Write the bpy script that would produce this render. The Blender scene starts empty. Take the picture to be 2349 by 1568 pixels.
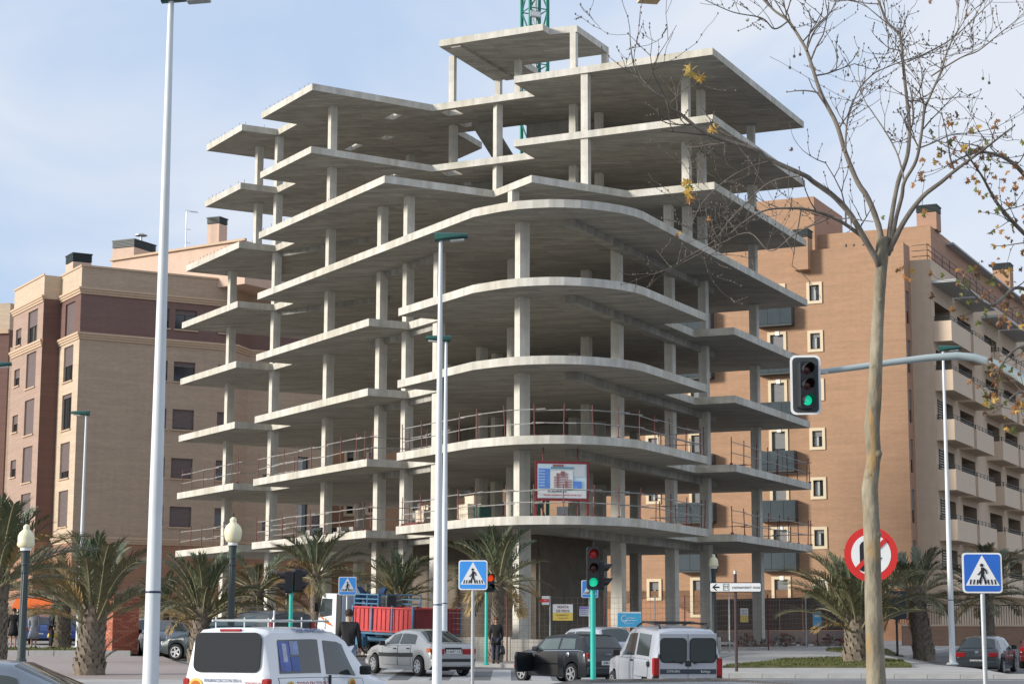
import bpy, bmesh, math, random
from mathutils import Vector, Matrix, noise
from mathutils.geometry import tessellate_polygon
sc = bpy.context.scene
COL = sc.collection
rnd = random.Random(11)
rad = math.radians
# ---------------------------------------------------------------- camera (eye level is z = 0)
FPX = 5375.0 / 2816.0
PITCH, ROLL = rad(8.7262), rad(-0.1639)
cd = bpy.data.cameras.new('camera'); cam = bpy.data.objects.new('camera', cd); COL.objects.link(cam)
cd.sensor_width = 36.0; cd.lens = 36.0 * FPX; cd.clip_start = 0.2; cd.clip_end = 6000
cam.matrix_world = Matrix.Rotation(rad(90) + PITCH, 4, 'X') @ Matrix.Rotation(-ROLL, 4, 'Z')
sc.camera = cam
# ---------------------------------------------------------------- sky, sun, exposure
SUN_EL, SUN_DIR = rad(16), Vector((-0.95, -0.31, 0)).normalized()     # direction towards the sun on plan
w = bpy.data.worlds.new('World'); sc.world = w; w.use_nodes = True
nt = w.node_tree; nt.nodes.clear()
N = nt.nodes.new; LK = nt.links.new
out = N('ShaderNodeOutputWorld'); bg = N('ShaderNodeBackground'); LK(bg.outputs[0], out.inputs[0])
sky = N('ShaderNodeTexSky'); sky.sky_type = 'NISHITA'; sky.sun_disc = False
sky.sun_elevation = SUN_EL; sky.sun_rotation = math.atan2(SUN_DIR.x, SUN_DIR.y)
sky.air_density = 1.0; sky.dust_density = 0.6; sky.ozone_density = 1.6; sky.altitude = 50
tc = N('ShaderNodeTexCoord'); mp = N('ShaderNodeMapping'); LK(tc.outputs['Generated'], mp.inputs[0])
mp.inputs['Scale'].default_value = (1.0, 1.0, 1.5); mp.inputs['Rotation'].default_value = (0.15, 0.25, 0.4)
n1 = N('ShaderNodeTexNoise'); LK(mp.outputs[0], n1.inputs['Vector'])
n1.inputs['Scale'].default_value = 4.6; n1.inputs['Detail'].default_value = 6; n1.inputs['Roughness'].default_value = 0.5
n1.inputs['Distortion'].default_value = 0.5
rp = N('ShaderNodeValToRGB'); LK(n1.outputs['Fac'], rp.inputs[0])
rp.color_ramp.elements[0].position = 0.36; rp.color_ramp.elements[0].color = (0.0, 0.0, 0.0, 1)
rp.color_ramp.elements[1].position = 0.60; rp.color_ramp.elements[1].color = (1, 1, 1, 1)
mr = N('ShaderNodeMapRange'); LK(rp.outputs[0], mr.inputs[0]); mr.inputs[3].default_value = 0.80; mr.inputs[4].default_value = 0.97
mx = N('ShaderNodeMix'); mx.data_type = 'RGBA'; LK(mr.outputs[0], mx.inputs[0]); LK(sky.outputs[0], mx.inputs[6])
veil = N('ShaderNodeMix'); veil.data_type = 'RGBA'; LK(rp.outputs[0], veil.inputs[0])
veil.inputs[6].default_value = (5.25, 6.6, 8.8, 1); veil.inputs[7].default_value = (7.0, 7.45, 8.3, 1)   # thin high cloud
LK(veil.outputs[2], mx.inputs[7])
LK(mx.outputs[2], bg.inputs[0]); bg.inputs[1].default_value = 0.078
sl = bpy.data.lights.new('sun', 'SUN'); so = bpy.data.objects.new('sun', sl); COL.objects.link(so)
sl.energy = 3.3; sl.angle = rad(12); sl.color = (1.0, 0.94, 0.85)
sd = Vector((SUN_DIR.x * math.cos(SUN_EL), SUN_DIR.y * math.cos(SUN_EL), math.sin(SUN_EL)))
so.rotation_euler = sd.to_track_quat('Z', 'Y').to_euler(); so.location = (-60, -30, 60)
vs = sc.view_settings; vs.view_transform = 'Standard'; vs.look = 'None'; vs.gamma = 1.0; vs.use_curve_mapping = False; vs.exposure = 0.54
# ---------------------------------------------------------------- helpers
def at(u, v, y):
    """world point seen at display pixel (u, v) of a 2349 x 1568 view, at depth y"""
    F = FPX * 2349.0
    x0 = (u - 1174.5) / F; y0 = -(v - 784.0) / F
    c, s = math.cos(ROLL), math.sin(ROLL)
    x = x0 * c + y0 * s; q = -x0 * s + y0 * c
    d = Vector((x, math.cos(PITCH) - q * math.sin(PITCH), math.sin(PITCH) + q * math.cos(PITCH)))
    return d * (y / d.y)
GZ = [(-60, -1.75), (0, -1.62), (36, -1.56), (42, -1.5), (46, -1.44), (50, -1.25), (55, -1.15), (60, -1.05), (64, -.96), (70, -.86), (76, -.64), (80, -.5), (84, -.42), (90, -.3), (100, -.15), (130, .2), (200, .7), (700, 4.0), (3000, 16)]
def gz(x, y):
    for (a, za), (b, zb) in zip(GZ, GZ[1:]):
        if y <= b:
            z = za + (zb - za) * (y - a) / (b - a); break
    else: z = GZ[-1][1]
    k = min(1, max(0, (x - 15.5) / 2.0)); k = k * k * (3 - 2 * k)
    f = min(1, max(0, (y - 60) / 8)) * min(1, max(0, (110 - y) / 20))
    return z - 0.42 * k * f
class MB:
    def __init__(s): s.v = []; s.f = []; s.m = []
    def add(s, vs_, fs, mi=0):
        o = len(s.v); s.v += [tuple(v) for v in vs_]
        for f in fs: s.f.append([i + o for i in f]); s.m.append(mi)
    def box(s, c, d, rz=0.0, mi=0, M=None):
        a, b, h = d[0] / 2, d[1] / 2, d[2] / 2
        vs_ = [Vector((x, y, z)) for z in (-h, h) for x, y in ((-a, -b), (a, -b), (a, b), (-a, b))]
        m = M if M is not None else Matrix.Rotation(rz, 3, 'Z')
        c = Vector(c)
        s.add([c + m @ v for v in vs_], [(3, 2, 1, 0), (4, 5, 6, 7), (0, 1, 5, 4), (1, 2, 6, 5), (2, 3, 7, 6), (3, 0, 4, 7)], mi)
    def bar(s, p, q, w_, h_=None, mi=0, up=(0, 0, 1)):
        p, q = Vector(p), Vector(q); d = q - p; L = d.length
        if L < 1e-6: return
        d /= L; u = Vector(up)
        if abs(d.dot(u)) > .98: u = Vector((1, 0, 0))
        r = d.cross(u).normalized(); u = r.cross(d)
        M = Matrix((d, r, u)).transposed()
        s.box((p + q) / 2, (L, w_, h_ or w_), 0, mi, M)
    def tube(s, pts, rs, n=8, mi=0, cap=True):
        pts = [Vector(p) for p in pts]
        if not hasattr(rs, '__len__'): rs = [rs] * len(pts)
        o = len(s.v); prev = None
        for i, p in enumerate(pts):
            d = (pts[min(i + 1, len(pts) - 1)] - pts[max(i - 1, 0)])
            d = d.normalized() if d.length > 1e-9 else Vector((0, 0, 1))
            if prev is None:
                a = Vector((0, 0, 1)) if abs(d.z) < .9 else Vector((1, 0, 0)); r = d.cross(a).normalized()
            else:
                r = prev - d * prev.dot(d); r = r.normalized() if r.length > 1e-6 else d.orthogonal().normalized()
            prev = r; u = d.cross(r)
            for k in range(n):
                t = 2 * math.pi * k / n
                s.v.append(tuple(p + (r * math.cos(t) + u * math.sin(t)) * rs[i]))
        for i in range(len(pts) - 1):
            for k in range(n):
                a, b = o + i * n + k, o + i * n + (k + 1) % n
                s.f.append([a, b, b + n, a + n]); s.m.append(mi)
        if cap:
            s.f.append([o + k for k in reversed(range(n))]); s.m.append(mi)
            e = o + (len(pts) - 1) * n; s.f.append([e + k for k in range(n)]); s.m.append(mi)
    def lathe(s, prof, c=(0, 0, 0), n=16, mi=0):
        o = len(s.v); c = Vector(c)
        for r, z in prof:
            for k in range(n):
                t = 2 * math.pi * k / n; s.v.append(tuple(c + Vector((r * math.cos(t), r * math.sin(t), z))))
        for i in range(len(prof) - 1):
            for k in range(n):
                a, b = o + i * n + k, o + i * n + (k + 1) % n
                s.f.append([a, b, b + n, a + n]); s.m.append(mi)
        s.f.append([o + k for k in reversed(range(n))]); s.m.append(mi)
        e = o + (len(prof) - 1) * n; s.f.append([e + k for k in range(n)]); s.m.append(mi)
    def prism(s, poly, z0, z1, holes=(), mt=0, mb_=0, ms=0):
        loops = [list(poly)] + [list(h) for h in holes]
        tris = tessellate_polygon([[Vector((p[0], p[1], 0)) for p in l] for l in loops])
        flat = [p for l in loops for p in l]; o = len(s.v); n = len(flat)
        s.v += [(p[0], p[1], z0) for p in flat] + [(p[0], p[1], z1) for p in flat]
        for t in tris:
            a, b, c = [flat[i] for i in t]
            cr = (b[0] - a[0]) * (c[1] - a[1]) - (b[1] - a[1]) * (c[0] - a[0])
            t = list(t) if cr > 0 else list(reversed(t))
            s.f.append([o + n + i for i in t]); s.m.append(mt)
            s.f.append([o + i for i in reversed(t)]); s.m.append(mb_)
        k = 0
        for li, l in enumerate(loops):
            ar = sum(l[i][0] * l[(i + 1) % len(l)][1] - l[(i + 1) % len(l)][0] * l[i][1] for i in range(len(l)))
            ccw = ar > 0
            for i in range(len(l)):
                a, b = o + k + i, o + k + (i + 1) % len(l)
                q = [a, b, b + n, a + n]
                if ccw != (li == 0): q.reverse()
                s.f.append(q); s.m.append(ms)
            k += len(l)
    def mesh(s, name, mats, smooth=False):
        me = bpy.data.meshes.new(name); me.from_pydata(s.v, [], s.f)
        if not isinstance(mats, (list, tuple)): mats = [mats]
        for m in mats: me.materials.append(m)
        if len(mats) > 1: me.polygons.foreach_set('material_index', s.m)
        if smooth: me.polygons.foreach_set('use_smooth', [True] * len(me.polygons))
        me.update(); return me
    def obj(s, name, mats, parent=None, smooth=False, loc=None, rz=0, **kw):
        return link(s.mesh(name, mats, smooth), name, parent, loc, rz, **kw)
def link(me, name, parent=None, loc=None, rz=0, label=None, cat=None, group=None, kind=None):
    o = bpy.data.objects.new(name, me); COL.objects.link(o)
    if parent is not None: o.parent = parent
    if loc is not None: o.location = loc
    if rz: o.rotation_euler.z = rz
    tag(o, label, cat, group, kind); return o
def tag(o, label=None, cat=None, group=None, kind=None):
    if label: o['label'] = label
    if cat: o['category'] = cat
    if group: o['group'] = group
    if kind: o['kind'] = kind
    return o
def thing(name, label, cat, loc=(0, 0, 0), rz=0, group=None):
    o = link(None, name, None, loc, rz, label, cat, group); o.empty_display_size = .3; return o
def smooth_angle(o, a=40):
    me = o.data; me.polygons.foreach_set('use_smooth', [True] * len(me.polygons))
    try: me.set_sharp_from_angle(angle=rad(a))
    except Exception: pass
def bevel(o, wd, seg=2):
    m = o.modifiers.new('bevel', 'BEVEL'); m.width = wd; m.segments = seg; m.limit_method = 'ANGLE'; m.angle_limit = rad(35); return o
def rrect(w_, h_, r, n=5):
    pts = []
    for cx, cy, a0 in ((w_ / 2 - r, h_ / 2 - r, 0), (-w_ / 2 + r, h_ / 2 - r, 90), (-w_ / 2 + r, -h_ / 2 + r, 180), (w_ / 2 - r, -h_ / 2 + r, 270)):
        for i in range(n + 1):
            t = rad(a0 + 90 * i / n); pts.append((cx + r * math.cos(t), cy + r * math.sin(t)))
    return pts
def plate(mb, poly, y0, y1, mi=0, cx=0, cz=0):
    """flat plate in the local xz plane, front face at y0 (towards -y)"""
    o = len(mb.v); n = len(poly)
    tmp = MB(); tmp.prism(poly, -y1, -y0, mt=mi, mb_=mi, ms=mi)
    mb.add([(v[0] + cx, -v[2], v[1] + cz) for v in tmp.v], tmp.f, mi)
def text(s, size, parent, loc, m, rz=0, rx=90, name='lettering', align='CENTER', sx=1.0):
    c = bpy.data.curves.new(name, 'FONT'); c.body = s; c.size = size; c.align_x = align; c.align_y = 'CENTER'; c.extrude = .002; c.resolution_u = 2
    c.materials.append(m); tmp = bpy.data.objects.new(name, c); me = bpy.data.meshes.new_from_object(tmp); bpy.data.objects.remove(tmp)
    if not me.materials: me.materials.append(m)
    o = link(me, name, parent)
    o.location = loc; o.rotation_euler = (rad(rx), 0, rz); o.scale = (sx, 1, 1); return o
# ---------------------------------------------------------------- materials
MATS = {}
def mk(name, col, rough=.75, var=.12, scale=3.0, bump=0.0, bscale=None, metal=0.0, spec=.5, coat=0.0, streak=0.0, alpha=None, emit=0.0, trans=0.0, col2=None, warp=None):
    m = bpy.data.materials.new(name); m.use_nodes = True; t = m.node_tree; b = t.nodes['Principled BSDF']
    b.inputs['Roughness'].default_value = rough; b.inputs['Metallic'].default_value = metal
    b.inputs['Specular IOR Level'].default_value = spec
    if coat: b.inputs['Coat Weight'].default_value = coat; b.inputs['Coat Roughness'].default_value = .05
    if trans: b.inputs['Transmission Weight'].default_value = trans
    b.inputs['Base Color'].default_value = (*col, 1)
    if emit: b.inputs['Emission Color'].default_value = (*col, 1); b.inputs['Emission Strength'].default_value = emit
    if var or bump:
        tcn = t.nodes.new('ShaderNodeTexCoord'); mpn = t.nodes.new('ShaderNodeMapping'); t.links.new(tcn.outputs['Object'], mpn.inputs[0])
        if warp: mpn.inputs['Scale'].default_value = warp
        nz = t.nodes.new('ShaderNodeTexNoise'); nz.inputs['Scale'].default_value = scale; nz.inputs['Detail'].default_value = 7; nz.inputs['Roughness'].default_value = .6
        t.links.new(mpn.outputs[0], nz.inputs['Vector'])
        if var:
            cr = t.nodes.new('ShaderNodeValToRGB'); t.links.new(nz.outputs['Fac'], cr.inputs[0])
            c2 = col2 or tuple(min(1, c * (1 + var)) for c in col)
            cr.color_ramp.elements[0].position = .3; cr.color_ramp.elements[1].position = .7
            cr.color_ramp.elements[0].color = (*[c * (1 - var) for c in col], 1); cr.color_ramp.elements[1].color = (*c2, 1)
            last = cr.outputs[0]
            if streak:
                mp2 = t.nodes.new('ShaderNodeMapping'); t.links.new(tcn.outputs['Object'], mp2.inputs[0]); mp2.inputs['Scale'].default_value = (2.2, 2.2, .12)
                n2 = t.nodes.new('ShaderNodeTexNoise'); n2.inputs['Scale'].default_value = 1.6; n2.inputs['Detail'].default_value = 5; t.links.new(mp2.outputs[0], n2.inputs['Vector'])
                c3 = t.nodes.new('ShaderNodeValToRGB'); t.links.new(n2.outputs['Fac'], c3.inputs[0])
                c3.color_ramp.elements[0].position = .33; c3.color_ramp.elements[1].position = .62
                c3.color_ramp.elements[0].color = (1 - streak, 1 - streak, 1 - streak * 1.1, 1); c3.color_ramp.elements[1].color = (1, 1, 1, 1)
                mm = t.nodes.new('ShaderNodeMix'); mm.data_type = 'RGBA'; mm.blend_type = 'MULTIPLY'; mm.inputs[0].default_value = 1
                t.links.new(last, mm.inputs[6]); t.links.new(c3.outputs[0], mm.inputs[7]); last = mm.outputs[2]
            t.links.new(last, b.inputs['Base Color'])
        if bump:
            bn = t.nodes.new('ShaderNodeBump'); bn.inputs['Strength'].default_value = bump; bn.inputs['Distance'].default_value = .02
            nb = nz
            if bscale:
                nb = t.nodes.new('ShaderNodeTexNoise'); nb.inputs['Scale'].default_value = bscale; nb.inputs['Detail'].default_value = 4; t.links.new(mpn.outputs[0], nb.inputs['Vector'])
            t.links.new(nb.outputs['Fac'], bn.inputs['Height']); t.links.new(bn.outputs[0], b.inputs['Normal'])
    MATS[name] = m; return m
def mk_brick(name, c1, c2, mortar, scale=1.0, rough=.85, rot=0.0, bw=.26, rh=.075, ms=.012):
    """brick courses for walls too far off to tell the bricks apart"""
    m = mk(name, c1, rough, .09, 1.1, streak=.04, warp=(.35, .35, 4.0)); t = m.node_tree; b = t.nodes['Principled BSDF']
    g = t.nodes.new('ShaderNodeNewGeometry'); sp = t.nodes.new('ShaderNodeSeparateXYZ'); t.links.new(g.outputs['Position'], sp.inputs[0])
    ma = t.nodes.new('ShaderNodeMath'); ma.operation = 'MULTIPLY'; ma.inputs[1].default_value = math.cos(rot); t.links.new(sp.outputs[0], ma.inputs[0])
    mb2 = t.nodes.new('ShaderNodeMath'); mb2.operation = 'MULTIPLY_ADD'; mb2.inputs[1].default_value = math.sin(rot); t.links.new(sp.outputs[1], mb2.inputs[0]); t.links.new(ma.outputs[0], mb2.inputs[2])
    cb = t.nodes.new('ShaderNodeCombineXYZ'); t.links.new(mb2.outputs[0], cb.inputs[0]); t.links.new(sp.outputs[2], cb.inputs[1])
    br = t.nodes.new('ShaderNodeTexBrick'); t.links.new(cb.outputs[0], br.inputs['Vector'])
    br.inputs['Scale'].default_value = scale; br.inputs['Mortar Size'].default_value = ms; br.inputs['Brick Width'].default_value = bw; br.inputs['Row Height'].default_value = rh
    br.inputs['Color1'].default_value = (*[.92] * 3, 1); br.inputs['Color2'].default_value = (*[1.06] * 3, 1); br.inputs['Mortar'].default_value = (*[a / max(.01, c) for a, c in zip(mortar, c1)], 1)
    src = b.inputs['Base Color'].links[0].from_socket
    mm = t.nodes.new('ShaderNodeMix'); mm.data_type = 'RGBA'; mm.blend_type = 'MULTIPLY'; mm.inputs[0].default_value = 1; mm.clamp_result = False
    t.links.new(src, mm.inputs[6]); t.links.new(br.outputs['Color'], mm.inputs[7]); t.links.new(mm.outputs[2], b.inputs['Base Color'])
    return m
concrete = mk('concrete', (.56, .535, .475), .85, .15, 1.3, bump=.25, bscale=18, streak=.22)
col_conc = mk('column_concrete', (.60, .572, .505), .85, .12, 2.0, bump=.2, bscale=14, streak=.18)
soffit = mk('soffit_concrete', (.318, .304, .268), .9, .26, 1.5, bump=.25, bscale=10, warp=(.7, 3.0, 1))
def boards(m, ang, bw, rh, lo, hi, joint):
    t = m.node_tree; b = t.nodes['Principled BSDF']; g = t.nodes.new('ShaderNodeNewGeometry'); mp = t.nodes.new('ShaderNodeMapping'); mp.inputs['Rotation'].default_value = (0, 0, ang); t.links.new(g.outputs['Position'], mp.inputs[0])
    br = t.nodes.new('ShaderNodeTexBrick'); t.links.new(mp.outputs[0], br.inputs['Vector']); br.inputs['Scale'].default_value = 1; br.inputs['Brick Width'].default_value = bw; br.inputs['Row Height'].default_value = rh; br.inputs['Mortar Size'].default_value = .012
    br.inputs['Color1'].default_value = (lo, lo, lo, 1); br.inputs['Color2'].default_value = (hi, hi, hi, 1); br.inputs['Mortar'].default_value = (joint, joint, joint, 1)
    src = b.inputs['Base Color'].links[0].from_socket; mm = t.nodes.new('ShaderNodeMix'); mm.data_type = 'RGBA'; mm.blend_type = 'MULTIPLY'; mm.inputs[0].default_value = 1; mm.clamp_result = False
    t.links.new(src, mm.inputs[6]); t.links.new(br.outputs['Color'], mm.inputs[7]); t.links.new(mm.outputs[2], b.inputs['Base Color'])
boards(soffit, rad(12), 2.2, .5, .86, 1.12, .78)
def patches(m, sc_, lo):
    t = m.node_tree; b = t.nodes['Principled BSDF']; g = t.nodes.new('ShaderNodeNewGeometry'); mp = t.nodes.new('ShaderNodeMapping'); mp.inputs['Scale'].default_value = (1, 1, .06); t.links.new(g.outputs['Position'], mp.inputs[0])
    nz = t.nodes.new('ShaderNodeTexNoise'); nz.inputs['Scale'].default_value = sc_; nz.inputs['Detail'].default_value = 1; t.links.new(mp.outputs[0], nz.inputs['Vector'])
    cr = t.nodes.new('ShaderNodeValToRGB'); cr.color_ramp.elements[0].position = .44; cr.color_ramp.elements[1].position = .47; cr.color_ramp.elements[0].color = (lo, lo * .98, lo * .93, 1); cr.color_ramp.elements[1].color = (1, 1, 1, 1); t.links.new(nz.outputs['Fac'], cr.inputs[0])
    src = b.inputs['Base Color'].links[0].from_socket; mm = t.nodes.new('ShaderNodeMix'); mm.data_type = 'RGBA'; mm.blend_type = 'MULTIPLY'; mm.inputs[0].default_value = 1
    t.links.new(src, mm.inputs[6]); t.links.new(cr.outputs[0], mm.inputs[7]); t.links.new(mm.outputs[2], b.inputs['Base Color'])
patches(concrete, .30, .93)
topconc = mk('slab_top', (.42, .40, .36), .9, .15, 1.0)
white_steel = mk('white_painted_steel', (.70, .73, .75), .38, .06, 2.0, streak=.16)
green_lamp = mk('lamp_green', (.012, .075, .06), .35, .1, 4)
lamp_glass = mk('lamp_glass', (.5, .52, .5), .2, 0)
turq = mk('turquoise_paint', (.03, .50, .40), .4, .07, 3)
blackp = mk('black_plastic', (.012, .012, .014), .42, .1, 6)
darkgrey = mk('dark_grey_paint', (.03, .04, .042), .45, .15, 4)
white = mk('white_paint', (.78, .78, .76), .5, .04, 3)
galv = mk('galvanised_steel', (.42, .44, .44), .45, .12, 6, metal=.35)
signblue = mk('sign_blue', (.02, .13, .52), .35, .04, 3)
signblue2 = mk('sign_bright_blue', (.05, .30, .78), .35, .04, 3)
signred = mk('sign_red', (.62, .025, .02), .35, .04, 3)
signblack = mk('sign_black', (.012, .012, .014), .5, 0)
globe = mk('globe_cream', (.80, .74, .50), .35, .04, 3)
rust = mk('rusty_red_steel', (.14, .022, .022), .6, .25, 8)
asphalt = mk('asphalt', (.165, .165, .165), .9, .22, .4, bump=.25, bscale=70)
pave = mk('pavement', (.42, .40, .37), .9, .16, .5, bump=.15, bscale=40)
kerbm = mk('kerb_stone', (.42, .40, .38), .85, .08, 3)
paintw = mk('road_marking', (.40, .40, .39), .85, .22, 2.5)
grassm = mk('grass_blade', (.085, .115, .025), .9, .35, 1.5, col2=(.15, .15, .05))
earth = mk('earth', (.20, .17, .10), .95, .25, 1.5)
glass = mk('window_glass', (.02, .026, .03), .08, 0, spec=.9)
carglass = mk('car_glass', (.035, .045, .045), .06, 0, spec=.8)
tyre = mk('tyre_rubber', (.012, .012, .012), .85, .1, 8)
alloy = mk('wheel_alloy', (.5, .51, .52), .3, .05, 8, metal=.7)
tailred = mk('tail_lamp_red', (.32, .012, .012), .2, 0)
chrome = mk('chrome', (.7, .7, .7), .15, 0, metal=1)
skin = mk('skin', (.42, .24, .17), .6, .08, 20)
# ---------------------------------------------------------------- ground, road, pavements, lawns
def drape(name, poly, h, m, skirt=.3, mside=None, kind='structure', step=2.0):
    bm = bmesh.new(); vs_ = [bm.verts.new((x, y, 0)) for x, y in poly]; bm.faces.new(vs_)
    ys = [y for y, _ in GZ] + [66, 68, 72, 74, 78, 82, 105, 110]
    for y in sorted(set(ys)):
        g = bm.verts[:] + bm.edges[:] + bm.faces[:]; bmesh.ops.bisect_plane(bm, geom=g, plane_co=(0, y, 0), plane_no=(0, 1, 0))
    for x in (15.5, 16.0, 16.5, 17, 17.5):
        g = bm.verts[:] + bm.edges[:] + bm.faces[:]; bmesh.ops.bisect_plane(bm, geom=g, plane_co=(x, 0, 0), plane_no=(1, 0, 0))
    for v in bm.verts: v.co.z = gz(v.co.x, v.co.y) + h
    for f in bm.faces:
        f.normal_update()
        if f.normal.z < 0: f.normal_flip()
    if skirt:
        be = [e for e in bm.edges if e.is_boundary]
        r = bmesh.ops.extrude_edge_only(bm, edges=be)
        for v in [g for g in r['geom'] if isinstance(g, bmesh.types.BMVert)]: v.co.z -= skirt
        for f in [g for g in r['geom'] if isinstance(g, bmesh.types.BMFace)]: f.material_index = 1
        bmesh.ops.recalc_face_normals(bm, faces=bm.faces)
    me = bpy.data.meshes.new(name); bm.to_mesh(me); bm.free(); me.materials.append(m); me.materials.append(mside or kerbm)
    return link(me, name, kind=kind)
drape('ground', [(-900, -60), (900, -60), (900, 2900), (-900, 2900)], -.25, earth, 0)
drape('road', [(-300, -50), (300, -50), (300, 160), (-300, 160)], 0, asphalt, 0)
# traffic island the slim lamp post stands on
drape('traffic_island', [(-40, 44.3), (1.0, 44.3), (2.2, 45.2), (2.2, 46.6), (1.0, 48.2), (-40, 48.2)], .42, pave, .5)
# pavement round the building site (rounded kerb at the corner)
site_pv = [(-46, 138), (-25, 112), (-7.5, 83.2), (-3.2, 73.5), (-1.6, 70.2), (.6, 68.6), (3.2, 68.9), (5.0, 70.2), (7.2, 74), (16, 93.0), (40, 140)]
drape('pavement', site_pv, .13, pave, .35)
drape('pavement', [(4.6, 60.2), (15.2, 60.2), (15.4, 66), (14.6, 73), (14.8, 84), (26, 108), (60, 150), (44, 150), (19, 101), (9.6, 80), (5.2, 66)], .125, pave, .35)
drape('pavement', [(-70, 52), (-8.6, 52), (-9.4, 62), (-13.2, 75.0), (-70, 75.0)], .12, mk('pink_paving', (.36, .30, .275), .9, .10, 2.5), .35)
drape('pavement', [(-90, 83.4), (-16.6, 83.4), (-17.4, 88.5), (-90, 88.5)], .14, pave, .35)
drape('pavement', [(-110, 104), (-24, 104), (-30, 116), (-110, 116)], .14, pave, .35)
rk = [o for o in COL.objects if o.name.startswith('pavement')][1]
mb = MB(); mb.box((0, 0, 0), (.985, .16, .30)); ks = mb.mesh('kerb_stone', mk('kerb_stone_pale', (.47, .46, .43), .9, .14, 2.5))
for i in range(11): link(ks, 'kerb_stone', rk, (5.1 + i, 60.10, gz(5, 60.1) - .005 + .002 * (i % 3)))
for i, (x0, x1, y0, y1) in enumerate([(-.6, 0.0, 57.5, 66.5), (.6, 1.2, 57.5, 66.8), (1.8, 2.4, 57.5, 67), (-1.8, -1.2, 57.5, 66.8), (-3.0, -2.4, 57.5, 68), (-4.2, -3.6, 57.5, 68)]):
    drape('crossing_stripe', [(x0, y0), (x1, y0), (x1, y1), (x0, y1)], .004, paintw, 0)
drape('road_line', [(4.0, 58.6), (30, 58.6), (30, 58.9), (4.0, 58.9)], .004, paintw, 0)
drape('road_line', [(-40, 49.2), (2.5, 49.2), (2.5, 49.35), (-40, 49.35)], .004, paintw, 0)
lawnm = mk('lawn_soil', (.10, .12, .035), .95, .35, 2.0, col2=(.20, .17, .075))
def lawn(poly, n, seed):
    drape('lawn', poly, .20, lawnm, .3, lawnm)
    r = random.Random(seed); mb = MB()
    xs = [p[0] for p in poly]; ys = [p[1] for p in poly]
    def inside(x, y):
        c = False
        for i in range(len(poly)):
            (x1, y1), (x2, y2) = poly[i - 1], poly[i]
            if (y1 > y) != (y2 > y) and x < (x2 - x1) * (y - y1) / (y2 - y1) + x1: c = not c
        return c
    k = 0
    while k < n:
        x, y = r.uniform(min(xs), max(xs)), r.uniform(min(ys), max(ys))
        if not inside(x, y): continue
        k += 1; z = gz(x, y) + .195; h = r.uniform(.03, .10); a = r.uniform(0, 6.28); dx, dy = math.cos(a) * .02, math.sin(a) * .02
        mb.add([(x - dx, y - dy, z), (x + dx, y + dy, z), (x + r.uniform(-.05, .05), y + r.uniform(-.05, .05), z + h)], [(0, 1, 2)])
    mb.obj('grass', grassm, kind='stuff')
lawn([(7.0, 65.5), (13.4, 66.2), (14.2, 72), (13.0, 74.5), (10.0, 72.5)], 9000, 1)
lawn([(13.6, 78.5), (14.4, 79.5), (17.5, 88), (15.6, 88.5), (13.2, 83)], 4000, 2)
lawn([(-44, 76.2), (-14.6, 76.2), (-15.4, 81), (-44, 81.4)], 14000, 3)
kb = MB()
mbk = MB()
x = -44.0
while x < -14.8:
    mbk.box((x + .48, 76.05, gz(x, 76) + .14), (.95, .16, .30)); x += .98
mbk.obj('kerb', kerbm, kind='structure')
# ---------------------------------------------------------------- the concrete frame of the unfinished block
APEX = Vector((2.02721593, 68.23898201)); uL = Vector((-0.49950523, 0.86631087)); nL = Vector((-0.86631087, -0.49950523))
uR = Vector((0.42865645, 0.90346757)); nR = Vector((0.90346757, -0.42865645))
def PL(a, o=0.0): p = APEX + uL * a + nL * o; return (p.x, p.y)
def PR(a, o=0.0): p = APEX + uR * a + nR * o; return (p.x, p.y)
AL, AR = math.atan2(uL.y, uL.x), math.atan2(uR.y, uR.x)
Z1, FL, TH = 4.324, 3.0, .32
def zb(k): return Z1 + FL * (k - 1)
curve = [PL(7.1, .0), (-1.02, 73.92), (-.39, 73.36), (.2, 72.98), (.79, 72.78), (1.4, 72.66), (1.97, 72.66), (2.6, 72.78), (3.17, 73.0), (3.7, 73.3), (4.2, 73.66), (4.75, 74.2), PR(7.2, .0)]
A_, B_, C_, D_, A2 = PL(39.0), PL(31.25), PL(31.25, -1.93), PL(28.8, -1.93), PL(28.72)
F_ = PR(29.1)
rear = [PR(29.1, -12.4), PR(22.8, -12.4), PR(22.8, -16.2), PL(28.3, -12.15), PL(39.0, -12.15)]
low = [A_, B_, C_, D_, A2, PL(16.3), PL(16.3, -1.9), PL(13.4, -1.9), PL(13.4, .05)] + curve + [PR(14.05, .1), PR(14.05, -1.8), PR(17.95, -1.85), PR(17.95), F_] + rear
l5 = [A_, B_, C_, D_, A2] + curve + [F_] + rear
l6 = [PL(38.65), B_, C_, D_, A2, PL(15.05, -.05), PL(15.1, -5.4), PL(11.8, -5.4), PL(12.14, -10.53), PR(15.59), F_] + rear[:-1] + [PL(38.65, -12.15)]
l78 = [PL(36.1), B_, C_, D_, A2, PL(22.8, -.05), PL(23.2, -6.57), PR(18.32, -9.79), PR(15.93, -9.74), PR(15.59), F_] + rear[:-1] + [PL(36.1, -12.15)]
l9 = [PR(18.08, -14.77), PR(17.87, -9.17), PR(18.62, -9.16), PR(18.75, -7.81), PR(22.59, -7.79), PR(22.6, -12.4), PR(24.45, -12.42), PR(24.48, -14.89)]
def quadhole(c, a, b, u, v): c = Vector(c); u = u * a; v = v * b; return [tuple(c - u - v), tuple(c + u - v), tuple(c + u + v), tuple(c - u + v)]
h1 = quadhole((-2.95, 91.95), .42, .42, uR, nR); h2 = quadhole((-2.08, 94.1), .30, .5, uR, nR)
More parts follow.
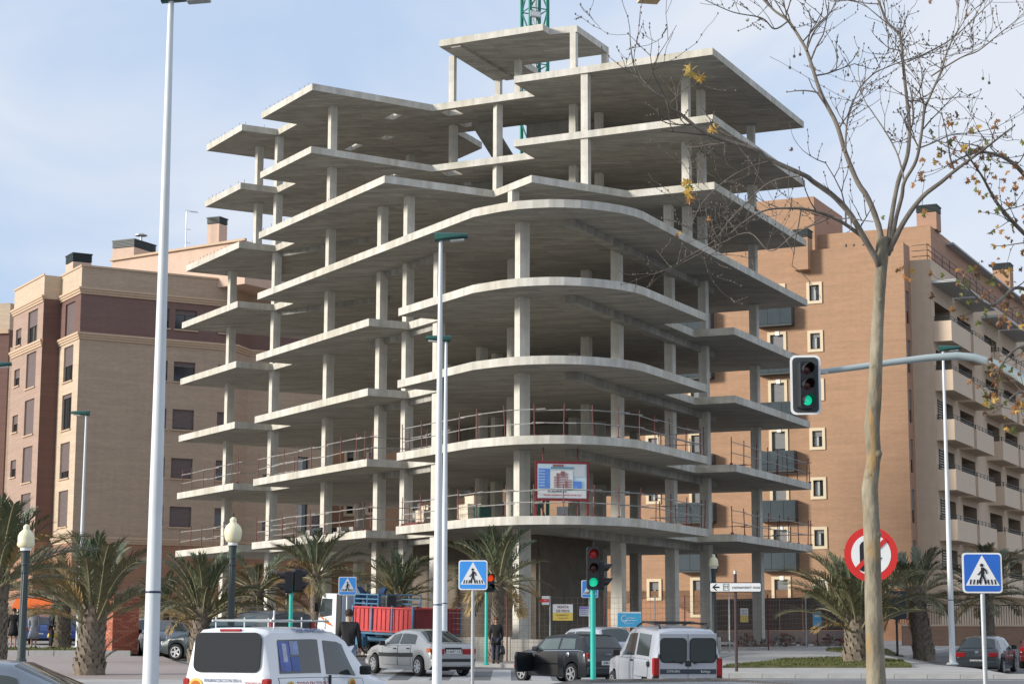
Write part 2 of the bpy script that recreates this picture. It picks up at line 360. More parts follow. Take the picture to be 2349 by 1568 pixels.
h3 = quadhole(PL(25.1, -5.4), .5, .25, uL, nL); h4 = quadhole(PL(28.9, -6.9), .35, .25, uL, nL); h5 = quadhole(PL(31.5, -6.3), .7, .22, uL, nL)
shaft = [(-.46, 92.6), (1.93, 91.32), (2.41, 92.37), (.55, 93.6)]
h6 = quadhole((3.9, 77.9), .3, .3, uR, nR)
frame = thing('unfinished_building', 'bare concrete frame of an unfinished corner building with open floors and curved front', 'building', (0, 0, 0))
outl = {1: low, 2: low, 3: low, 4: low, 5: l5, 6: l6, 7: l78, 8: l78, 9: l9}
holes = {8: [h1, h2, h3, h4, h5], 7: [h1, h2, h3, h5], 6: [h1, h2, h4], 5: [h2], 4: [h2, h3], 3: [], 2: [], 1: [], 9: []}
for k in range(1, 10):
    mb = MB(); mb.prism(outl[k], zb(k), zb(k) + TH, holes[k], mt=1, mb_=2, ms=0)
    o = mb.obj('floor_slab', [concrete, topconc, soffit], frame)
mb = MB(); rr = random.Random(12)
for k in (6, 7, 8):
    for a, b in ((outl[k][0], B_), (A2, outl[k][5]), (B_, C_)):
        a, b = Vector(a), Vector(b); d = (b - a).normalized(); nn = Vector((-d.y, d.x)); n = int((b - a).length / .5)
        for j in range(n):
            if rr.random() < .25: continue
            p = a + d * (j + .5) * .5 + nn * .12; mb.box((p.x, p.y, zb(k) + TH + .09), (.016, .016, rr.uniform(.12, .26)))
mb.obj('rebar', rust, frame, kind='stuff')
cols = []   # (x, y, size, first storey below slab k .. last, angle)
def C(p, k0, k1, a, sx=.40, sy=.40): cols.append((p, k0, k1, a, sx, sy))
C(PL(37.3, -2.1), 1, 6, AL); C(PL(33.85, -2.05), 7, 8, AL); C(PL(31.5, -2.15), 1, 8, AL); C(PL(25.0, -2.13), 1, 8, AL)
C(PL(19.35, -2.1), 1, 6, AL); C(PL(16.95, -2.2), 1, 6, AL); C(PL(14.05, -2.2), 1, 5, AL); C(PL(7.08, -2.2), 1, 5, AL, .42, .46)
C(PR(11.9, -3.05), 1, 5, AR, .42, .42); C(PR(17.8, -2.95), 1, 6, AR); C(PR(20.7, -2.4), 1, 8, AR); C(PR(27.7, -2.3), 1, 8, AR)
C((.05, 82.9), 1, 6, AL); C((-.7, 90.49), 1, 8, AL); C((3.29, 85.43), 1, 8, AR); C((-2.94, 94.33), 1, 8, AL); C((2.9, 90.45), 1, 8, AR); C((7.85, 85.91), 6, 8, AR)
C(PL(36.8, -9.5), 1, 6, AL); C(PL(31.5, -9.6), 1, 8, AL); C(PR(22.3, -8.2), 1, 8, AR); C(PR(27.7, -8.6), 1, 8, AR); C(PL(19.3, -7.2), 1, 6, AL)
for p in [(-2.94, 92.55), (-.72, 96.52), (.27, 93.09), (2.87, 88.71), (4.5, 91.99)]: C(p, 9, 9, AR, .36, .36)
for p, k0, k1, a, sx, sy in cols:
    for k in range(k0, k1 + 1):
        z0 = gz(*p) - .1 if k == 1 else zb(k - 1) + TH
        z1 = zb(k); s = 1.16 if k == 1 else 1.12 - .035 * k
        mb = MB(); h = z1 - z0
        mb.box((0, 0, 0), (sx * s, sy * s, h))
        nj = max(1, int(h / .62))
        for j in range(1, nj + 1):     # faint lift marks of the column formwork, a raised fin
            zz = -h / 2 + j * h / (nj + 1); mb.box((0, 0, zz), (sx * s + .008, sy * s + .008, .014))
        link(mb.mesh('column', col_conc), 'column', frame, (p[0], p[1], (z0 + z1) / 2), a)
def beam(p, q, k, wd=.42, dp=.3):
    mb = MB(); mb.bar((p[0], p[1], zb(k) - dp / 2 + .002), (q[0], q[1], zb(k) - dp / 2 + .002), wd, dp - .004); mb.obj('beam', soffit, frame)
for k in range(1, 6): beam(PR(6.0, -2.6), PR(22.5, -2.7), k)
for k in range(1, 6): beam(PL(14.2, -2.35), PL(20.5, -2.35), k, .38, .26)
for k in (6,): beam(PL(31.5, -2.3), PL(37, -4.6), k, .3, .22)
for k in (5, 6): beam(PL(31.2, -2.4), PL(24.6, -5.0), k, .3, .24)
beam(PR(18.2, -13.9), PR(24.3, -13.9), 9, .5, .12)
# stair core: walls and flights seen through the upper storeys
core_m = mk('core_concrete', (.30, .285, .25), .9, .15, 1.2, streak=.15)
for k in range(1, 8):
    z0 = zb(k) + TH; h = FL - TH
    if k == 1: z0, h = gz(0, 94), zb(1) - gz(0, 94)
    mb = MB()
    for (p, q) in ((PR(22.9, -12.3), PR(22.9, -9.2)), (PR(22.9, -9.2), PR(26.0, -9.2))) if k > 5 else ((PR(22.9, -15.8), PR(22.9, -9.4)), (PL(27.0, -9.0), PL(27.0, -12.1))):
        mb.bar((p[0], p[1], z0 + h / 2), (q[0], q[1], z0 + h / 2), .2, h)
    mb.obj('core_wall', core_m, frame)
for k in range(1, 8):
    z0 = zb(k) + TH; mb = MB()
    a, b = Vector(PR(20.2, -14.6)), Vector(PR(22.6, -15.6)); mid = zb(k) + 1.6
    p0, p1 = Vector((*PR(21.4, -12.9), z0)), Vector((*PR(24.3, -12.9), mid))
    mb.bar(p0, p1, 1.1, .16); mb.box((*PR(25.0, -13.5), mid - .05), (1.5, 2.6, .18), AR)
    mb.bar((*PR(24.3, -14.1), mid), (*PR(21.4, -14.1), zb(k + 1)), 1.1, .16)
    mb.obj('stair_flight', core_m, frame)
# ground-floor block wall, dark panels standing for the shaded void, low site wall
blockw = mk_brick('block_wall', (.17, .135, .10), (.2, .17, .12), (.13, .11, .09), rot=AL, bw=.25, rh=.1, ms=.012)
def wall_seg(name, p, q, z0, z1, t, m, parent=None, **kw):
    mb = MB(); mb.bar((p[0], p[1], (z0 + z1) / 2), (q[0], q[1], (z0 + z1) / 2), t, z1 - z0); return mb.obj(name, m, parent, **kw)
void_shade = mk('dark_void_shade', (.14, .12, .095), .95, .2, 2)  # interior shade painted as dark panels where the ground floor is open
for wi, (p, q) in enumerate(((PL(22.5, -4.4), PL(10.4, -4.9)), (PL(10.4, -4.9), PL(13.2, -9.2)), ((1.0, 84.0), (2.9, 85.2)))):
    wall_seg('ground_floor_wall_and_void', p, q, gz(*p) - .1, zb(1) - .01, .2, blockw if wi < 1 else void_shade, frame)
sitew = mk('render_white', (.52, .50, .45), .9, .12, 1.5, streak=.25)
sw = thing('site_wall', 'low pale rendered wall under the corner columns of the concrete frame', 'wall')
pts = [PL(13.4, 1.0), PL(7.2, .95), (.0, 71.9), (1.4, 71.55), (3.2, 71.95), (4.9, 73.1), PR(8.0, .85), PR(13.0, .85)]
for p, q in zip(pts, pts[1:]): wall_seg('wall_panel', p, q, gz(*p) - .2, gz(*p) + .9, .16, sitew, sw)
# guard railings on the two lowest slabs
railm = mk('rail_tube', (.30, .29, .27), .6, .25, 5)
def inset(pts, d):
    r = []
    for i, p in enumerate(pts):
        a = Vector(pts[max(i - 1, 0)]); b = Vector(pts[min(i + 1, len(pts) - 1)]); t = (b - a).normalized(); r.append(Vector(p) + Vector((-t.y, t.x)) * d)
    return r
for k, lab in ((1, 'rusty red guard railing with grey tubes round the lowest raised slab'), (2, 'rusty red guard railing with grey tubes round the second slab above the street')):
    t = thing('guard_railing', lab, 'railing'); z = zb(k) + TH
    runs = [[A_, B_], [B_, C_, D_], [A2, PL(22.5), PL(16.3)], [PL(16.3), PL(16.3, -1.9), PL(13.4, -1.9)], [PL(13.4), PL(10.0)] + curve + [PR(10.5), PR(14.05)], [PR(14.05), PR(14.05, -1.8), PR(17.95, -1.85)], [PR(17.95), PR(23.0), F_], [F_, PR(29.1, -5)]]
    r = random.Random(k)
    for run in runs:
        run = inset(run, .22); rails = MB(); segs = []
        for a, b in zip(run, run[1:]):
            n = max(1, round((b - a).length / 1.7)); segs += [a.lerp(b, j / n) for j in range(n)]
        segs.append(run[-1]); flt = [segs[0]]
        for p in segs[1:]:
            if (p - flt[-1]).length > .9: flt.append(p)
        tops = []
        for p in flt:
            tx, ty = r.uniform(-.05, .05), r.uniform(-.05, .05); mb = MB()
            mb.tube([(0, 0, 0), (tx, ty, 1.2)], .022, 6); mb.box((0, 0, .03), (.12, .12, .06)); mb.obj('post', rust, t, loc=(p.x, p.y, z))
            tops.append((p, tx, ty))
        for hh in (.5, .98):
            for (p, ax, ay), (q, bx, by) in zip(tops, tops[1:]):
                e = (q - p).normalized() * r.uniform(.1, .5); j1, j2 = r.uniform(-.04, .04), r.uniform(-.04, .04)
                rails.tube([(p.x - e.x * .3 + .04, p.y - e.y * .3, z + hh + j1), (q.x + e.x + .04, q.y + e.y, z + hh + j2)], .019, 5)
        rails.obj('rail', railm, t)
# ---------------------------------------------------------------- neighbouring blocks
def facade(name, O, e, W, z0, z1, holes, m, parent, dep=.22, mrev=None, back=True):
    """wall face from O along e (to the right seen from outside) with openings (x, z, w, h) and their reveals"""
    e = Vector((e[0], e[1])).normalized(); inn = Vector((-e.y, e.x)); mb = MB()
    loops = [[(0, z0), (W, z0), (W, z1), (0, z1)]] + [[(x, z), (x + w_, z), (x + w_, z + h), (x, z + h)] for x, z, w_, h in holes]
    tris = tessellate_polygon([[Vector((p[0], p[1], 0)) for p in l] for l in loops]); flat = [p for l in loops for p in l]
    def P(x, z, d=0.0): q = Vector(O[:2]) + e * x + inn * d; return (q.x, q.y, z)
    vs_ = [P(*p) for p in flat]; fs = []
    for t in tris:
        a, b, c = [flat[i] for i in t]; cr = (b[0] - a[0]) * (c[1] - a[1]) - (b[1] - a[1]) * (c[0] - a[0]); fs.append(list(t) if cr > 0 else list(reversed(t)))
    mb.add(vs_, fs)
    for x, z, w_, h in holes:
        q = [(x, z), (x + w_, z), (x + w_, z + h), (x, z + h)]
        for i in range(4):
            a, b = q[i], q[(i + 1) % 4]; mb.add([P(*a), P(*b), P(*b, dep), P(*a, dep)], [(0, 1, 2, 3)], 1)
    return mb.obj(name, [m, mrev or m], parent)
WC = {}
frame_dark = mk('window_frame_dark', (.05, .035, .03), .5, .1, 5)
shutter_m = mk('roller_shutter', (.16, .12, .115), .55, .06, 3)
shutter_g = mk('roller_shutter_grey', (.21, .215, .22), .55, .06, 3)
curtain = mk('curtain', (.45, .47, .46), .8, .15, 4, warp=(6, 6, .5))
def window(parent, O, e, x, z, w_, h, kind='plain', dep=.22, shut=0.0, fm=None, sm=None):
    e = Vector((e[0], e[1])).normalized(); key = (round(w_, 2), round(h, 2), kind, shut)
    if key not in WC:
        f = MB(); t = .055
        f.box((t / 2, 0, h / 2), (t, .07, h)); f.box((w_ - t / 2, 0, h / 2), (t, .07, h)); f.box((w_ / 2, 0, t / 2), (w_ - 2 * t, .07, t)); f.box((w_ / 2, 0, h - t / 2), (w_ - 2 * t, .07, t))
        if w_ > .8: f.box((w_ / 2, 0, h / 2), (t, .06, h - 2 * t))
        g = MB(); g.box((w_ / 2, .012, h / 2), (w_ - 2 * t, .012, h - 2 * t))
        s = MB(); hh = h * shut; n = max(1, int(hh / .075))
        for i in range(n): s.box((w_ / 2, -.045, h - (i + .5) * hh / n), (w_ - .02, .03, hh / n - .012))
        WC[key] = (f.mesh('window', fm or frame_dark), g.mesh('pane', glass), s.mesh('shutter', sm or shutter_m) if shut else None)
    f, g, s = WC[key]; inn = Vector((-e.y, e.x)); p = Vector(O[:2]) + e * x + inn * (dep - .05)
    wo = link(f, 'window', parent, (p.x, p.y, z), math.atan2(e.y, e.x)); link(g, 'pane', wo)
    if s: link(s, 'shutter', wo)
    if kind in ('small', 'plain') and w_ < 1.0 and (int(x * 7 + z * 3) % 3):
        kc = ('c', key)
        if kc not in WC:
            c_ = MB(); n_ = 9
            for i in range(n_): c_.box((.07 + (w_ * .45) * (i + .5) / n_, -.004 - .006 * (i % 2), h / 2), (w_ * .45 / n_, .006, h - .14))
            WC[kc] = c_.mesh('curtain', curtain)
        link(WC[kc], 'curtain', wo)
    return wo
def strip(mb, O, e, x0, x1, z, d, h, mi=0, proud=0.0):
    e = Vector((e[0], e[1])).normalized(); n = Vector((e.y, -e.x)); a = Vector(O[:2]) + e * x0 + n * (d / 2 + proud); b = Vector(O[:2]) + e * x1 + n * (d / 2 + proud)
    mb.bar((a.x, a.y, z), (b.x, b.y, z), d, h, mi)
E1 = Vector((0.8663, 0.4995)); E2 = uL
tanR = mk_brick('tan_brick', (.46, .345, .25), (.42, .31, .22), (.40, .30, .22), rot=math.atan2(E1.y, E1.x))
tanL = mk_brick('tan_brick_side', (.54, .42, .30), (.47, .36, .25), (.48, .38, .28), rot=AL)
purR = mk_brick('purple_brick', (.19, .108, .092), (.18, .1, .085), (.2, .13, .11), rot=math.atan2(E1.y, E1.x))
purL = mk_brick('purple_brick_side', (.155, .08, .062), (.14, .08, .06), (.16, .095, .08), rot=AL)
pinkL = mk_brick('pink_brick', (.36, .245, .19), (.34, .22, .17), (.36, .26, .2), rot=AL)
orbr = mk_brick('base_brick', (.33, .17, .10), (.3, .15, .09), (.3, .17, .11), rot=math.atan2(E1.y, E1.x))
stone = mk('cornice_stone', (.52, .38, .26), .8, .06, 4)
capm = mk('chimney_cap', (.015, .025, .025), .5, .1, 4)
LB = thing('apartment_block', 'tan and dark brown brick apartment block with stone cornices and black capped chimneys', 'building')
O = Vector((-26.42, 118.0)); zt, c1, c2, c3, zg = 22.75, 21.25, 18.45, 6.05, -.3
ORG = lambda a, b: Vector((O.x, O.y)) + E1 * a + E2 * b
RW = 10.2; RW2 = 30.0
rows = [18.95 - 3.03 * i for i in range(0, 5)]      # sill heights
hr = []; xs_r = [(5.75, 1.45), (8.9, .7)]
for i in range(5):
    z = 17.05 - 3.0 * i + (1.95 if i == 0 else 0)
sills = [19.35, 16.05, 13.05, 10.0, 7.0]
def pick(holes, a, b): return [h for h in holes if a <= h[1] < b]
hR = [(x, z, w_, 1.25) for z in sills for x, w_ in ((4.95, .75), (6.1, 1.42), (9.05, .6))]
bands = [(zg, c3, orbr), (c3, c2, tanR), (c2, c1, purR), (c1, zt, tanR)]
for a, b, m in bands: facade('wall', O, E1, RW, a, b, pick(hR, a, b), m, LB)
r2 = random.Random(5)
for x, z, w_, h in hR: window(LB, O, E1, x, z, w_, h, shut=(.97 if z < 8 or z == 10.0 else (.9 if z == 13.05 else .25)) if w_ > 1 else r2.choice((0.0, .3, .6)))
# chamfer and the part further along
Oc = ORG(RW, 0); Ec = (E1 + E2 * 1.0).normalized(); Wc = 2.1
for a, b, m in bands: facade('wall', Oc, Ec, Wc, a, b, [], m, LB)
Od = Oc + Ec * Wc
hD = [(x, z, w_, hh) for z in sills[1:] for x, w_, hh in ((1.2, .55, .65), (3.6, .75, 1.9), (4.65, .6, 1.2))]
for a, b, m in bands: facade('wall', Od, E1, 5.4, a, b, pick(hD, a, b), m, LB)
for x, z, w_, h in hD: window(LB, Od, E1, x, z, w_, h, shut=r2.choice((0.0, .4, .97)))
# left, stepped side
segs = [(ORG(0, 4.1), ORG(0, 0), [(pinkL, None)]), (ORG(-1.1, 4.1), ORG(0, 4.1), None), (ORG(-1.1, 10.8), ORG(-1.1, 4.1), None)]
def side(p, q, holes, mats, shuts):
    e = (q - p); Wd = e.length
    for a, b, m in mats: facade('wall', p, e, Wd, a, b, pick(holes, a, b), m, LB)
    for (x, z, w_, h), s in zip(holes, shuts): window(LB, p, e, x, z, w_, h, shut=s)
hA = [(1.05, z - .05, 1.9, 2.2) for z in [18.62, 15.9, 12.9, 9.9, 6.95]]
side(ORG(0, 4.1), ORG(0, 0), hA, [(zg, c3, orbr), (c3, c2, tanL), (c2, c1, purL), (c1, zt, tanL)], [.97, .55, .1, .8, .97])
side(ORG(-1.1, 4.1), ORG(0, 4.1), [], [(zg, c3, orbr), (c3, c1, purL), (c1, zt, tanL)], [])
hC = [(.7, z, 1.25, 1.1) for z in [18.95, 16.3, 13.3, 10.4, 7.4]] + [(3.4, z - .05, 2.1, 2.25) for z in [18.62, 15.9, 12.9, 9.9, 6.95]]
side(ORG(-1.1, 10.8), ORG(-1.1, 4.1), hC, [(zg, c3, orbr), (c3, c1, pinkL), (c1, zt, tanL)], [.5, .5, .5, .5, .5, .45, .97, .97, .97, .97])
for z, hh, ds in ((c1, .42, (.07, .13, .19)), (c2, .42, (.07, .13, .19)), (c3, .42, (.06, .12, .17)), (zt + .04, .12, (.06,))):
    mb = MB(); n = len(ds)
    for i, d in enumerate(ds):
        zz = z + (i - (n - 1) / 2) * hh / n
        for p, q in ((ORG(-1.1, 10.8), ORG(-1.1, 4.1)), (ORG(0, 4.1), ORG(0, 0)), (ORG(0, 0), ORG(RW, 0)), (Oc, Od), (Od, Od + E1 * 5.4)):
            e = (q - p).normalized(); strip(mb, p - e * d * .98, e, 0, (q - p).length + d * (1.96 if p != ORG(0, 4.1) else 1), zz, d, hh / n - .004, 0, .002)
    mb.obj('cornice', stone, LB)
def one_sill(*a):
    sil = MB(); strip(sil, *a); sil.obj('window_sill', stone, LB)
for (x, z, w_, h) in hR: one_sill(O, E1, x - .08, x + w_ + .08, z - .05, .09, .08, 0, .002)
for (x, z, w_, h) in hA: one_sill(ORG(0, 4.1), -E2, x - .08, x + w_ + .08, z - .05, .09, .08, 0, .002)
for (x, z, w_, h) in hC: one_sill(ORG(-1.1, 10.8), -E2, x - .08, x + w_ + .08, z - .05, .09, .08, 0, .002)
roofm = mk('roof_gravel', (.3, .28, .25), .9, .1)
mb = MB(); mb.prism([tuple(ORG(-1.0, 10.8)), tuple(ORG(-1.0, 4.3)), tuple(ORG(.1, 4.3)), tuple(ORG(.1, .12)), tuple(Oc + E2 * .15), tuple(Od + E2 * .15), tuple(Od + E1 * 5.4 + E2 * .12), tuple(Od + E1 * 5.4 + E2 * 6), tuple(ORG(1.0, 10.8))], zt - .6, zt - .3); mb.obj('roof', roofm, LB)
mb = MB(); mb.bar((*ORG(-1.1, 10.8), 9), (*ORG(9, 26), 9), .3, 20); mb.obj('wall', tanL, LB)
pk = mk('plaster_pink', (.58, .42, .32), .85, .06, 2)
# set-back top storey and chimneys
q0 = Vector((at(258, 600, 128).x, 128)); q1 = Vector((at(545, 570, 121.5).x, 121.5))
q1 = q1 + (q1 - q0) * .06
e = (q1 - q0).normalized(); zq = at(258, 599, 128).z
mb = MB(); inn = Vector((-e.y, e.x)); mb.prism([tuple(q0), tuple(q1), tuple(q1 + inn * 6), tuple(q0 + inn * 6)], zt - .5, zq); mb.obj('top_storey', pk, LB)
mb = MB(); strip(mb, q0 - e * .1, e, 0, (q1 - q0).length + .2, zq + .06, .2, .14, 0, .002); mb.obj('cornice', stone, LB)
def chimney(par, p, z0, z1, sx, sy, ang, m, cap=.55, vent=True):
    mb = MB(); mb.box((p[0], p[1], (z0 + z1) / 2), (sx, sy, z1 - z0), ang); o = mb.obj('chimney', m, par)
    mb = MB(); n = 5
    for i in range(n): mb.box((p[0], p[1], z1 + .04 + cap * (i + .5) / n), (sx + .04, sy + .04, cap / n - .03), ang)
    mb.box((p[0], p[1], z1 + cap / 2), (sx - .12, sy - .12, cap), ang)
    mb.box((p[0], p[1], z1 + cap + .05), (sx + .1, sy + .1, .07), ang); mb.obj('chimney_cap', capm, o)
p = at(497, 570, 127); chimney(LB, p, zt - .3, at(497, 517, 127).z, .95, .95, AR, pk, .4)
p = at(307, 600, 133); chimney(LB, p, zt - .3, at(307, 576, 133).z, 2.5, 1.8, AR, pk, .5)
p = at(180, 620, 122); chimney(LB, p, zt - .3, at(180, 606, 122).z, 1.5, 1.2, AL, pk, .5)
mb = MB(); p = at(307, 557, 133); mb.tube([(p.x + .5, p.y, p.z), (p.x + .5, p.y, p.z + .55)], .08, 6); mb.lathe([(.42, 0), (.42, .06), (.1, .18)], (p.x + .5, p.y, p.z + .5), 10); mb.obj('roof_vent', galv, LB)
p = at(425, 590, 126); mb = MB(); top = at(425, 484, 126)
mb.tube([(p.x, p.y, zt), (p.x, p.y, top.z)], .035, 6); mb.bar((p.x - .1, p.y, top.z), (p.x + .75, p.y - .1, top.z - .1), .03)
for i in range(9): mb.bar((p.x + i * .09, p.y - .3, top.z - i * .011), (p.x + i * .09, p.y + .3, top.z - i * .011 + (.12 if i < 3 else 0)), .018)
for zz in (-1.2, -2.1, -2.9): mb.bar((p.x - .1, p.y, top.z + zz), (p.x + .3, p.y, top.z + zz - .05), .04)
mb.obj('antenna', galv, LB)
# sliver of a further block at the left
FB = thing('apartment_block', 'far brick block with tan parapet just showing beyond the dark brown block', 'building')
p = at(-60, 700, 140); q = at(24, 700, 137)
for a, b, m in ((-.2, at(10, 760, 138).z, purL), (at(10, 760, 138).z, at(10, 700, 138).z, tanL)):
    mb = MB(); mb.prism([(p.x - 12, p.y), (q.x, q.y), (q.x + 3, q.y + 12), (p.x - 12, q.y + 12)], a, b); mb.obj('wall', m, FB)
mb = MB(); strip(mb, (p.x - 12, p.y), (q.x - p.x + 12, q.y - p.y), 0, (Vector((q.x - p.x + 12, q.y - p.y))).length, at(10, 765, 138).z, .2, .3, 0, .002); mb.obj('cornice', stone, FB)
# ---------------------------------------------------------------- orange brick block on the right
OB = thing('apartment_block', 'orange brick apartment block with cream framed windows and beige balconies down its long side', 'building')
orF = mk_brick('orange_brick', (.40, .235, .138), (.375, .22, .13), (.37, .23, .145), rot=math.atan2(nR.y, nR.x))
orS = mk_brick('orange_brick_side', (.42, .235, .15), (.38, .21, .13), (.38, .23, .16), rot=AR)
beige = mk('beige_brick', (.60, .46, .33), .88, .05, 2.0, streak=.06)
cream = mk('cream_surround', (.66, .55, .38), .8, .04, 4)
balcg = mk('balcony_glass', (.055, .07, .078), .12, .08, 2, spec=.7)
OR = Vector((23.66, 116.0)); zr, zg = 23.97, -.2
LW = 44.0; P0 = OR - nR * LW            # left end of the front face; e = nR (to the right)
holes_, wins = [], []
zt0 = at(1879, 648, 118.4).z
for k in range(7):
    zt_ = zt0 - 3.0 * k
    for s, w_, h, dz, kind in ((5.6, .62, .98, .16, 'small'), (8.05, .85, 2.1, -.35, 'door'), (13.3, .85, 2.1, -.35, 'door'), (16.3, .62, .98, .16, 'small'), (21.5, .85, 2.1, -.35, 'door'), (28.0, .62, 1.1, .16, 'small'), (33.5, .85, 1.15, .16, 'shut'), (36.4, .95, 1.15, .16, 'shut'), (38.3, .55, 1.2, .16, 'small')):
        z1 = zt_ - dz - (0 if kind != 'door' else .45); z0 = z1 - h
        if z0 < 1.2: continue
        wins.append((LW - s - w_ / 2, z0, w_, h, kind, k))
facade('wall', P0, nR, LW, zg + 3.4, zr, [w_[:4] for w_ in wins], orF, OB, .2)
facade('wall', P0, nR, LW, zg, zg + 3.4, [], mk_brick('orange_brick_base', (.40, .20, .11), (.37, .2, .1), (.35, .2, .12), rot=math.atan2(nR.y, nR.x)), OB, .2)
SUR = {}
for x, z, w_, h, kind, k in wins:
    window(OB, P0, nR, x, z, w_, h, kind, .2, {'small': (0.0, .25, 0.0, .35, 0.0, .2, .5)[k], 'door': (.55, .97, .97, .5, .75, .6, .9)[k], 'shut': .8}[kind], sm=shutter_g)
    key = (w_, h)
    if key not in SUR:
        mb = MB(); t = .18; d = .07
        mb.box((-t / 2, -d / 2, h / 2), (t, d, h + 2 * t)); mb.box((w_ + t / 2, -d / 2, h / 2), (t, d, h + 2 * t)); mb.box((w_ / 2, -d / 2, -t / 2), (w_, d, t)); mb.box((w_ / 2, -d / 2, h + t / 2), (w_, d, t))
        SUR[key] = mb.mesh('window_surround', cream)
    p = P0 + nR * x + Vector((nR.y, -nR.x)) * .002; link(SUR[key], 'window_surround', OB, (p.x, p.y, z), math.atan2(nR.y, nR.x))
nF = -uR
bm_ = {}
for k in range(6):
    for s in (8.05, 13.3, 21.5):
        zb_ = at(2140, 742, 118).z - .03 - 3.0 * (k - 0)
        if zb_ < 1: continue
        p = OR - nR * s
        if 'b' not in bm_:
            mb = MB(); mb.box((0, -.32, .06), (2.3, .64, .12)); bm_['f'] = mb.mesh('balcony', darkgrey)
            mb = MB(); mb.box((0, -.66, .68), (2.32, .03, 1.1)); mb.box((-1.15, -.33, .68), (.03, .62, 1.1)); mb.box((1.15, -.33, .68), (.03, .62, 1.1)); bm_['g'] = mb.mesh('balcony_glass', balcg)
            mb = MB(); mb.box((0, -.66, 1.26), (2.36, .05, .05)); mb.box((-1.15, -.33, 1.26), (.05, .6, .05)); mb.box((1.15, -.33, 1.26), (.05, .6, .05))
            for xx in (-.4, .4): mb.box((xx, -.685, .68), (.03, .02, 1.1))
            bm_['r'] = mb.mesh('handrail', darkgrey); bm_['b'] = 1
        o = link(bm_['f'], 'balcony', OB, (p.x, p.y, zb_), math.atan2(nR.y, nR.x)); link(bm_['g'], 'balcony_glass', o); link(bm_['r'], 'handrail', o)
    p = OR - nR * 8.0 + nF * .06; mb = MB(); mb.box((0, 0, 0), (.26, .1, .26)); mb.obj('wall_lamp', white, OB, loc=(p.x, p.y, at(2140, 742, 118).z - 3.0 * k - .42), rz=math.atan2(nR.y, nR.x))
# side recess, beige pier and balcony side
hS = [(.35, zr - 4.9 - 3.0 * k, .7, 2.0) for k in range(7)]
facade('wall', OR, uR, 1.5, zg, zr, hS, orS, OB, .18)
for x, z, w_, h in hS: window(OB, OR, uR, x, z, w_, h, 'plain', .18, .6, sm=shutter_g)
Q0 = OR + uR * 1.5; Q1 = Q0 + nR * 1.26; zp = at(2120, 595, 117).z
facade('wall', Q0, nR, 1.26, zg, zp, [], beige, OB)
SW = 48.0
recs = [(.25, 5.6), (6.4, 11.6), (14.5, 19.7), (20.5, 26), (29, 34), (35, 40.5)]
hB = []
for k in range(7):
    z = zp - 4.9 - 3.0 * k
    for a, b in recs:
        if z > .5: hB.append((a + .5, z + .12, b - a - 1.2, 2.3))
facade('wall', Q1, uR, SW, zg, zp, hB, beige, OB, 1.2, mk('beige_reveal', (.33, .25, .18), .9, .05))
dk = mk('balcony_door', (.025, .03, .033), .2, .05)
lvm = mk('louvre_slat', (.52, .49, .44), .6, .05)
balm = mk('beige_parapet', (.64, .50, .37), .88, .04, 2.0)
for i, (x, z, w_, h) in enumerate(hB):
    window(OB, Q1, uR, x + .02, z, w_ - .04, h, 'plain', 1.19)
bmesh_b = {}
for k in range(7):
    z = zp - 4.9 - 3.0 * k
    if z < .5: continue
    for j, (a, b) in enumerate(recs):
        Lb = b - a; key = round(Lb, 2)
        if key not in bmesh_b:
            pr = 1.1; mb = MB(); mb.box((Lb / 2, -pr / 2, 0), (Lb, pr, .2)); mb.box((Lb / 2, -pr + .06, .62), (Lb, .12, 1.04)); mb.box((.06, -pr / 2 + .06, .62), (.12, pr - .12, 1.04)); mb.box((Lb - .06, -pr / 2 + .06, .62), (.12, pr - .12, 1.04))
            r1 = MB()
            for hh in (1.26, 1.42): r1.bar((.06, -.02, hh), (.06, -pr + .06, hh), .03); r1.bar((.06, -pr + .06, hh), (Lb - .06, -pr + .06, hh), .03)
            for t_ in range(int(Lb / .9) + 1): r1.box((.06 + t_ * (Lb - .12) / int(Lb / .9), -pr + .06, 1.28), (.03, .03, .3))
            for t_ in (.02, .5): r1.box((.06, -pr + .06 + t_ * 1.9, 1.28), (.03, .03, .3))
            bmesh_b[key] = (mb.mesh('balcony', balm), r1.mesh('handrail', darkgrey))
        p = Q1 + uR * a + nR * .002
        o = link(bmesh_b[key][0], 'balcony', OB, (p.x, p.y, z - .05), AR); link(bmesh_b[key][1], 'handrail', o)
        if k > 1 and j == 0:      # slatted screen at the near end of the recess
            lv = link(None, 'louvre_screen', OB, (p.x + uR.x * .52, p.y + uR.y * .52, z + .2), AR); lv.empty_display_size = .2
            if 'lv' not in bmesh_b:
                mb = MB(); mb.box((.45, -.06, 0), (.9, .03, .10), 0, 0, Matrix.Rotation(rad(-35), 3, 'X')); bmesh_b['lv'] = mb.mesh('slat', lvm)
            for t_ in range(14): link(bmesh_b['lv'], 'slat', lv, (0, 0, .08 + t_ * .16))
        if k == 0 and j < 4:
            mb = MB(); mb.box((Lb / 2, -.75, 0), (Lb + .3, 1.5, .16)); mb.obj('awning_slab', mk('canopy_grey', (.42, .43, .42), .7, .05) if 'cg' not in bmesh_b else MATS['canopy_grey'], OB, loc=(p.x, p.y, zp - 1.15 - .25), rz=AR); bmesh_b['cg'] = 1
mb = MB(); strip(mb, Q1, uR, 0, SW, zp + .5, .02, .02); 
for hh in (.25, .6, .95): strip(mb, Q1, uR, .1, SW, zp + hh, .035, .035, 0, -.2); strip(mb, Q0, nR, .1, 1.2, zp + hh, .035, .035, 0, -.2)
for t_ in range(24): p = Q1 + uR * (.1 + t_ * 2.0) - nR * .2; mb.box((p.x, p.y, zp + .5), (.04, .04, 1.0))
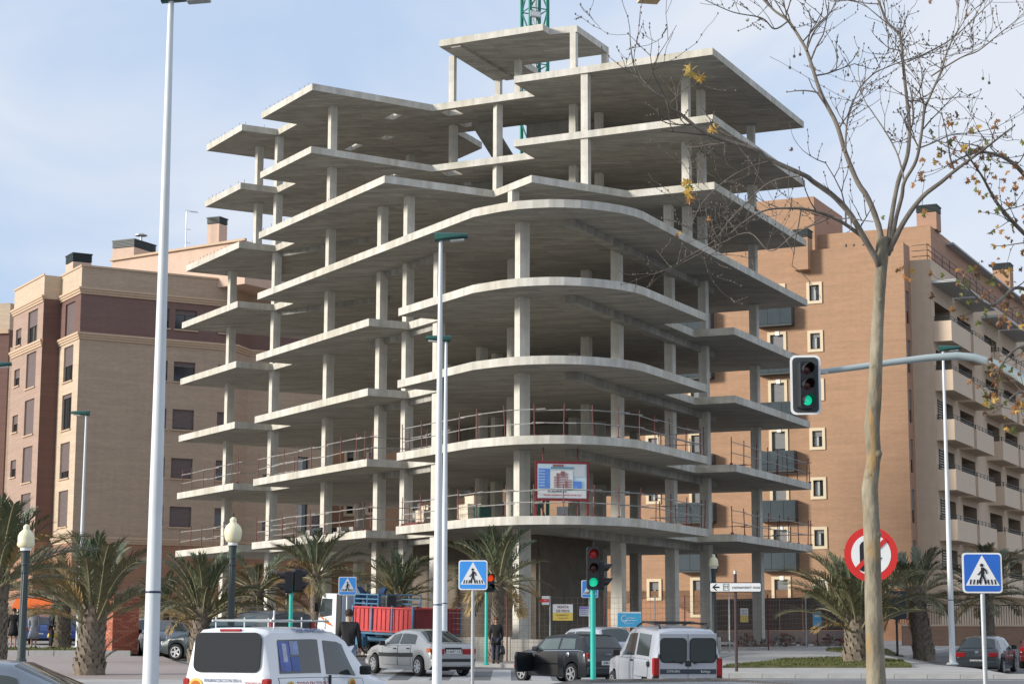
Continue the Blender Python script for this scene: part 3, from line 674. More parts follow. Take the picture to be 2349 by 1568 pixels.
mb.obj('roof_handrail', mk('rail_brown', (.10, .05, .04), .5, .1), OB)
# roof level: upper storey, stair tower, chimneys
T0 = Vector((at(2135, 520, 119.5).x, 119.5)); zt1 = at(2135, 509, 119.5).z
mb = MB(); mb.prism([tuple(T0 - nR * 9), tuple(T0), tuple(T0 + uR * 44), tuple(T0 + uR * 44 - nR * 9)], zp - 1.2, zt1 - .25); mb.obj('upper_storey', [orS], OB)
mb = MB(); mb.prism([tuple(T0 - nR * 9 - uR * .03), tuple(T0 - uR * .03 - nR * .01), tuple(T0 - nR * .01), tuple(T0 - nR * 9)], zp - 1.2, zt1 - .2); mb.obj('upper_wall', orF, OB)
mb = MB(); mb.prism([tuple(T0 + uR * 4.0), tuple(T0 + nR * .5 + uR * 4.0), tuple(T0 + nR * .5 + uR * 45), tuple(T0 + uR * 45)], zt1 - .70, zt1 - .58); mb.obj('eaves', MATS['canopy_grey'], OB)
mb = MB(); mb.prism([tuple(P0 + uR * .12), tuple(OR + uR * .12 - nR * .12), tuple(OR + uR * 1.7 - nR * .12), tuple(Q1 + uR * .2 - nR * .12), tuple(Q1 + uR * SW - nR * .12), tuple(Q1 + uR * SW - nR * 20), tuple(P0 + uR * 14)], zr - 1.6, zr - 1.2); mb.obj('roof', roofm, OB)
T1 = Vector((at(1869, 520, 122).x, 122)); zt2 = at(1869, 451, 122).z
mb = MB(); mb.prism([tuple(T1 - nR * 7), tuple(T1), tuple(T1 + uR * 6.5), tuple(T1 + uR * 6.5 - nR * 7)], zr - 1.4, zt2); mb.obj('stair_tower', orS, OB)
mb = MB(); mb.prism([tuple(T1 - nR * 7 - uR * .03), tuple(T1 - uR * .03 - nR * .01), tuple(T1 - nR * .01), tuple(T1 - nR * 7)], zr - 1.4, zt2 + .02); mb.obj('upper_wall', orF, OB)
chimney(OB, at(1842, 560, 118.5), zr - 1.3, at(1842, 548, 118.5).z, 1.0, .9, AR, orF, .45)
chimney(OB, at(2131, 520, 121), zt1 - .3, at(2131, 492, 121).z, 1.25, 1.25, AR, orS, .42)
chimney(OB, at(2301, 640, 141), zt1 - 1.0, at(2301, 622, 141).z, 1.25, 1.25, AR, orF, .42)
mb = MB(); p = at(1940, 545, 121)
for dx in (0, .5, 1.1): mb.tube([(p.x + dx, p.y, zr - 1.2), (p.x + dx, p.y, zr + .9)], .07, 6)
mb.obj('vent_pipe', darkgrey, OB)
mb = MB(); mb.bar((*P0, 11.8), (*(P0 + uR * 14), 11.8), .3, 24); mb.obj('wall', orS, OB)
# ---------------------------------------------------------------- low walls, fences in front of the orange block
fencem = mk('railing_dark', (.02, .022, .025), .5, .1)
brownw = mk('brown_hoarding', (.07, .05, .042), .8, .2, 1.5)
gw = thing('garden_wall', 'low pinkish garden wall with dark hoarding above, before the orange brick block', 'wall')
a, b = Vector((at(1640, 1470, 108).x, 108)), Vector((at(2010, 1470, 98).x, 98))
wall_seg('wall_panel', a, b, -.4, .65, .25, mk('wall_mauve', (.30, .24, .22), .9, .1), gw)
n_ = 7
for i in range(n_):
    p, q = a.lerp(b, i / n_ + .004), a.lerp(b, (i + 1) / n_ - .004); wall_seg('hoarding_panel', p, q, .66, 2.35, .08, brownw, gw)
tr = thing('terrace_wall', 'orange brick terrace wall with dark bar railing at the foot of the beige balconies', 'wall')
a, b = Vector((at(2070, 1470, 104).x, 104)), Vector((at(2420, 1470, 104).x, 104))
wall_seg('wall_panel', a, b, -.7, .9, .3, mk_brick('terrace_brick', (.30, .17, .11), (.28, .15, .1), (.3, .2, .14), rot=0), tr)
wall_seg('coping', a, b, .905, 1.0, .36, beige, tr)
mb = MB(); n_ = int((b - a).length / .13)
for i in range(n_): p = a.lerp(b, i / n_); mb.box((p.x, p.y, 1.5), (.025, .025, 1.0))
mb.bar((a.x, a.y, 2.0), (b.x, b.y, 2.0), .05); mb.obj('bar_railing', fencem, tr, kind='stuff')
# big block closing the street at the far left behind the palms, low red-brick street furniture pillar
bk = [mk('red_brick_%d' % i, c, .85, .12, 6, bump=.2) for i, c in enumerate([(.36, .10, .055), (.42, .13, .07), (.32, .085, .05), (.47, .17, .10)])]
mortar = mk('mortar', (.30, .20, .15), .95, .1)
p = at(272, 1480, 77.5); px, py = p.x, p.y; zz = gz(px, py) + .1
PB = thing('brick_pillar', 'square red brick pillar standing behind the stubby palm', 'pillar', (px, py, zz), rad(38))
mb = MB(); mb.box((0, 0, 1.15), (1.10, 1.10, 2.3)); mb.obj('mortar_core', mortar, PB)
bme = [None] * 4
for i in range(4):
    mb = MB(); mb.box((0, 0, 0), (.268, .11, .062)); bme[i] = mb.mesh('brick', bk[i])
hb = [None] * 4
for i in range(4):
    mb = MB(); mb.box((0, 0, 0), (.13, .11, .062)); hb[i] = mb.mesh('brick', bk[i])
br = random.Random(3)
for row in range(30):
    z = .04 + row * .076
    for fy, rz in ((0, 0), (1, rad(90))):
        xs = [-.42, -.14, .14, .42] if row % 2 == 0 else [-.28, 0, .28]
        for x in xs:
            v = Vector((x, -.51 - br.uniform(0, .006), z)); v.rotate(Matrix.Rotation(rz if fy == 0 else rad(-90), 3, 'Z'))
            link(br.choice(bme), 'brick', PB, tuple(v), 0 if fy == 0 else rad(-90))
        if row % 2:
            for x in (-.49, .49):
                v = Vector((x, -.512, z)); v.rotate(Matrix.Rotation(0 if fy == 0 else rad(-90), 3, 'Z')); link(br.choice(hb), 'brick', PB, tuple(v), 0 if fy == 0 else rad(-90))
mb = MB(); mb.box((0, 0, 2.36), (1.22, 1.22, .08)); mb.obj('coping', mortar, PB)
# garden wall at the foot of the left block
fw = thing('garden_wall', 'long tan garden wall at the foot of the brown brick block behind the palms', 'wall')
a, b = Vector((-42, 107.5)), Vector((-8, 113))
wall_seg('wall_panel', a, b, -.4, 1.9, .3, mk('tan_render', (.42, .31, .20), .9, .1, 1.0, streak=.1), fw)
sh = thing('shop_awning', 'orange shop awning hung out behind the standing people', 'awning')
p = at(92, 1385, 100); mb = MB()
for i in range(6):
    mb.bar((p.x - 1.0 + i * .4, p.y, p.z + .35), (p.x - 1.0 + i * .4, p.y - 1.0, p.z - .25), .39, .02, 0)
mb.obj('canvas', mk('orange_canvas', (.75, .14, .02), .8, .05), sh)
mb = MB(); mb.box((p.x, p.y + .1, p.z + .38), (2.5, .12, .1)); mb.bar((p.x - 1.1, p.y, p.z + .3), (p.x - 1.1, p.y - .95, p.z - .3), .04); mb.bar((p.x + 1.1, p.y, p.z + .3), (p.x + 1.1, p.y - .95, p.z - .3), .04)
mb.tube([(p.x - 1.15, p.y + .15, p.z + .35), (p.x - 1.15, p.y + .15, gz(p.x, p.y))], .04, 6); mb.tube([(p.x + 1.15, p.y + .15, p.z + .35), (p.x + 1.15, p.y + .15, gz(p.x, p.y))], .04, 6); mb.obj('awning_frame', galv, sh)
# ---------------------------------------------------------------- tower crane rising from the courtyard
crg = mk('crane_green', (.02, .20, .14), .5, .12, 3)
cx, cy, cr_ = 1.17, 101.0, rad(25)
CR = thing('tower_crane', 'green lattice tower crane mast rising behind the top slab with its pale counterweight above', 'crane', (cx, cy, -.2), cr_)
mb = MB()
zt_, wd = 52.0, .52
for sx in (-1, 1):
    for sy in (-1, 1): mb.box((sx * wd, sy * wd, zt_ / 2), (.14, .14, zt_))
mb.obj('mast_leg', crg, CR)
mb = MB(); nseg = 34
for i in range(nseg):
    z0, z1 = i * zt_ / nseg, (i + 1) * zt_ / nseg
    for f in range(4):
        c_, s_ = math.cos(f * math.pi / 2), math.sin(f * math.pi / 2)
        R_ = lambda x, y: (x * c_ - y * s_, x * s_ + y * c_)
        a, b = R_(-wd, -wd), R_(wd, -wd)
        if i % 2: a, b = b, a
        mb.bar((*a, z0), (*b, z1), .06)
        mb.bar((*a, z0), (*b, z0), .05)
mb.obj('bracing', crg, CR)
mb = MB(); mb.box((.1, .2, zt_ / 2), (.05, .4, zt_)); mb.obj('ladder', galv, CR)
mb = MB(); zl = at(1215, 42, 101).z + .2; mb.box((-.25, -.6, zl), (.62, .14, .34)); mb.obj('floodlight', galv, CR)
mb = MB(); mb.box((-.25, -.68, zl), (.5, .02, .24)); mb.obj('lamp_lens', white, CR)
q = CR.matrix_basis
cwp = at(1490, 2, 119); CRi = (Matrix.Translation((cx, cy, -.2)) @ Matrix.Rotation(cr_, 4, 'Z')).inverted()
l = CRi @ Vector((cwp.x, cwp.y, cwp.z + 1.05)); mb = MB(); mb.box(tuple(l), (1.3, 1.3, 2.1), -cr_ + rad(10)); mb.obj('counterweight', mk('crane_counterweight', (.55, .47, .28), .8, .1), CR)
mb = MB(); d = Vector((l.x, l.y, 0)); d2 = d.normalized()
for sgn in (-.5, .5):
    n2 = Vector((-d2.y, d2.x, 0)) * sgn
    mb.bar(Vector((0, 0, l.z + 2.6)) + n2 - d2 * 12, d * 1.15 + n2 + Vector((0, 0, l.z + 2.6)), .14)
for i in range(28): s_ = -12 + i * (12 + d.length) / 27; mb.bar(d2 * s_ + Vector((-d2.y, d2.x, 0)) * .5 + Vector((0, 0, l.z + 2.6)), d2 * (s_ + .6) - Vector((-d2.y, d2.x, 0)) * .5 + Vector((0, 0, l.z + 2.6)), .06)
mb.obj('jib', crg, CR)
# ---------------------------------------------------------------- hoarding board on the first slab
bb_z = zb(1) + TH
pL, pR_ = at(1230, 1145, 72.9), at(1349, 1150, 73.2)
BB = thing('site_billboard', 'billboard with red frame and blue picture of the finished block, on the lowest curved slab', 'billboard', ((pL.x + pR_.x) / 2, (pL.y + pR_.y) / 2 + .35, bb_z), math.atan2(pR_.y - pL.y, pR_.x - pL.x))
bw, bz0, bz1 = (pR_ - pL).length, at(1290, 1148, 73.4).z - bb_z, at(1290, 1058, 73.4).z - bb_z
bh = bz1 - bz0
frm = mk('billboard_frame_red', (.22, .012, .018), .45, .08)
mb = MB(); t = .09
for xx in (-bw / 2, bw / 2): mb.box((xx, 0, (bz1) / 2 + .0), (.07, .07, bz1))
mb.box((0, -.01, bz1 - t / 2), (bw - .07, .06, t)); mb.box((0, -.01, bz0 + t / 2), (bw - .07, .06, t)); mb.obj('red_frame', frm, BB)
mb = MB(); mb.tube([(-bw * .36, .05, 0), (-bw * .36, .05, 2.6)], .03, 6); mb.tube([(bw * .31, .05, 0), (bw * .31, .05, 2.6)], .03, 6); mb.obj('prop', rust, BB)
def flat(name, m, par, x, z, w_, h, y, r=0):
    mb = MB()
    if r: plate(mb, rrect(w_, h, r), -.003, .003)
    else: mb.box((0, 0, 0), (w_, .006, h))
    return mb.obj(name, m, par, loc=(x, y, z))
bpan = mk('board_pale_blue', (.50, .64, .70), .5, .06, 2); bblu = mk('board_blue', (.10, .24, .62), .5, .25, 6); bgry = mk('board_grey', (.50, .54, .56), .5, .06)
bmar = mk('board_maroon', (.30, .12, .12), .6, .1); bteal = mk('board_teal', (.12, .27, .36), .5, .1); bwhite = mk('board_white', (.68, .70, .68), .5, .04)
iw, ih = bw - .1, bh - 2 * t; icz = (bz0 + bz1) / 2
flat('board_panel', bpan, BB, 0, icz, iw, ih, -.03)
def brel(name, m, u0, u1, v0, v1, lay=1):   # fractions of the panel, v from the top
    return flat(name, m, BB, -iw / 2 + iw * (u0 + u1) / 2, icz + ih / 2 - ih * (v0 + v1) / 2, iw * (u1 - u0), ih * (v1 - v0), -.034 - .007 * lay)
brel('picture_block', bblu, .02, .25, .14, .71); brel('picture_block', bgry, .28, .97, .02, .38); brel('picture_block', bteal, .27, .74, .09, .145, 2)
brel('picture_block', bmar, .31, .53, .02, .085, 2); brel('picture_block', bwhite, .26, .72, .2, .72, 2); brel('picture_block', bblu, .73, .90, .5, .70, 2)
for i in range(6): brel('picture_stripe', bpan, .03, .15, .2 + i * .085, .222 + i * .085, 2)
for i in range(9): brel('picture_storey', bmar, .33 + (.05 if i < 2 else 0), .70 - (.08 if i < 4 else 0), .275 + i * .048, .30 + i * .048, 3)
brel('picture_tower', bmar, .47, .55, .215, .36, 4); brel('picture_tower', bmar, .39, .425, .27, .69, 4); brel('picture_tower', bmar, .56, .60, .5, .70, 4)
brel('text_band', bwhite, .01, .99, .73, .985, 1)
text('EL ADARVE, S.L.', .105, BB, (-.18, -.05, icz - ih * .30), signblack); text('TELFNO: 96 654 64 24   MOVIL 620 08 27 27', .085, BB, (0, -.05, icz - ih * .405), signred, sx=.9); text('VENTA DE VIVIENDAS', .06, BB, (.05, -.05, icz - ih * .245), bteal)
# ---------------------------------------------------------------- stacks on the first slab
blk = mk('grey_block', (.38, .36, .33), .9, .12, 4); blk2 = mk('cream_block', (.62, .52, .40), .9, .08, 4); pal = mk('pallet_wood', (.22, .13, .07), .9, .2, 4)
def stack(label, u, v, y, n, rows_, m, rz=AL, z=None, bs=(.42, .2, .2)):
    p = at(u, v, y); z = bb_z if z is None else z
    t = thing('block_stack', label, 'block stack', (p.x, p.y, z), rz)
    mb = MB()
    for xx in (-.45, 0, .45): mb.box((xx, 0, .05), (.1, .9, .1))
    for yy in (-.4, -.2, 0, .2, .4): mb.box((0, yy, .112), (1.05, .12, .022))
    mb.obj('pallet', pal, t)
    b = MB(); b.box((0, 0, 0), (bs[0] - .012, bs[1] - .01, bs[2] - .01)); me = b.mesh('block', m); r = random.Random(u)
    for k in range(rows_):
        for i in range(n):
            for j in range(4 if k < rows_ - 1 else r.randint(2, 4)):
                link(me, 'block', t, (-.43 + i * bs[0] + r.uniform(-.01, .01), -.3 + j * bs[1] + r.uniform(-.01, .01), .125 + bs[2] * (k + .5)), r.uniform(-.03, .03))
    return t
stack('grey block stack on the lowest slab behind the third pillar from the left end', 938, 1200, 86.5, 2, 4, blk)
stack('cream block stack on the lowest slab beside the corner of the stepped balcony', 975, 1180, 84.0, 2, 5, blk2)
stack('low stack of grey blocks on the lowest slab between the two left pillars', 715, 1235, 92.5, 3, 2, blk)
stack('flat stack of pale blocks on the lowest slab near the balcony end', 795, 1225, 89.5, 3, 2, blk)
stack('pale block stack on the lowest slab just right of the slim lamp posts', 1075, 1170, 77.5, 2, 3, blk2)
def crate(name, label, cat, u, v, y, size, m, z=None, rz=AL):
    p = at(u, v, y); t = thing(name, label, cat, (p.x, p.y, bb_z if z is None else z), rz); sx, sy, sz = size
    mb = MB(); mb.box((0, 0, .03), (sx, sy, .06)); mb.obj('base', m, t)
    for yy in (-sy / 2, sy / 2): mb = MB(); mb.box((0, yy, sz / 2 + .06), (sx, .04, sz)); mb.obj('side', m, t)
    for xx in (-sx / 2, sx / 2): mb = MB(); mb.box((xx, 0, sz / 2 + .06), (.04, sy - .04, sz)); mb.obj('end', m, t)
    mb = MB(); mb.box((0, 0, sz + .07), (sx + .06, sy + .06, .03)); mb.obj('rim', m, t); return t
crate('mortar_tub', 'dark open mortar tub on the lowest slab among the left pillars', 'tub', 742, 1230, 91.5, (1.3, .8, .5), darkgrey)
crate('tool_chest', 'maroon chest on the lowest slab beneath the cream block stack', 'chest', 955, 1190, 82.6, (1.5, .6, .22), rust)
crate('tool_chest', 'small green chest on the lowest slab between two guard posts', 'chest', 1105, 1165, 76.9, (.6, .5, .5), mk('chest_green', (.02, .07, .05), .6, .1))
crate('notice_board', 'pale notice crate standing on the lowest slab behind a red guard post', 'crate', 1085, 1150, 79.0, (.75, .3, 1.1), blk2)
# ---------------------------------------------------------------- welded mesh fence round the site and its notices
wire = mk('fence_wire', (.20, .165, .14), .7, .1)
MF = thing('mesh_fence', 'rusty welded wire mesh fence round the building site', 'fence')
fp = [PL(21.5, 1.3), PL(13.4, 1.4), PL(7.2, 1.35), (-.15, 71.5), (1.4, 71.1), (3.4, 71.5), (5.3, 72.7), PR(8.0, 1.25), PR(13, 1.3), PR(18, 1.3), PR(23.5, 1.3), PR(29, 1.3)]
for i, (p, q) in enumerate(zip(fp, fp[1:])):
    p, q = Vector(p), Vector(q); L_ = (q - p).length; z0 = gz(*p) + .12; z1 = gz(*q) + .12; mb = MB()
    n_ = int(L_ / .2)
    for j in range(n_ + 1): a = p.lerp(q, j / n_); zz = z0 + (z1 - z0) * j / n_; mb.box((a.x, a.y, zz + 1.15), (.008, .008, 2.3))
    for j in range(12): mb.bar((p.x, p.y, z0 + .1 + j * .2), (q.x, q.y, z1 + .1 + j * .2), .007)
    mb.obj('wire_panel', wire, MF, kind='stuff')
    mb = MB(); mb.tube([(p.x, p.y, z0 - .1), (p.x, p.y, z0 + 2.35)], .03, 6); mb.obj('post', rust if i % 2 else galv, MF)
yel = mk('notice_yellow', (.70, .52, .10), .6, .1); purp = mk('notice_purple', (.22, .18, .48), .6, .2, 9)
def notice(name, label, u0, u1, v0, v1, y, build, rz=0):
    a, b = at(u0, v1, y), at(u1, v0, y)
    t = thing(name, label, 'sign', ((a.x + b.x) / 2, y, (a.z + b.z) / 2), rz); w_, h = abs(b.x - a.x), b.z - a.z
    mb = MB(); mb.box((0, .0, 0), (w_, .03, h)); mb.obj('board', bwhite, t); build(t, w_, h)
    return t
def venta(t, w_, h):
    flat('yellow_half', yel, t, 0, -h * .26, w_, h * .48, -.02)
    text('VENTA', h * .23, t, (0, -.022, h * .33), frm, sx=1.0); text('DE PISOS', h * .23, t, (0, -.022, h * .08), frm, sx=.9); text('EL ADARVE, S.L.', h * .11, t, (0, -.026, -.17 * h), signblack); text('96 654 64 24', h * .11, t, (0, -.026, -.36 * h), frm)
notice('sale_sign', 'sale sign reading VENTA DE PISOS in red over yellow on the site fence', 1268, 1314, 1385, 1422, 70.9, venta)
def arrow_(t, w_, h):
    flat('red_band', signred, t, -w_ * .1, -.02 * h, w_ * 1.1, h * .36, -.02)
    mb = MB(); plate(mb, [(-w_ * .8, -.02 * h), (-w_ * .6, -.2 * h), (-w_ * .6, .16 * h)], -.023, -.017); mb.obj('arrow_tip', signred, t); text('PISOS', h * .16, t, (0, -.03, 0), white)
notice('arrow_sign', 'small white sign with a red arrow pointing left on the site wall', 1243, 1260, 1366, 1386, 71.0, arrow_)
def purple_(t, w_, h):
    flat('purple_band', purp, t, 0, h * .36, w_, h * .24, -.02)
    for i in range(3):
        for j in range(4): flat('print', purp, t, -w_ * .33 + j * w_ * .22, h * .1 - i * h * .2, w_ * .14, h * .1, -.02)
notice('notice_sign', 'small white and purple notice on the site fence next to the sale sign', 1329, 1350, 1390, 1412, 71.1, purple_)
def blue_(t, w_, h):
    flat('blue_field', mk('notice_cyan', (.06, .40, .66), .5, .08), t, 0, -.03 * h, w_ * .96, h * .86, -.02)
    mb = MB(); mb.tube([(-w_ * .2 + w_ * .13 * math.cos(a_ / 10 * 5 + 1), -.026, h * .05 + w_ * .13 * math.sin(a_ / 10 * 5 + 1)) for a_ in range(11)], .012, 5); mb.obj('logo_swirl', white, t)
    text('mediterr', h * .17, t, (.06 * w_, -.026, h * .1), white); flat('white_line', white, t, 0, -h * .05, w_ * .6, h * .03, -.026); text('96 545 12 07', h * .12, t, (0, -.026, -h * .24), white)
notice('company_sign', 'bright blue company sign hung on the site fence between two pillars', 1416, 1471, 1402, 1438, 71.4, blue_, rad(4))
notice('sale_sign', 'narrow red and yellow sale sign on the dark fence behind the direction sign', 1698, 1716, 1394, 1426, 88.0, lambda t, w_, h: (flat('yellow_half', yel, t, 0, -h * .25, w_, h * .46, -.02), text('VENTA', h * .13, t, (0, -.022, h * .32), frm, sx=.8), text('DE PISOS', h * .13, t, (0, -.022, h * .12), frm, sx=.6)))
notice('company_sign', 'small blue board on a stake before the brown hoarding', 1865, 1884, 1402, 1436, 92.0, lambda t, w_, h: (flat('blue_field', MATS['notice_cyan'], t, 0, 0, w_ * .96, h * .96, -.02), flat('print', white, t, 0, h * .2, w_ * .6, h * .12, -.026), (lambda mb: (mb.tube([(0, .03, h / 2), (0, .03, -h / 2 - 1.2)], .025, 6), mb.obj('stake', rust, t)))(MB())))
# dark hoardings along the right flank of the site, kerbside rubble
for i, (a, b) in enumerate(()):
    t = thing('site_hoarding', 'dark brown site hoarding between the right pillars, ' + ('nearer the street corner' if i == 0 else 'further from the street corner'), 'hoarding')
    p, q = Vector(a), Vector(b); n_ = 4
    for j in range(n_): wall_seg('hoarding_panel', p.lerp(q, j / n_ + .004), p.lerp(q, (j + 1) / n_ - .004), gz(*p) + .9, gz(*p) + 2.5, .06, brownw, t)
    wall_seg('base_wall', p, q, gz(*p) - .1, gz(*p) + .89, .2, sitew, t)
rb = random.Random(9); rub = mk('rubble_red', (.20, .085, .06), .95, .3, 6); rub2 = mk('rubble_grey', (.22, .2, .18), .95, .2, 6)
for lab, (u, v, y), n_ in (('heap of broken red brick rubble at the foot of the right pillar', (1715, 1462, 91), 70), ('heap of broken brick and timber before the low garden wall', (1800, 1470, 93), 80), ('small heap of rubble before the garden wall near the big right palm', (1905, 1465, 93), 60)):
    p = at(u, v, y); mb = MB()
    for i in range(n_):
        a_, r_ = rb.uniform(0, 6.28), abs(rb.gauss(0, .55)); h = max(0, .55 - r_ * .5) * rb.random()
        mb.box((r_ * 1.5 * math.cos(a_), r_ * math.sin(a_), h + .05), (rb.uniform(.08, .3), rb.uniform(.06, .2), rb.uniform(.05, .14)), rb.uniform(0, 3), rb.randint(0, 1))
    o = mb.obj('rubble_heap', [rub, rub2], loc=(p.x, p.y, gz(p.x, p.y) + .1)); tag(o, lab, 'rubble', None, 'stuff')
# ---------------------------------------------------------------- street lamps
def street_lamp(label, u_base, u_top, v_top, y, facing, d0=.235, d1=.085, grp='tall white street lamps', uo=None):
    pt = at(u_top, v_top, y); x = pt.x; zb_ = gz(x, y) + .12; H = pt.z - zb_
    t = thing('street_lamp', label, 'street lamp', (x, y, zb_), 0, grp)
    mb = MB(); rs = []; pts = []
    for i in range(9): f = i / 8; pts.append((0, 0, f * H)); rs.append((d0 + (d1 - d0) * f) / 2)
    mb.tube(pts, rs, 20)
    o = mb.obj('pole', white_steel, t); smooth_angle(o)
    mb = MB(); mb.lathe([(d0 * .95, 0), (d0 * .95, .03), (d0 * .55, .05)], (0, 0, 0), 16)
    for k in range(4): a = rad(45 + 90 * k); mb.lathe([(.018, .03), (.018, .08)], (d0 * .78 * math.cos(a), d0 * .78 * math.sin(a), 0), 6)
    mb.obj('base_flange', white_steel, t)
    f0 = H * .20; rr = (d0 + (d1 - d0) * .2) / 2 + .004
    mb = MB(); mb.lathe([(rr, f0), (rr + .004, f0 + .012), (rr, f0 + .03)], (0, 0, 0), 20); mb.obj('band', mk('strap_navy', (.03, .03, .08), .5, 0) if 'strap_navy' not in MATS else MATS['strap_navy'], t)
    L = .66; head = link(None, 'lamp_head', t, (0, 0, H), facing); head.rotation_euler = (0, rad(-5), facing); head.empty_display_size = .2
    mb = MB(); sec = []
    n = 9
    for i in range(n):
        f = i / (n - 1); xx = -.14 + f * (L + .14); wy = .165 * (math.sin(math.pi * min(.97, .12 + .80 * f)) ** .55); hh = .19 * (1 - .55 * f); zc = .02 + .05 * f - .03 * f * f
        sec.append([(xx, wy * math.cos(2 * math.pi * k / 12), zc + (hh if math.sin(2 * math.pi * k / 12) > 0 else .045) * math.sin(2 * math.pi * k / 12)) for k in range(12)])
    o_ = len(mb.v); mb.v += [p for s in sec for p in s]
    for i in range(n - 1):
        for k in range(12): a, b = i * 12 + k, i * 12 + (k + 1) % 12; mb.f.append([a, b, b + 12, a + 12]); mb.m.append(0)
    mb.f.append(list(reversed(range(12)))); mb.m.append(0); mb.f.append([(n - 1) * 12 + k for k in range(12)]); mb.m.append(0)
    o = mb.obj('housing', green_lamp, head); smooth_angle(o, 50)
    mb = MB(); mb.box((L * .6, 0, -.03), (.34, .19, .05)); bevel(mb.obj('diffuser', lamp_glass, head), .02)
    return t
street_lamp('tall white street lamp nearest the viewer, cut by the top of the view', 350, 392.5, 2, 27, 0, .235, .085)
street_lamp('slim white street lamp with its green head over the curved corner slabs', 1001, 1011, 552, 46, 0)
street_lamp('white street lamp partly behind the slim one, its green head turned left', 1022, 1023.5, 783, 61.8, rad(180))
street_lamp('white street lamp at the right before the beige balconies', 2187, 2163, 804, 72, 0)
street_lamp('distant white street lamp before the tan brick wall at the left', 186, 198, 952, 85, rad(180))
street_lamp('white street lamp beyond the left edge with only its green head showing', -16, -16, 842, 69, rad(0))
# globe lamps on fluted dark posts
def globe_lamp(label, u, v_bot, v_top, y):
    p = at(u, v_bot, y); q = at(u, v_top, y); zb_ = gz(p.x, y) + .12; H = p.z - zb_; g = q.z - p.z
    t = thing('globe_lamp', label, 'street lamp', (p.x, y, zb_), 0, 'cream globe lamps on dark posts')
    mb = MB(); prof = [(.17, 0), (.17, .1), (.15, .16), (.125, .3), (.105, .75), (.12, .78), (.12, .86), (.098, .9), (.085, H - .55), (.10, H - .53), (.10, H - .49), (.088, H - .47), (.088, H - .36), (.10, H - .34), (.10, H - .30), (.09, H - .28), (.105, H - .05), (.115, H)]
    n = 24; o_ = len(mb.v)
    for r, z in prof:
        for k in range(n):
            a = 2 * math.pi * k / n; rr = r * (1 - (.09 if (k % 2 and .9 < z < H - .5) else 0)); mb.v.append((rr * math.cos(a), rr * math.sin(a), z))
    for i in range(len(prof) - 1):
        for k in range(n): a, b = i * n + k, i * n + (k + 1) % n; mb.f.append([a, b, b + n, a + n]); mb.m.append(0)
    mb.obj('post', MATS.get('globe_post') or mk('globe_post', (.035, .05, .05), .45, .15, 3), t)
    mb = MB(); mb.lathe([(.13, 0), (.13, .05), (.115, .07)], (0, 0, H), 16); mb.obj('collar', white, t)
    R_ = g * .29; gl = [(.11, .07), (.17, .1), (.21, .17), (R_ * .98, .28), (R_, .36), (R_ * .97, .44), (R_ * .8, .53), (R_ * .52, .60), (R_ * .36, .64), (R_ * .38, .67), (R_ * .40, .71), (R_ * .30, .75), (R_ * .16, .78), (.02, .79)]
    gl = [(r, z * g / .86) for r, z in gl]; mb = MB(); mb.lathe(gl, (0, 0, H), 24); o = mb.obj('globe', globe, t, smooth=True)
    mb = MB(); mb.lathe([(.02, 0), (.028, .03), (.012, .06), (.022, .09), (.004, .14)], (0, 0, H + .785 * g / .86), 8); mb.obj('finial', blackp, o)
globe_lamp('cream globe lamp on a dark post near the bright left palm', 534, 1250, 1179, 52)
globe_lamp('cream globe lamp half hidden by the big palm at the left edge', 59, 1262, 1196, 46.5)
globe_lamp('cream globe lamp on a grey post beside the white direction sign', 1637, 1303, 1267, 78)
# ---------------------------------------------------------------- road signs
def ped_figure(mb, s, cx=0, cz=0, y0=-.026, y1=-.02):
    """walking figure over zebra bars, in a unit of the sign side s"""
    P = lambda pts: [(cx + x * s, cz + z * s) for x, z in pts]
    plate(mb, [(cx - .015 * s + .042 * s * math.cos(a * .5236), cz + .20 * s + .042 * s * math.sin(a * .5236)) for a in range(12)], y0, y1)
    plate(mb, P([(-.035, .145), (.03, .145), (.05, .09), (.035, -.06), (-.04, -.06), (-.035, .06)]), y0, y1)
    plate(mb, P([(-.03, .14), (-.03, .085), (-.10, -.01), (-.135, -.025), (-.115, -.045), (-.075, -.03), (-.03, .04), (.0, .1)]), y0 - .001, y1)
    plate(mb, P([(.03, .145), (.10, .08), (.115, -.01), (.09, -.015), (.08, .05), (.03, .095)]), y0 - .001, y1)
    plate(mb, P([(-.04, -.05), (.005, -.05), (-.035, -.16), (-.075, -.24), (-.11, -.24), (-.075, -.14)]), y0 - .002, y1)
    plate(mb, P([(-.01, -.05), (.038, -.05), (.06, -.13), (.11, -.235), (.07, -.24), (.02, -.14)]), y0 - .002, y1)
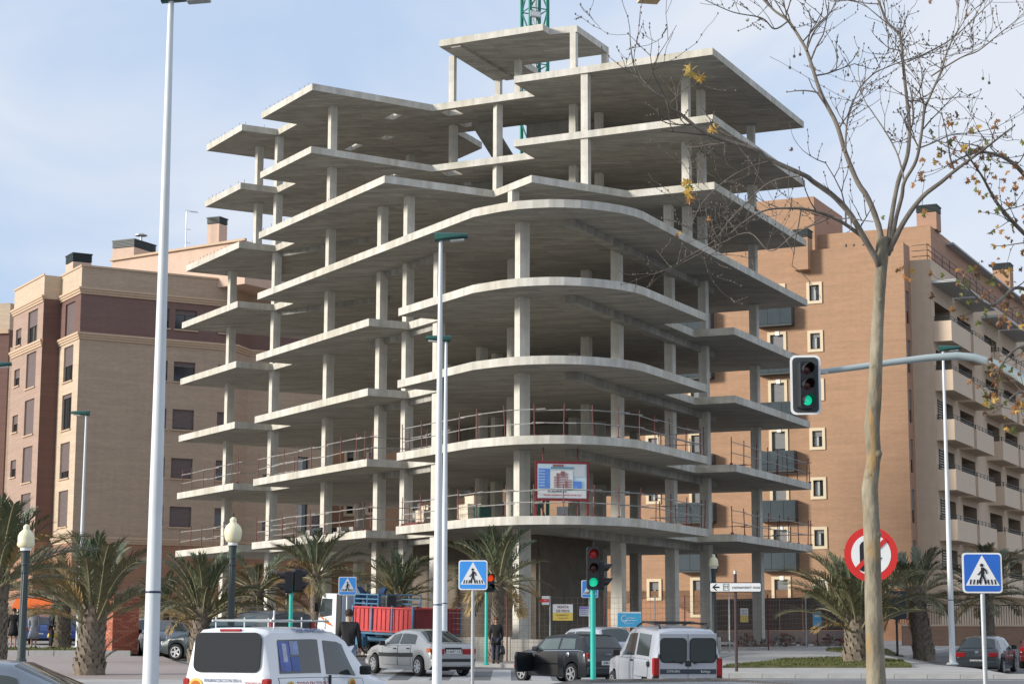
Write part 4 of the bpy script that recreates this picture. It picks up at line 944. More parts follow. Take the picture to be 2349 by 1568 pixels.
def crossing_sign(label, u, v, y, side, m, rz=0, hs=1.0, back=False):
    p = at(u, v, y); z0 = gz(p.x, y)
    t = thing('crossing_sign', label, 'road sign', (p.x, y, z0), rz, 'pedestrian crossing signs'); zc = p.z - z0; s = side
    mb = MB(); mb.tube([(0, .03, 0), (0, .03, zc + s * .3)], .035 if s > .55 else .03, 12); mb.obj('post', galv, t)
    mb = MB(); plate(mb, rrect(s * .98, s, s * .09), -.012, .012, 0, 0, zc); mb.obj('sign_plate', white, t)
    mb = MB(); plate(mb, rrect(s * .90, s * .92, s * .07), -.016, -.006, 0, 0, zc); mb.obj('blue_field', m, t)
    mb = MB(); plate(mb, [(-.42 * s, zc - .315 * s), (.42 * s, zc - .315 * s), (0, zc + .44 * s)], -.0185, -.008); mb.obj('white_triangle', white, t)
    mb = MB(); ped_figure(mb, s, 0, zc - .01 * s)
    for i in range(8):
        x = (-.295 + i * .0843) * s
        if .10 * s > x > -.12 * s and False: continue
        plate(mb, [(x - .012 * s - .02 * s * (1 if x < 0 else -1), zc - .285 * s), (x + .022 * s - .02 * s * (1 if x < 0 else -1), zc - .285 * s), (x + .022 * s, zc - .165 * s), (x - .012 * s, zc - .165 * s)], -.024, -.018)
    mb.obj('pictogram', signblack, t)
    return t
crossing_sign('bright blue pedestrian crossing sign beside the slim white lamp posts', 1085, 1318, 41, .615, signblue2, rad(-3))
crossing_sign('blue pedestrian crossing sign before the red and white truck', 797, 1343, 66, .61, signblue2, rad(10))
crossing_sign('blue pedestrian crossing sign half hidden behind the green traffic light', 1353, 1350, 70, .62, signblue2, rad(12))
crossing_sign('dark blue pedestrian crossing sign, largest, at the right by the parked hatchback', 2253, 1313, 29.5, .60, signblue, rad(-2))
# no U-turn sign behind the plane tree
p = at(1998, 1271, 34); z0 = gz(p.x, 34); t = thing('no_u_turn_sign', 'round red and white no U-turn sign half hidden behind the tree trunk', 'road sign', (p.x, 34, z0), rad(-4)); zc = p.z - z0; Rr = .46
mb = MB(); mb.tube([(0, .04, 0), (0, .04, zc + .3)], .04, 12); mb.obj('post', galv, t)
circ = lambda r, n=48: [(r * math.cos(2 * math.pi * k / n), r * 1.03 * math.sin(2 * math.pi * k / n)) for k in range(n)]
for nm, r, y0, m in (('red_rim', Rr, -.010, signred), ('white_disc', Rr * .74, -.014, white)):
    mb = MB(); plate(mb, circ(r), y0, .006, 0, 0, zc); mb.obj(nm, m, t)
mb = MB()
arc = [(-.11 + .10 * 1 + .13 * math.cos(a), .12 + .11 * math.sin(a)) for a in [math.pi - i * math.pi / 10 for i in range(11)]]
arc2 = [(-.01 + .055 * math.cos(a), .12 + .045 * math.sin(a)) for a in [i * math.pi / 10 for i in range(11)]]
plate(mb, [(x * 1.25 - .02, z * 1.1 + zc) for x, z in ([(-.14, -.24), (-.14, .12)] + arc[1:-1] + [(.12, .12), (.12, -.06), (.045, -.06), (.045, .12)] + arc2[1:-1] + [(-.065, .12), (-.065, -.24), (-.10, -.27)])], -.020, -.012)
plate(mb, [(-.02, zc - .05), (.186, zc - .05), (.082, zc - .23)], -.0205, -.012); mb.obj('u_turn_arrow', signblack, t)
mb = MB(); M_ = Matrix.Rotation(rad(45), 3, 'Y'); mb.box((0, -.023, zc), (.075, .008, Rr * 1.56), 0, 0, Matrix.Rotation(rad(45), 3, 'Y')); mb.obj('red_bar', signred, t)
# direction sign
p = at(1687, 1346, 62); z0 = gz(p.x, 62) + .12; t = thing('direction_sign', 'white direction sign reading cementeri nou with a left arrow on a thin brown post', 'road sign', (p.x, 62, z0), rad(-5)); zc = p.z - z0
mb = MB(); mb.tube([(0, .05, 0), (0, .05, zc + .42)], .05, 10); mb.obj('post', mk('post_brown', (.05, .025, .025), .5, .1), t); mb = MB(); mb.lathe([(.055, 0), (.055, .1)], (0, .05, zc + .42), 10); mb.obj('post_cap', galv, t)
w_, h = 1.63, .31
mb = MB(); plate(mb, rrect(w_, h, .05), -.02, .02, 0, 0, zc); mb.obj('dark_rim', signblack, t)
mb = MB(); plate(mb, rrect(w_ - .05, h - .05, .04), -.024, -.01, 0, 0, zc); mb.obj('sign_plate', white, t)
mb = MB(); plate(mb, [(-.73, zc), (-.62, zc + .10), (-.57, zc + .10), (-.65, zc + .025), (-.50, zc + .025), (-.50, zc - .025), (-.65, zc - .025), (-.57, zc - .10), (-.62, zc - .10)], -.028, -.02); mb.obj('arrow', signblack, t)
mb = MB()
for a, b in (((-.38, -.10), (-.38, .10)), ((-.21, -.10), (-.21, .10)), ((-.38, .10), (-.21, .10)), ((-.38, -.10), (-.21, -.10)), ((-.33, -.05), (-.33, .06)), ((-.26, -.05), (-.26, .06)), ((-.355, .03), (-.305, .03)), ((-.285, .03), (-.235, .03))): mb.bar((a[0], -.026, zc + a[1]), (b[0], -.026, zc + b[1]), .012)
mb.obj('pictogram', darkgrey, t)
text('cementeri nou', .15, t, (.33, -.028, zc), darkgrey)
# ---------------------------------------------------------------- traffic lights
lens_r_off = mk('lens_red_dark', (.06, .006, .006), .15, 0); lens_a_off = mk('lens_amber_dark', (.06, .012, .006), .15, 0); lens_g_off = mk('lens_green_dark', (.004, .03, .022), .15, 0)
lens_g_on = mk('lens_green_lit', (.01, .55, .30), .2, 0, emit=.55); lens_r_on = mk('lens_red_lit', (.75, .06, .01), .2, 0, emit=.5); lens_r_half = mk('lens_red_glow', (.30, .01, .01), .2, 0, emit=.12)
def signal_head(parent, loc, rz, lenses, r=.1, name='signal_head', pitch=.30):
    n = len(lenses); h = pitch * n; t = link(None, name, parent, loc, rz); t.empty_display_size = .1
    mb = MB(); plate(mb, rrect(r * 2.7, h, .05), -.06, .16); bevel(mb.obj('housing', blackp, t), .015)
    vis, = [MB()]
    for i, lm in enumerate(lenses):
        zc = h / 2 - pitch * (i + .5)
        m2 = MB(); prof = [(r * f, -.02 - .035 * math.sqrt(max(0, 1 - f * f))) for f in (1, .9, .7, .45, .2, .02)]
        o = len(m2.v)
        for rr, yy in prof:
            for k in range(16): a = 2 * math.pi * k / 16; m2.v.append((rr * math.cos(a), yy - .045, zc + rr * math.sin(a)))
        for j in range(len(prof) - 1):
            for k in range(16): a, b = j * 16 + k, j * 16 + (k + 1) % 16; m2.f.append([a, b, b + 16, a + 16]); m2.m.append(0)
        m2.obj('lens', lm, t, smooth=True)
        k0, k1 = -30, 210; N_ = 14; R1 = r * 1.16
        pts = []
        for k in range(N_ + 1):
            a = rad(k0 + (k1 - k0) * k / N_); dep = .06 + .17 * (.5 + .5 * math.sin(a)); pts.append((R1 * math.cos(a), R1 * math.sin(a), dep))
        v_ = [(x, -.055, zc + z) for x, z, d in pts] + [(x * .97, -.055 - d, zc + z * .97) for x, z, d in pts] + [(x * .9, -.055, zc + z * .9) for x, z, d in pts] + [(x * .9, -.05 - d, zc + z * .9) for x, z, d in pts]
        n1 = N_ + 1; fs = []
        for k in range(N_): fs += [(k, k + 1, n1 + k + 1, n1 + k), (2 * n1 + k + 1, 2 * n1 + k, 3 * n1 + k, 3 * n1 + k + 1), (n1 + k, n1 + k + 1, 3 * n1 + k + 1, 3 * n1 + k)]
        vis.add(v_, fs)
    vis.obj('visor', blackp, t); return t
def pole_light(label, u, v_c, y, polew, build, u_base=None):
    p = at(u, v_c, y); z0 = gz(p.x, y) + .1; t = thing('traffic_light', label, 'traffic light', (p.x, y, z0)); H = p.z - z0
    mb = MB(); mb.tube([(0, .05, 0), (0, .05, H - .35), (0, .05, H - .1)], [polew / 2, polew / 2 * .92, polew / 2 * .9], 14); smooth_angle(mb.obj('pole', turq, t))
    mb = MB(); mb.lathe([(polew, 0), (polew, .03), (polew * .6, .06)], (0, .05, 0), 12); mb.obj('pole_base', turq, t)
    build(t, H); return t
def b1(t, H):
    mb = MB(); mb.tube([(0, .05, H - .55), (0, .05, H + .5)], .045, 10); mb.obj('bracket', galv, t)
    signal_head(t, (0, -.05, H + .08), rad(4), [lens_r_half, lens_a_off, lens_g_on], .105, pitch=.335)
    signal_head(t, (.21, .12, H - .09), rad(88), [lens_r_off, lens_g_off], .10, pitch=.34)
pole_light('turquoise post traffic light showing green, before the corner columns', 1360, 1310, 47, .135, b1)
def b2(t, H):
    mb = MB(); mb.tube([(0, .05, H - .5), (0, .05, H + .3)], .04, 10); mb.obj('bracket', galv, t)
    signal_head(t, (-.14, .02, H), rad(-78), [lens_r_off, lens_g_off], .11, pitch=.32)
    signal_head(t, (.22, .1, H + .05), rad(110), [lens_r_off, lens_a_off], .12, pitch=.34)
pole_light('traffic light on a turquoise post turned away, above the dark car at the left', 668, 1334, 58, .125, b2)
def b3(t, H):
    mb = MB(); mb.tube([(0, .05, H - .5), (0, .05, H + .3)], .04, 10); mb.obj('bracket', galv, t)
    signal_head(t, (.12, -.05, H), rad(16), [lens_r_on, lens_g_off], .115, pitch=.32)
pole_light('pedestrian light showing red on a thin turquoise post by the walking woman', 1116, 1336, 69, .12, b3)
# gantry light
p = at(1848, 882, 38.5); q2 = at(2420, 960, 38.5); z0 = gz(q2.x, 38.5)
t = thing('gantry_traffic_light', 'overhead traffic light with white edged board on a long curved grey arm', 'traffic light', (q2.x, 38.5, z0), 0)
L_ = lambda u, v: (lambda a: (a.x - q2.x, 0.22, a.z - z0))(at(u, v, 38.5))
pts = [L_(1872, 851), L_(1950, 841), L_(2050, 827), L_(2130, 817), L_(2200, 812), L_(2240, 816), L_(2290, 831), L_(2335, 852), L_(2375, 882), L_(2402, 925), L_(2415, 985)]
pts += [(0.0, .22, pts[-1][2] - .6), (0, .22, 0)]
mb = MB(); mb.tube(pts, [.055, .06, .065, .07, .078, .08, .085, .09, .095, .1, .105, .11, .13], 14); smooth_angle(mb.obj('arm', mk('arm_grey', (.36, .42, .42), .45, .06), t))
c = (p.x - q2.x, 0, p.z - z0); sgb = link(None, 'signal_board', t, c, rad(-6)); bwid, bhei = .60, 1.19
mb = MB(); plate(mb, rrect(bwid, bhei, .11), .02, .05); mb.obj('white_edge', white, sgb)
mb = MB(); plate(mb, rrect(bwid - .09, bhei - .09, .085), .005, .04); mb.obj('black_board', mk('board_black', (.03, .038, .042), .5, .2), sgb)
mb = MB(); mb.bar((.05, .05, .28), (.45, .2, .28), .07); mb.obj('bracket', galv, sgb)
signal_head(t, (c[0] - .01, -.10, c[2] - .02), rad(14), [lens_r_off, lens_a_off, lens_g_on], .1, pitch=.31)
# ---------------------------------------------------------------- palms
fr_g = mk('palm_leaflet', (.135, .140, .068), .55, .3, 6, col2=(.21, .20, .11)); fr_y = mk('palm_leaflet_dry', (.30, .20, .075), .7, .3, 6); rach = mk('palm_rachis', (.22, .20, .11), .6, .15, 4); fr_b = mk('palm_leaflet_blue', (.105, .135, .075), .5, .3, 6)
trunk_m = mk('palm_trunk', (.13, .095, .065), .95, .35, 5, col2=(.27, .22, .16)); scale_m = mk('palm_scale', (.20, .165, .125), .95, .4, 6)
FR = {}
def frond_mesh(kind, seed):
    key = (kind, seed)
    if key in FR: return FR[key]
    r = random.Random(seed * 7 + {'g': 1, 'y': 2, 'b': 3}[kind]); mb = MB(); n = 18; pts = []; L = 1.0; ang = rad(0); x = z = 0.0
    bend = r.uniform(.6, 1.0); a0 = rad(r.uniform(8, 16)); tw = r.uniform(-.12, .12)
    for i in range(n + 1):
        pts.append(Vector((x, tw * (i / n) ** 2, z))); f = i / n; a = a0 - bend * f * f * 1.15; x += math.cos(a) / n; z += math.sin(a) / n
    mb.tube(pts, [.016 * (1 - .85 * i / n) + .002 for i in range(n + 1)], 5, 0)
    m = 40
    for i in range(m):
        f = .20 + .79 * (i + r.random() * .6) / m; k = min(n - 1, int(f * n)); p = pts[k].lerp(pts[k + 1], f * n - k); d = (pts[k + 1] - pts[k]).normalized(); up = Vector((0, 1, 0)).cross(d) * -1
        ll = .30 * math.sin(math.pi * (.10 + .84 * (f - .2) / .8)) ** .6 * r.uniform(.8, 1.12) * .86
        for sg in (-1, 1):
            fa = rad(r.uniform(38, 58)) * (1 - .45 * f); vd = rad(r.uniform(8, 42))
            dirv = (d * math.cos(fa) + (Vector((0, sg, 0)) * math.cos(vd) + up * math.sin(vd)) * math.sin(fa)).normalized()
            mid = p + dirv * ll * .55; tip = p + dirv * ll + Vector((0, 0, -.13 * ll * r.uniform(.2, 2.4)))
            wv = dirv.cross(up).normalized() * .0085 if dirv.cross(up).length > .1 else d * .0085
            mb.add([p - wv * .5, p + wv * .5, mid + wv, tip, mid - wv], [(0, 1, 2, 4), (4, 2, 3)], 1)
    FR[key] = mb.mesh('frond', [rach, {'g': fr_g, 'y': fr_y, 'b': fr_b}[kind]]); return FR[key]
def palm(label, u, v_base, v_crown, y, tr, nfr, fl, seed, lean=(0, 0), dry=.15, zbase=None, tilt=(-18, 82), shoot=0):
    r = random.Random(seed); p = at(u, v_crown, y); z0 = gz(p.x, y) + (.15 if zbase is None else zbase); H = p.z - z0
    t = thing('palm_tree', label, 'palm tree', (p.x - lean[0], y, z0), 0, 'palm trees along the street')
    mb = MB(); n = 12; pts = []; rs = []
    for i in range(n + 1): f = i / n; pts.append((lean[0] * f, lean[1] * f, -.1 + (H + .1) * f)); rs.append(tr * (1.12 - .25 * f + (.14 if f < .12 else 0) + (.12 if f > .8 else 0)))
    mb.tube(pts, rs, 14); mb.obj('trunk', trunk_m, t)
    mb = MB(); rows_ = int(H / (tr * .36)); per = 11
    for i in range(rows_):
        f = (i + .5) / rows_; R_ = tr * (1.1 - .25 * f + (.12 if f < .12 else 0) + (.10 if f > .8 else 0)); z = H * f
        for k in range(per):
            a = 2 * math.pi * (k + .5 * (i % 2)) / per + r.uniform(-.07, .07); c, s = math.cos(a), math.sin(a); w_ = R_ * .34; hh = tr * .62 * r.uniform(.8, 1.3); o_ = tr * r.uniform(.10, .24)
            T = Vector((-s, c, 0)); Rv = Vector((c, s, 0)); ctr = Rv * R_ * .96 + Vector((lean[0] * f, lean[1] * f, z))
            mb.add([ctr - T * w_, ctr + T * w_, ctr + Rv * o_ + T * w_ * .5 + Vector((0, 0, hh)), ctr + Rv * o_ - T * w_ * .5 + Vector((0, 0, hh)), ctr + Vector((0, 0, hh * .9))], [(0, 1, 2, 3), (3, 2, 4), (1, 4, 2), (0, 3, 4)])
    mb.obj('leaf_bases', scale_m, t, kind='stuff')
    for i in range(nfr):
        f = (i + .5) / nfr; el = rad(tilt[1] - (tilt[1] - tilt[0]) * f ** .85 + r.uniform(-7, 7)); az = i * 2.39996 + r.uniform(-.3, .3)
        kind = 'y' if (f > 1 - dry and r.random() < .7) or r.random() < .06 else ('b' if f < .3 else 'g')
        L = fl * r.uniform(.82, 1.1) * (.85 + .2 * math.sin(math.pi * f))
        o = link(frond_mesh(kind, r.randint(0, 4)), 'frond', t); o.location = (lean[0] + math.cos(az) * tr * .45, lean[1] + math.sin(az) * tr * .45, H - tr * .1 - f * tr * 1.1)
        o.rotation_euler = (r.uniform(-.25, .25), -el, az); o.scale = (L, L * r.uniform(.85, 1.1), L)
    for i in range(shoot):
        o = link(frond_mesh('g', i % 5), 'sucker', t); az = rad(-20 + 60 * i); o.location = (math.cos(az) * tr, math.sin(az) * tr, .25 + .2 * i); o.rotation_euler = (0, -rad(35 + 12 * i), az); o.scale = (.75,) * 3
    return t
palm('stubby palm with a thick shaggy trunk and long upright fronds near the red brick pillar', 217, 1545, 1400, 58, .37, 34, 2.5, 1, (0.1, 0), .05, shoot=5, tilt=(14, 88))
palm('large dark palm cut by the left edge of the view', -4, 1560, 1322, 50, .27, 36, 2.35, 2, (0, 0), .05, tilt=(-6, 84))
palm('palm with feathery green fronds behind the dark green car', 466, 1490, 1398, 70, .34, 40, 2.6, 3, (.1, 0), .12, tilt=(-8, 86))
palm('slender palm with drooping brown fronds beside the tall dark post', 590, 1480, 1345, 82, .28, 26, 2.5, 4, (0, 0), .4, tilt=(-50, 50))
palm('palm with thin arching fronds just left of the truck cab', 724, 1470, 1314, 80, .24, 30, 2.3, 5, (-.1, 0), .2, tilt=(-28, 82))
palm('palm with bushy green crown rising behind the red truck body', 915, 1470, 1362, 79, .24, 36, 2.0, 6, (0, 0), .05, tilt=(0, 84))
palm('palm behind the bright blue crossing sign with yellowing drooping fronds', 1145, 1490, 1328, 70.8, .22, 34, 2.25, 7, (.12, 0), .3, tilt=(-36, 82))
palm('wide palm with a pale scaly trunk left of the round red sign', 1966, 1508, 1420, 70, .42, 42, 3.0, 8, (.02, 0), .04, zbase=.2, tilt=(12, 86))
palm('palm with a dark dense crown just right of the tree trunk', 2098, 1478, 1352, 86, .38, 36, 2.5, 9, (-.35, 0), .1, tilt=(-34, 72))
palm('palm behind the large blue crossing sign at the right', 2262, 1470, 1352, 92, .3, 34, 2.8, 10, (0, 0), .1, tilt=(-28, 75))
palm('small palm between the tall white post and the feathery palm', 378, 1490, 1395, 92, .22, 38, 2.0, 11, (0, 0), .25, tilt=(-30, 80))
palm('palm with a mottled trunk behind the standing couple', 143, 1480, 1365, 84, .36, 30, 2.5, 12, (0, 0), .1, tilt=(-12, 60))
# shrubs in front of the left garden wall
sv = mk('shrub_leaf', (.14, .085, .06), .9, .4, 5, col2=(.13, .13, .06))
for lab, u, v, y, w_ in (('low reddish shrub beside the pale car at the left', 405, 1430, 96, 1.6), ('low reddish shrub behind the feathery palm', 640, 1450, 97, 1.8), ('scrubby green bush behind the dark green car', 385, 1400, 98, 1.1)):
    p = at(u, v, y); r = random.Random(int(u)); mb = MB()
    for i in range(900):
        a, b_ = r.uniform(0, 6.28), r.random() ** .5; x, yy = w_ * b_ * math.cos(a), .6 * b_ * math.sin(a); z = r.uniform(.1, 1.0) * (1.25 - b_ * .6); s = r.uniform(.03, .07)
        d1 = Vector((r.uniform(-1, 1), r.uniform(-1, 1), r.uniform(-1, 1))) * s; d2_ = Vector((r.uniform(-1, 1), r.uniform(-1, 1), r.uniform(-1, 1))) * s; c = Vector((x, yy, z)); mb.add([c - d1, c + d2_, c + d1 * 1.2], [(0, 1, 2)])
    t = thing('shrub', lab, 'shrub', (p.x, p.y, gz(p.x, p.y) + .1)); mb.obj('foliage', sv, t, kind='stuff')
    mb = MB()
    for i in range(7): a = i * .9; mb.tube([(0, 0, 0), (w_ * .3 * math.cos(a), .3 * math.sin(a), .4), (w_ * .6 * math.cos(a), .45 * math.sin(a), .95)], [.02, .014, .005], 4)
    mb.obj('stem', trunk_m, t)
# ---------------------------------------------------------------- plane tree
bark = mk('plane_bark', (.185, .152, .105), .9, .42, 5, bump=1.0, bscale=16, col2=(.36, .315, .225), warp=(1, 1, .35)); limbm = mk('limb_bark', (.15, .125, .10), .85, .25, 6, bump=.4, bscale=20, col2=(.23, .20, .16)); twigm = mk('twig_bark', (.115, .095, .08), .85, .2, 10)
lf = [mk('autumn_leaf_%d' % i, c, .65, .3, 20) for i, c in enumerate([(.42, .25, .04), (.30, .13, .03), (.17, .075, .03), (.14, .15, .03), (.48, .33, .08)])]
# ochre inner bark shows where the plates have shed
t_ = bark.node_tree; b_ = t_.nodes['Principled BSDF']; nz = t_.nodes.new('ShaderNodeTexNoise'); nz.inputs['Scale'].default_value = 2.4; nz.inputs['Detail'].default_value = 3
tcn = t_.nodes.new('ShaderNodeTexCoord'); mpn = t_.nodes.new('ShaderNodeMapping'); mpn.inputs['Scale'].default_value = (2.2, 2.2, .55); t_.links.new(tcn.outputs['Object'], mpn.inputs[0]); t_.links.new(mpn.outputs[0], nz.inputs['Vector'])
cr = t_.nodes.new('ShaderNodeValToRGB'); cr.color_ramp.elements[0].position = .55; cr.color_ramp.elements[1].position = .62; t_.links.new(nz.outputs['Fac'], cr.inputs[0])
mm = t_.nodes.new('ShaderNodeMix'); mm.data_type = 'RGBA'; src = b_.inputs['Base Color'].links[0].from_socket; t_.links.new(cr.outputs[0], mm.inputs[0]); t_.links.new(src, mm.inputs[6]); mm.inputs[7].default_value = (.30, .20, .09, 1); t_.links.new(mm.outputs[2], b_.inputs['Base Color'])
YT = 22.0
def S(u, v, y=YT): return at(u * 2349 / 2816, v * 2349 / 2816, y)
p0 = at(2014, 1700, YT); tz = gz(p0.x, YT)
TR = thing('plane_tree', 'bare plane tree with mottled trunk and a few brown leaves in the foreground', 'tree', (p0.x, YT, tz))
TO = Vector((p0.x, YT, tz))
def loc(p): return Vector(p) - TO
def limb(pts, r0, r1, name='limb', m=None, n=12, knots=0, seed=0):
    r = random.Random(seed); P_ = [loc(p) for p in pts]; N_ = len(P_); rs = [r0 + (r1 - r0) * i / (N_ - 1) for i in range(N_)]
    # smooth resample
    Q, Rs = [], []
    for i in range(N_ - 1):
        a, b, c, d = P_[max(i - 1, 0)], P_[i], P_[i + 1], P_[min(i + 2, N_ - 1)]
        for k in range(5):
            f = k / 5; Q.append(.5 * ((2 * b) + (c - a) * f + (2 * a - 5 * b + 4 * c - d) * f * f + (3 * b - a - 3 * c + d) * f ** 3)); Rs.append((rs[i] + (rs[i + 1] - rs[i]) * f) * (1 + r.uniform(-.05, .05)))
    Q.append(P_[-1]); Rs.append(rs[-1]); mb = MB(); mb.tube(Q, Rs, n); o = mb.obj(name, m or limbm, TR, smooth=True); return Q, Rs
tpts = [Vector((p0.x, YT, tz - .1)), at(2012, 1640, YT), at(2010, 1560, YT), at(2007, 1480, YT), at(2004, 1400, YT), at(2002, 1300, YT), at(1999, 1200, YT), at(1995, 1120, YT), at(2005, 1045, YT), at(2000, 980, YT), at(2007, 900, YT), at(2010, 820, YT), at(2013, 740, YT), at(2017, 680, YT), at(2021, 620, YT), at(2024, 575, YT), at(2024, 545, YT)]
F_T = 4485.0 / YT
wpx = [48, 45, 44, 42, 39, 38, 37, 37, 32, 35, 32, 30, 29, 27, 28, 32, 34]
mb = MB(); Q = [loc(p) for p in tpts]; rs = [w_ / F_T / 2 for w_ in wpx]; Q2, R2 = [], []; r = random.Random(4)
for i in range(len(Q) - 1):
    for k in range(4): f = k / 4; Q2.append(Q[i].lerp(Q[i + 1], f)); R2.append((rs[i] + (rs[i + 1] - rs[i]) * f) * r.uniform(.975, 1.03))
Q2.append(Q[-1]); R2.append(rs[-1]); mb.tube(Q2, R2, 20)
for (u, v, s) in ((1993, 1090, .058), (2012, 1040, .060), (2011, 1225, .055), (1995, 1150, .04), (2004, 840, .045), (2016, 890, .04), (1994, 1190, .035), (2018, 690, .05)):
    c = loc(at(u, v, YT - .03)); mb.lathe([(s * .2, -s * 1.3), (s * .8, -s * .7), (s, 0), (s * .8, s * .6), (s * .25, s)], tuple(c), 10)
mb.obj('trunk', bark, TR, smooth=True)
main = []
def ML(pp, r0, r1, seed, dy=0): 
    ys = [YT + dy * i / (len(pp) - 1) for i in range(len(pp))]
    main.append(limb([S(u, v, y) for (u, v), y in zip(pp, ys)], r0 * .64 / F_T, r1 * .55 / F_T, seed=seed))
ML([(2418, 735), (2411, 714), (2380, 660), (2337, 588), (2291, 538), (2237, 500), (2212, 482), (2113, 437), (2083, 414), (1991, 385), (1930, 360), (1872, 314), (1841, 295), (1830, 272), (1792, 251), (1757, 215), (1742, 176), (1734, 123), (1732, 80)], 12.5, 1.5, 1, -1.5)
ML([(2405, 705), (2380, 660), (2344, 630), (2298, 601), (2245, 582), (2191, 573), (2115, 576), (2060, 600), (2010, 640)], 9, 2, 2, -.8)
ML([(2424, 690), (2421, 641), (2405, 588), (2383, 538), (2358, 500), (2325, 420), (2300, 340), (2258, 258), (2232, 180), (2216, 135), (2190, 90), (2165, 55), (2130, 30), (2090, -10)], 12, 4.2, 3, .6)
ML([(2443, 690), (2446, 640), (2455, 577), (2470, 500), (2492, 440), (2500, 390), (2500, 330), (2490, 240), (2483, 170), (2475, 100), (2440, 60), (2415, 0), (2400, -40)], 9.5, 4.5, 4, .9)
ML([(2450, 690), (2462, 610), (2480, 540), (2487, 500), (2520, 440), (2535, 360), (2543, 300), (2560, 260), (2590, 190), (2605, 140), (2620, 110)], 8.5, 2.4, 5, -1.0)
ML([(2440, 700), (2457, 665), (2490, 603), (2536, 542), (2589, 500), (2625, 470), (2682, 428)], 11.5, 6, 6, -.4)
ML([(2325, 420), (2327, 360), (2335, 315), (2360, 250), (2400, 205), (2440, 185), (2483, 168)], 4, 2, 7, .5)
ML([(2218, 140), (2240, 85), (2280, 40), (2300, 0), (2310, -20)], 3.4, 2, 8, .3)
ML([(2168, 58), (2130, 80), (2095, 50), (2020, 35), (1960, 10), (1920, -10)], 3.2, 1.4, 9, -.5)
ML([(2495, 170), (2560, 140), (2620, 105), (2680, 50), (2730, 0)], 3.4, 1.6, 10, .4)
ML([(2560, 210), (2640, 160), (2690, 140), (2740, 100), (2790, 60), (2816, 35)], 3.2, 1.4, 11, -.4)
ML([(2487, 500), (2470, 430), (2440, 370), (2400, 310), (2375, 270), (2360, 200)], 3.6, 1.6, 12, .8)
ML([(2520, 410), (2560, 395), (2620, 370), (2680, 365), (2740, 350)], 3.2, 1.4, 13, .5)
ML([(2130, 440), (2060, 460), (1990, 500), (1930, 560), (1900, 620)], 3.0, 1.3, 14, -.5)
ML([(2210, 482), (2120, 500), (2050, 560), (2010, 600), (1965, 660), (1900, 700)], 3.0, 1.3, 15, .3)
ML([(2280, 600), (2190, 640), (2120, 690), (2060, 640), (1980, 670), (1880, 720)], 3.0, 1.2, 16, .4)
# twigs: recursive fine branching from the outer parts of every limb
tw = MB(); tips = []
def twig(p, d, L, r, dep, rg):
    n = 4; pts = [p]; dd = d.copy()
    for i in range(n):
        dd = (dd + Vector((rg.uniform(-.28, .28), rg.uniform(-.28, .28), rg.uniform(-.14, .28)))).normalized(); pts.append(pts[-1] + dd * L / n)
    tw.tube(pts, [max(.0028, r * (1 - .55 * i / n)) for i in range(n + 1)], 5 if dep > 1 else 4)
    tips.append(pts[-1])
    for i in range(1, n + 1):    # knuckle buds
        if rg.random() < .5: tw.box(tuple(pts[i] + Vector((0, 0, .006))), (.012, .012, .02), rg.uniform(0, 3))
    if dep > 0:
        for i in range(1, n + 1):
            if rg.random() < (.66 if dep > 1 else .42):
                ax = Vector((rg.uniform(-1, 1), rg.uniform(-.7, .7), rg.uniform(-.6, 1))).normalized(); nd = (dd * .75 + ax * .8).normalized()
                twig(pts[i], nd, L * rg.uniform(.45, .8), r * .6, dep - 1, rg)
rg = random.Random(21)
for li, (Q_, R_) in enumerate(main):
    n = len(Q_); st = int(n * (.45 if li in (0, 2, 3, 4, 5) else .2))
    for i in range(st, n, 3 if li not in (0, 1) else 4):
        if li == 5 and i < n - 8: continue
        d = (Q_[min(i + 1, n - 1)] - Q_[i - 1]).normalized(); ax = Vector((rg.uniform(-1, 1), rg.uniform(-.8, .8), rg.uniform(-.4, 1))).normalized()
        twig(Q_[i], (d * .5 + ax * .9).normalized(), rg.uniform(.35, .8), min(R_[i] * .55, .011), 2 if rg.random() < .6 else 1, rg)
    twig(Q_[-1], (Q_[-1] - Q_[-3]).normalized(), .55, R_[-1], 2, rg)
tw.obj('twig', twigm, TR, kind='stuff')
def leaf_mesh(m):
    pts = [(0, 0), (.18, -.12), (.42, -.30), (.34, -.08), (.52, .10), (.30, .12), (.34, .38), (.16, .28), (0, .58), (-.16, .28), (-.34, .38), (-.30, .12), (-.52, .10), (-.34, -.08), (-.42, -.30), (-.18, -.12)]
    mb = MB(); vs_ = [(0, .08, .05)] + [(x, y, -.12 * (abs(x) ** 1.5) + .05 * math.sin(7 * x + 5 * y)) for x, y in pts]; n = len(pts)
    mb.add(vs_, [(0, 1 + i, 1 + (i + 1) % n) for i in range(n)]); mb.tube([(0, 0, 0), (.02, -.3, .06), (0, -.5, .02)], .018, 4); return mb.mesh('leaf', m)
LM = [leaf_mesh(m) for m in lf]
def leaf(parent, p, s, mi, rg, w_=.65): 
    o = link(LM[mi], 'leaf', parent, p); o.scale = (s,) * 3; o.rotation_euler = (rg.uniform(-w_, w_) + rad(80), rg.uniform(-3, 3), rg.uniform(-w_, w_)); return o
rl = random.Random(8)
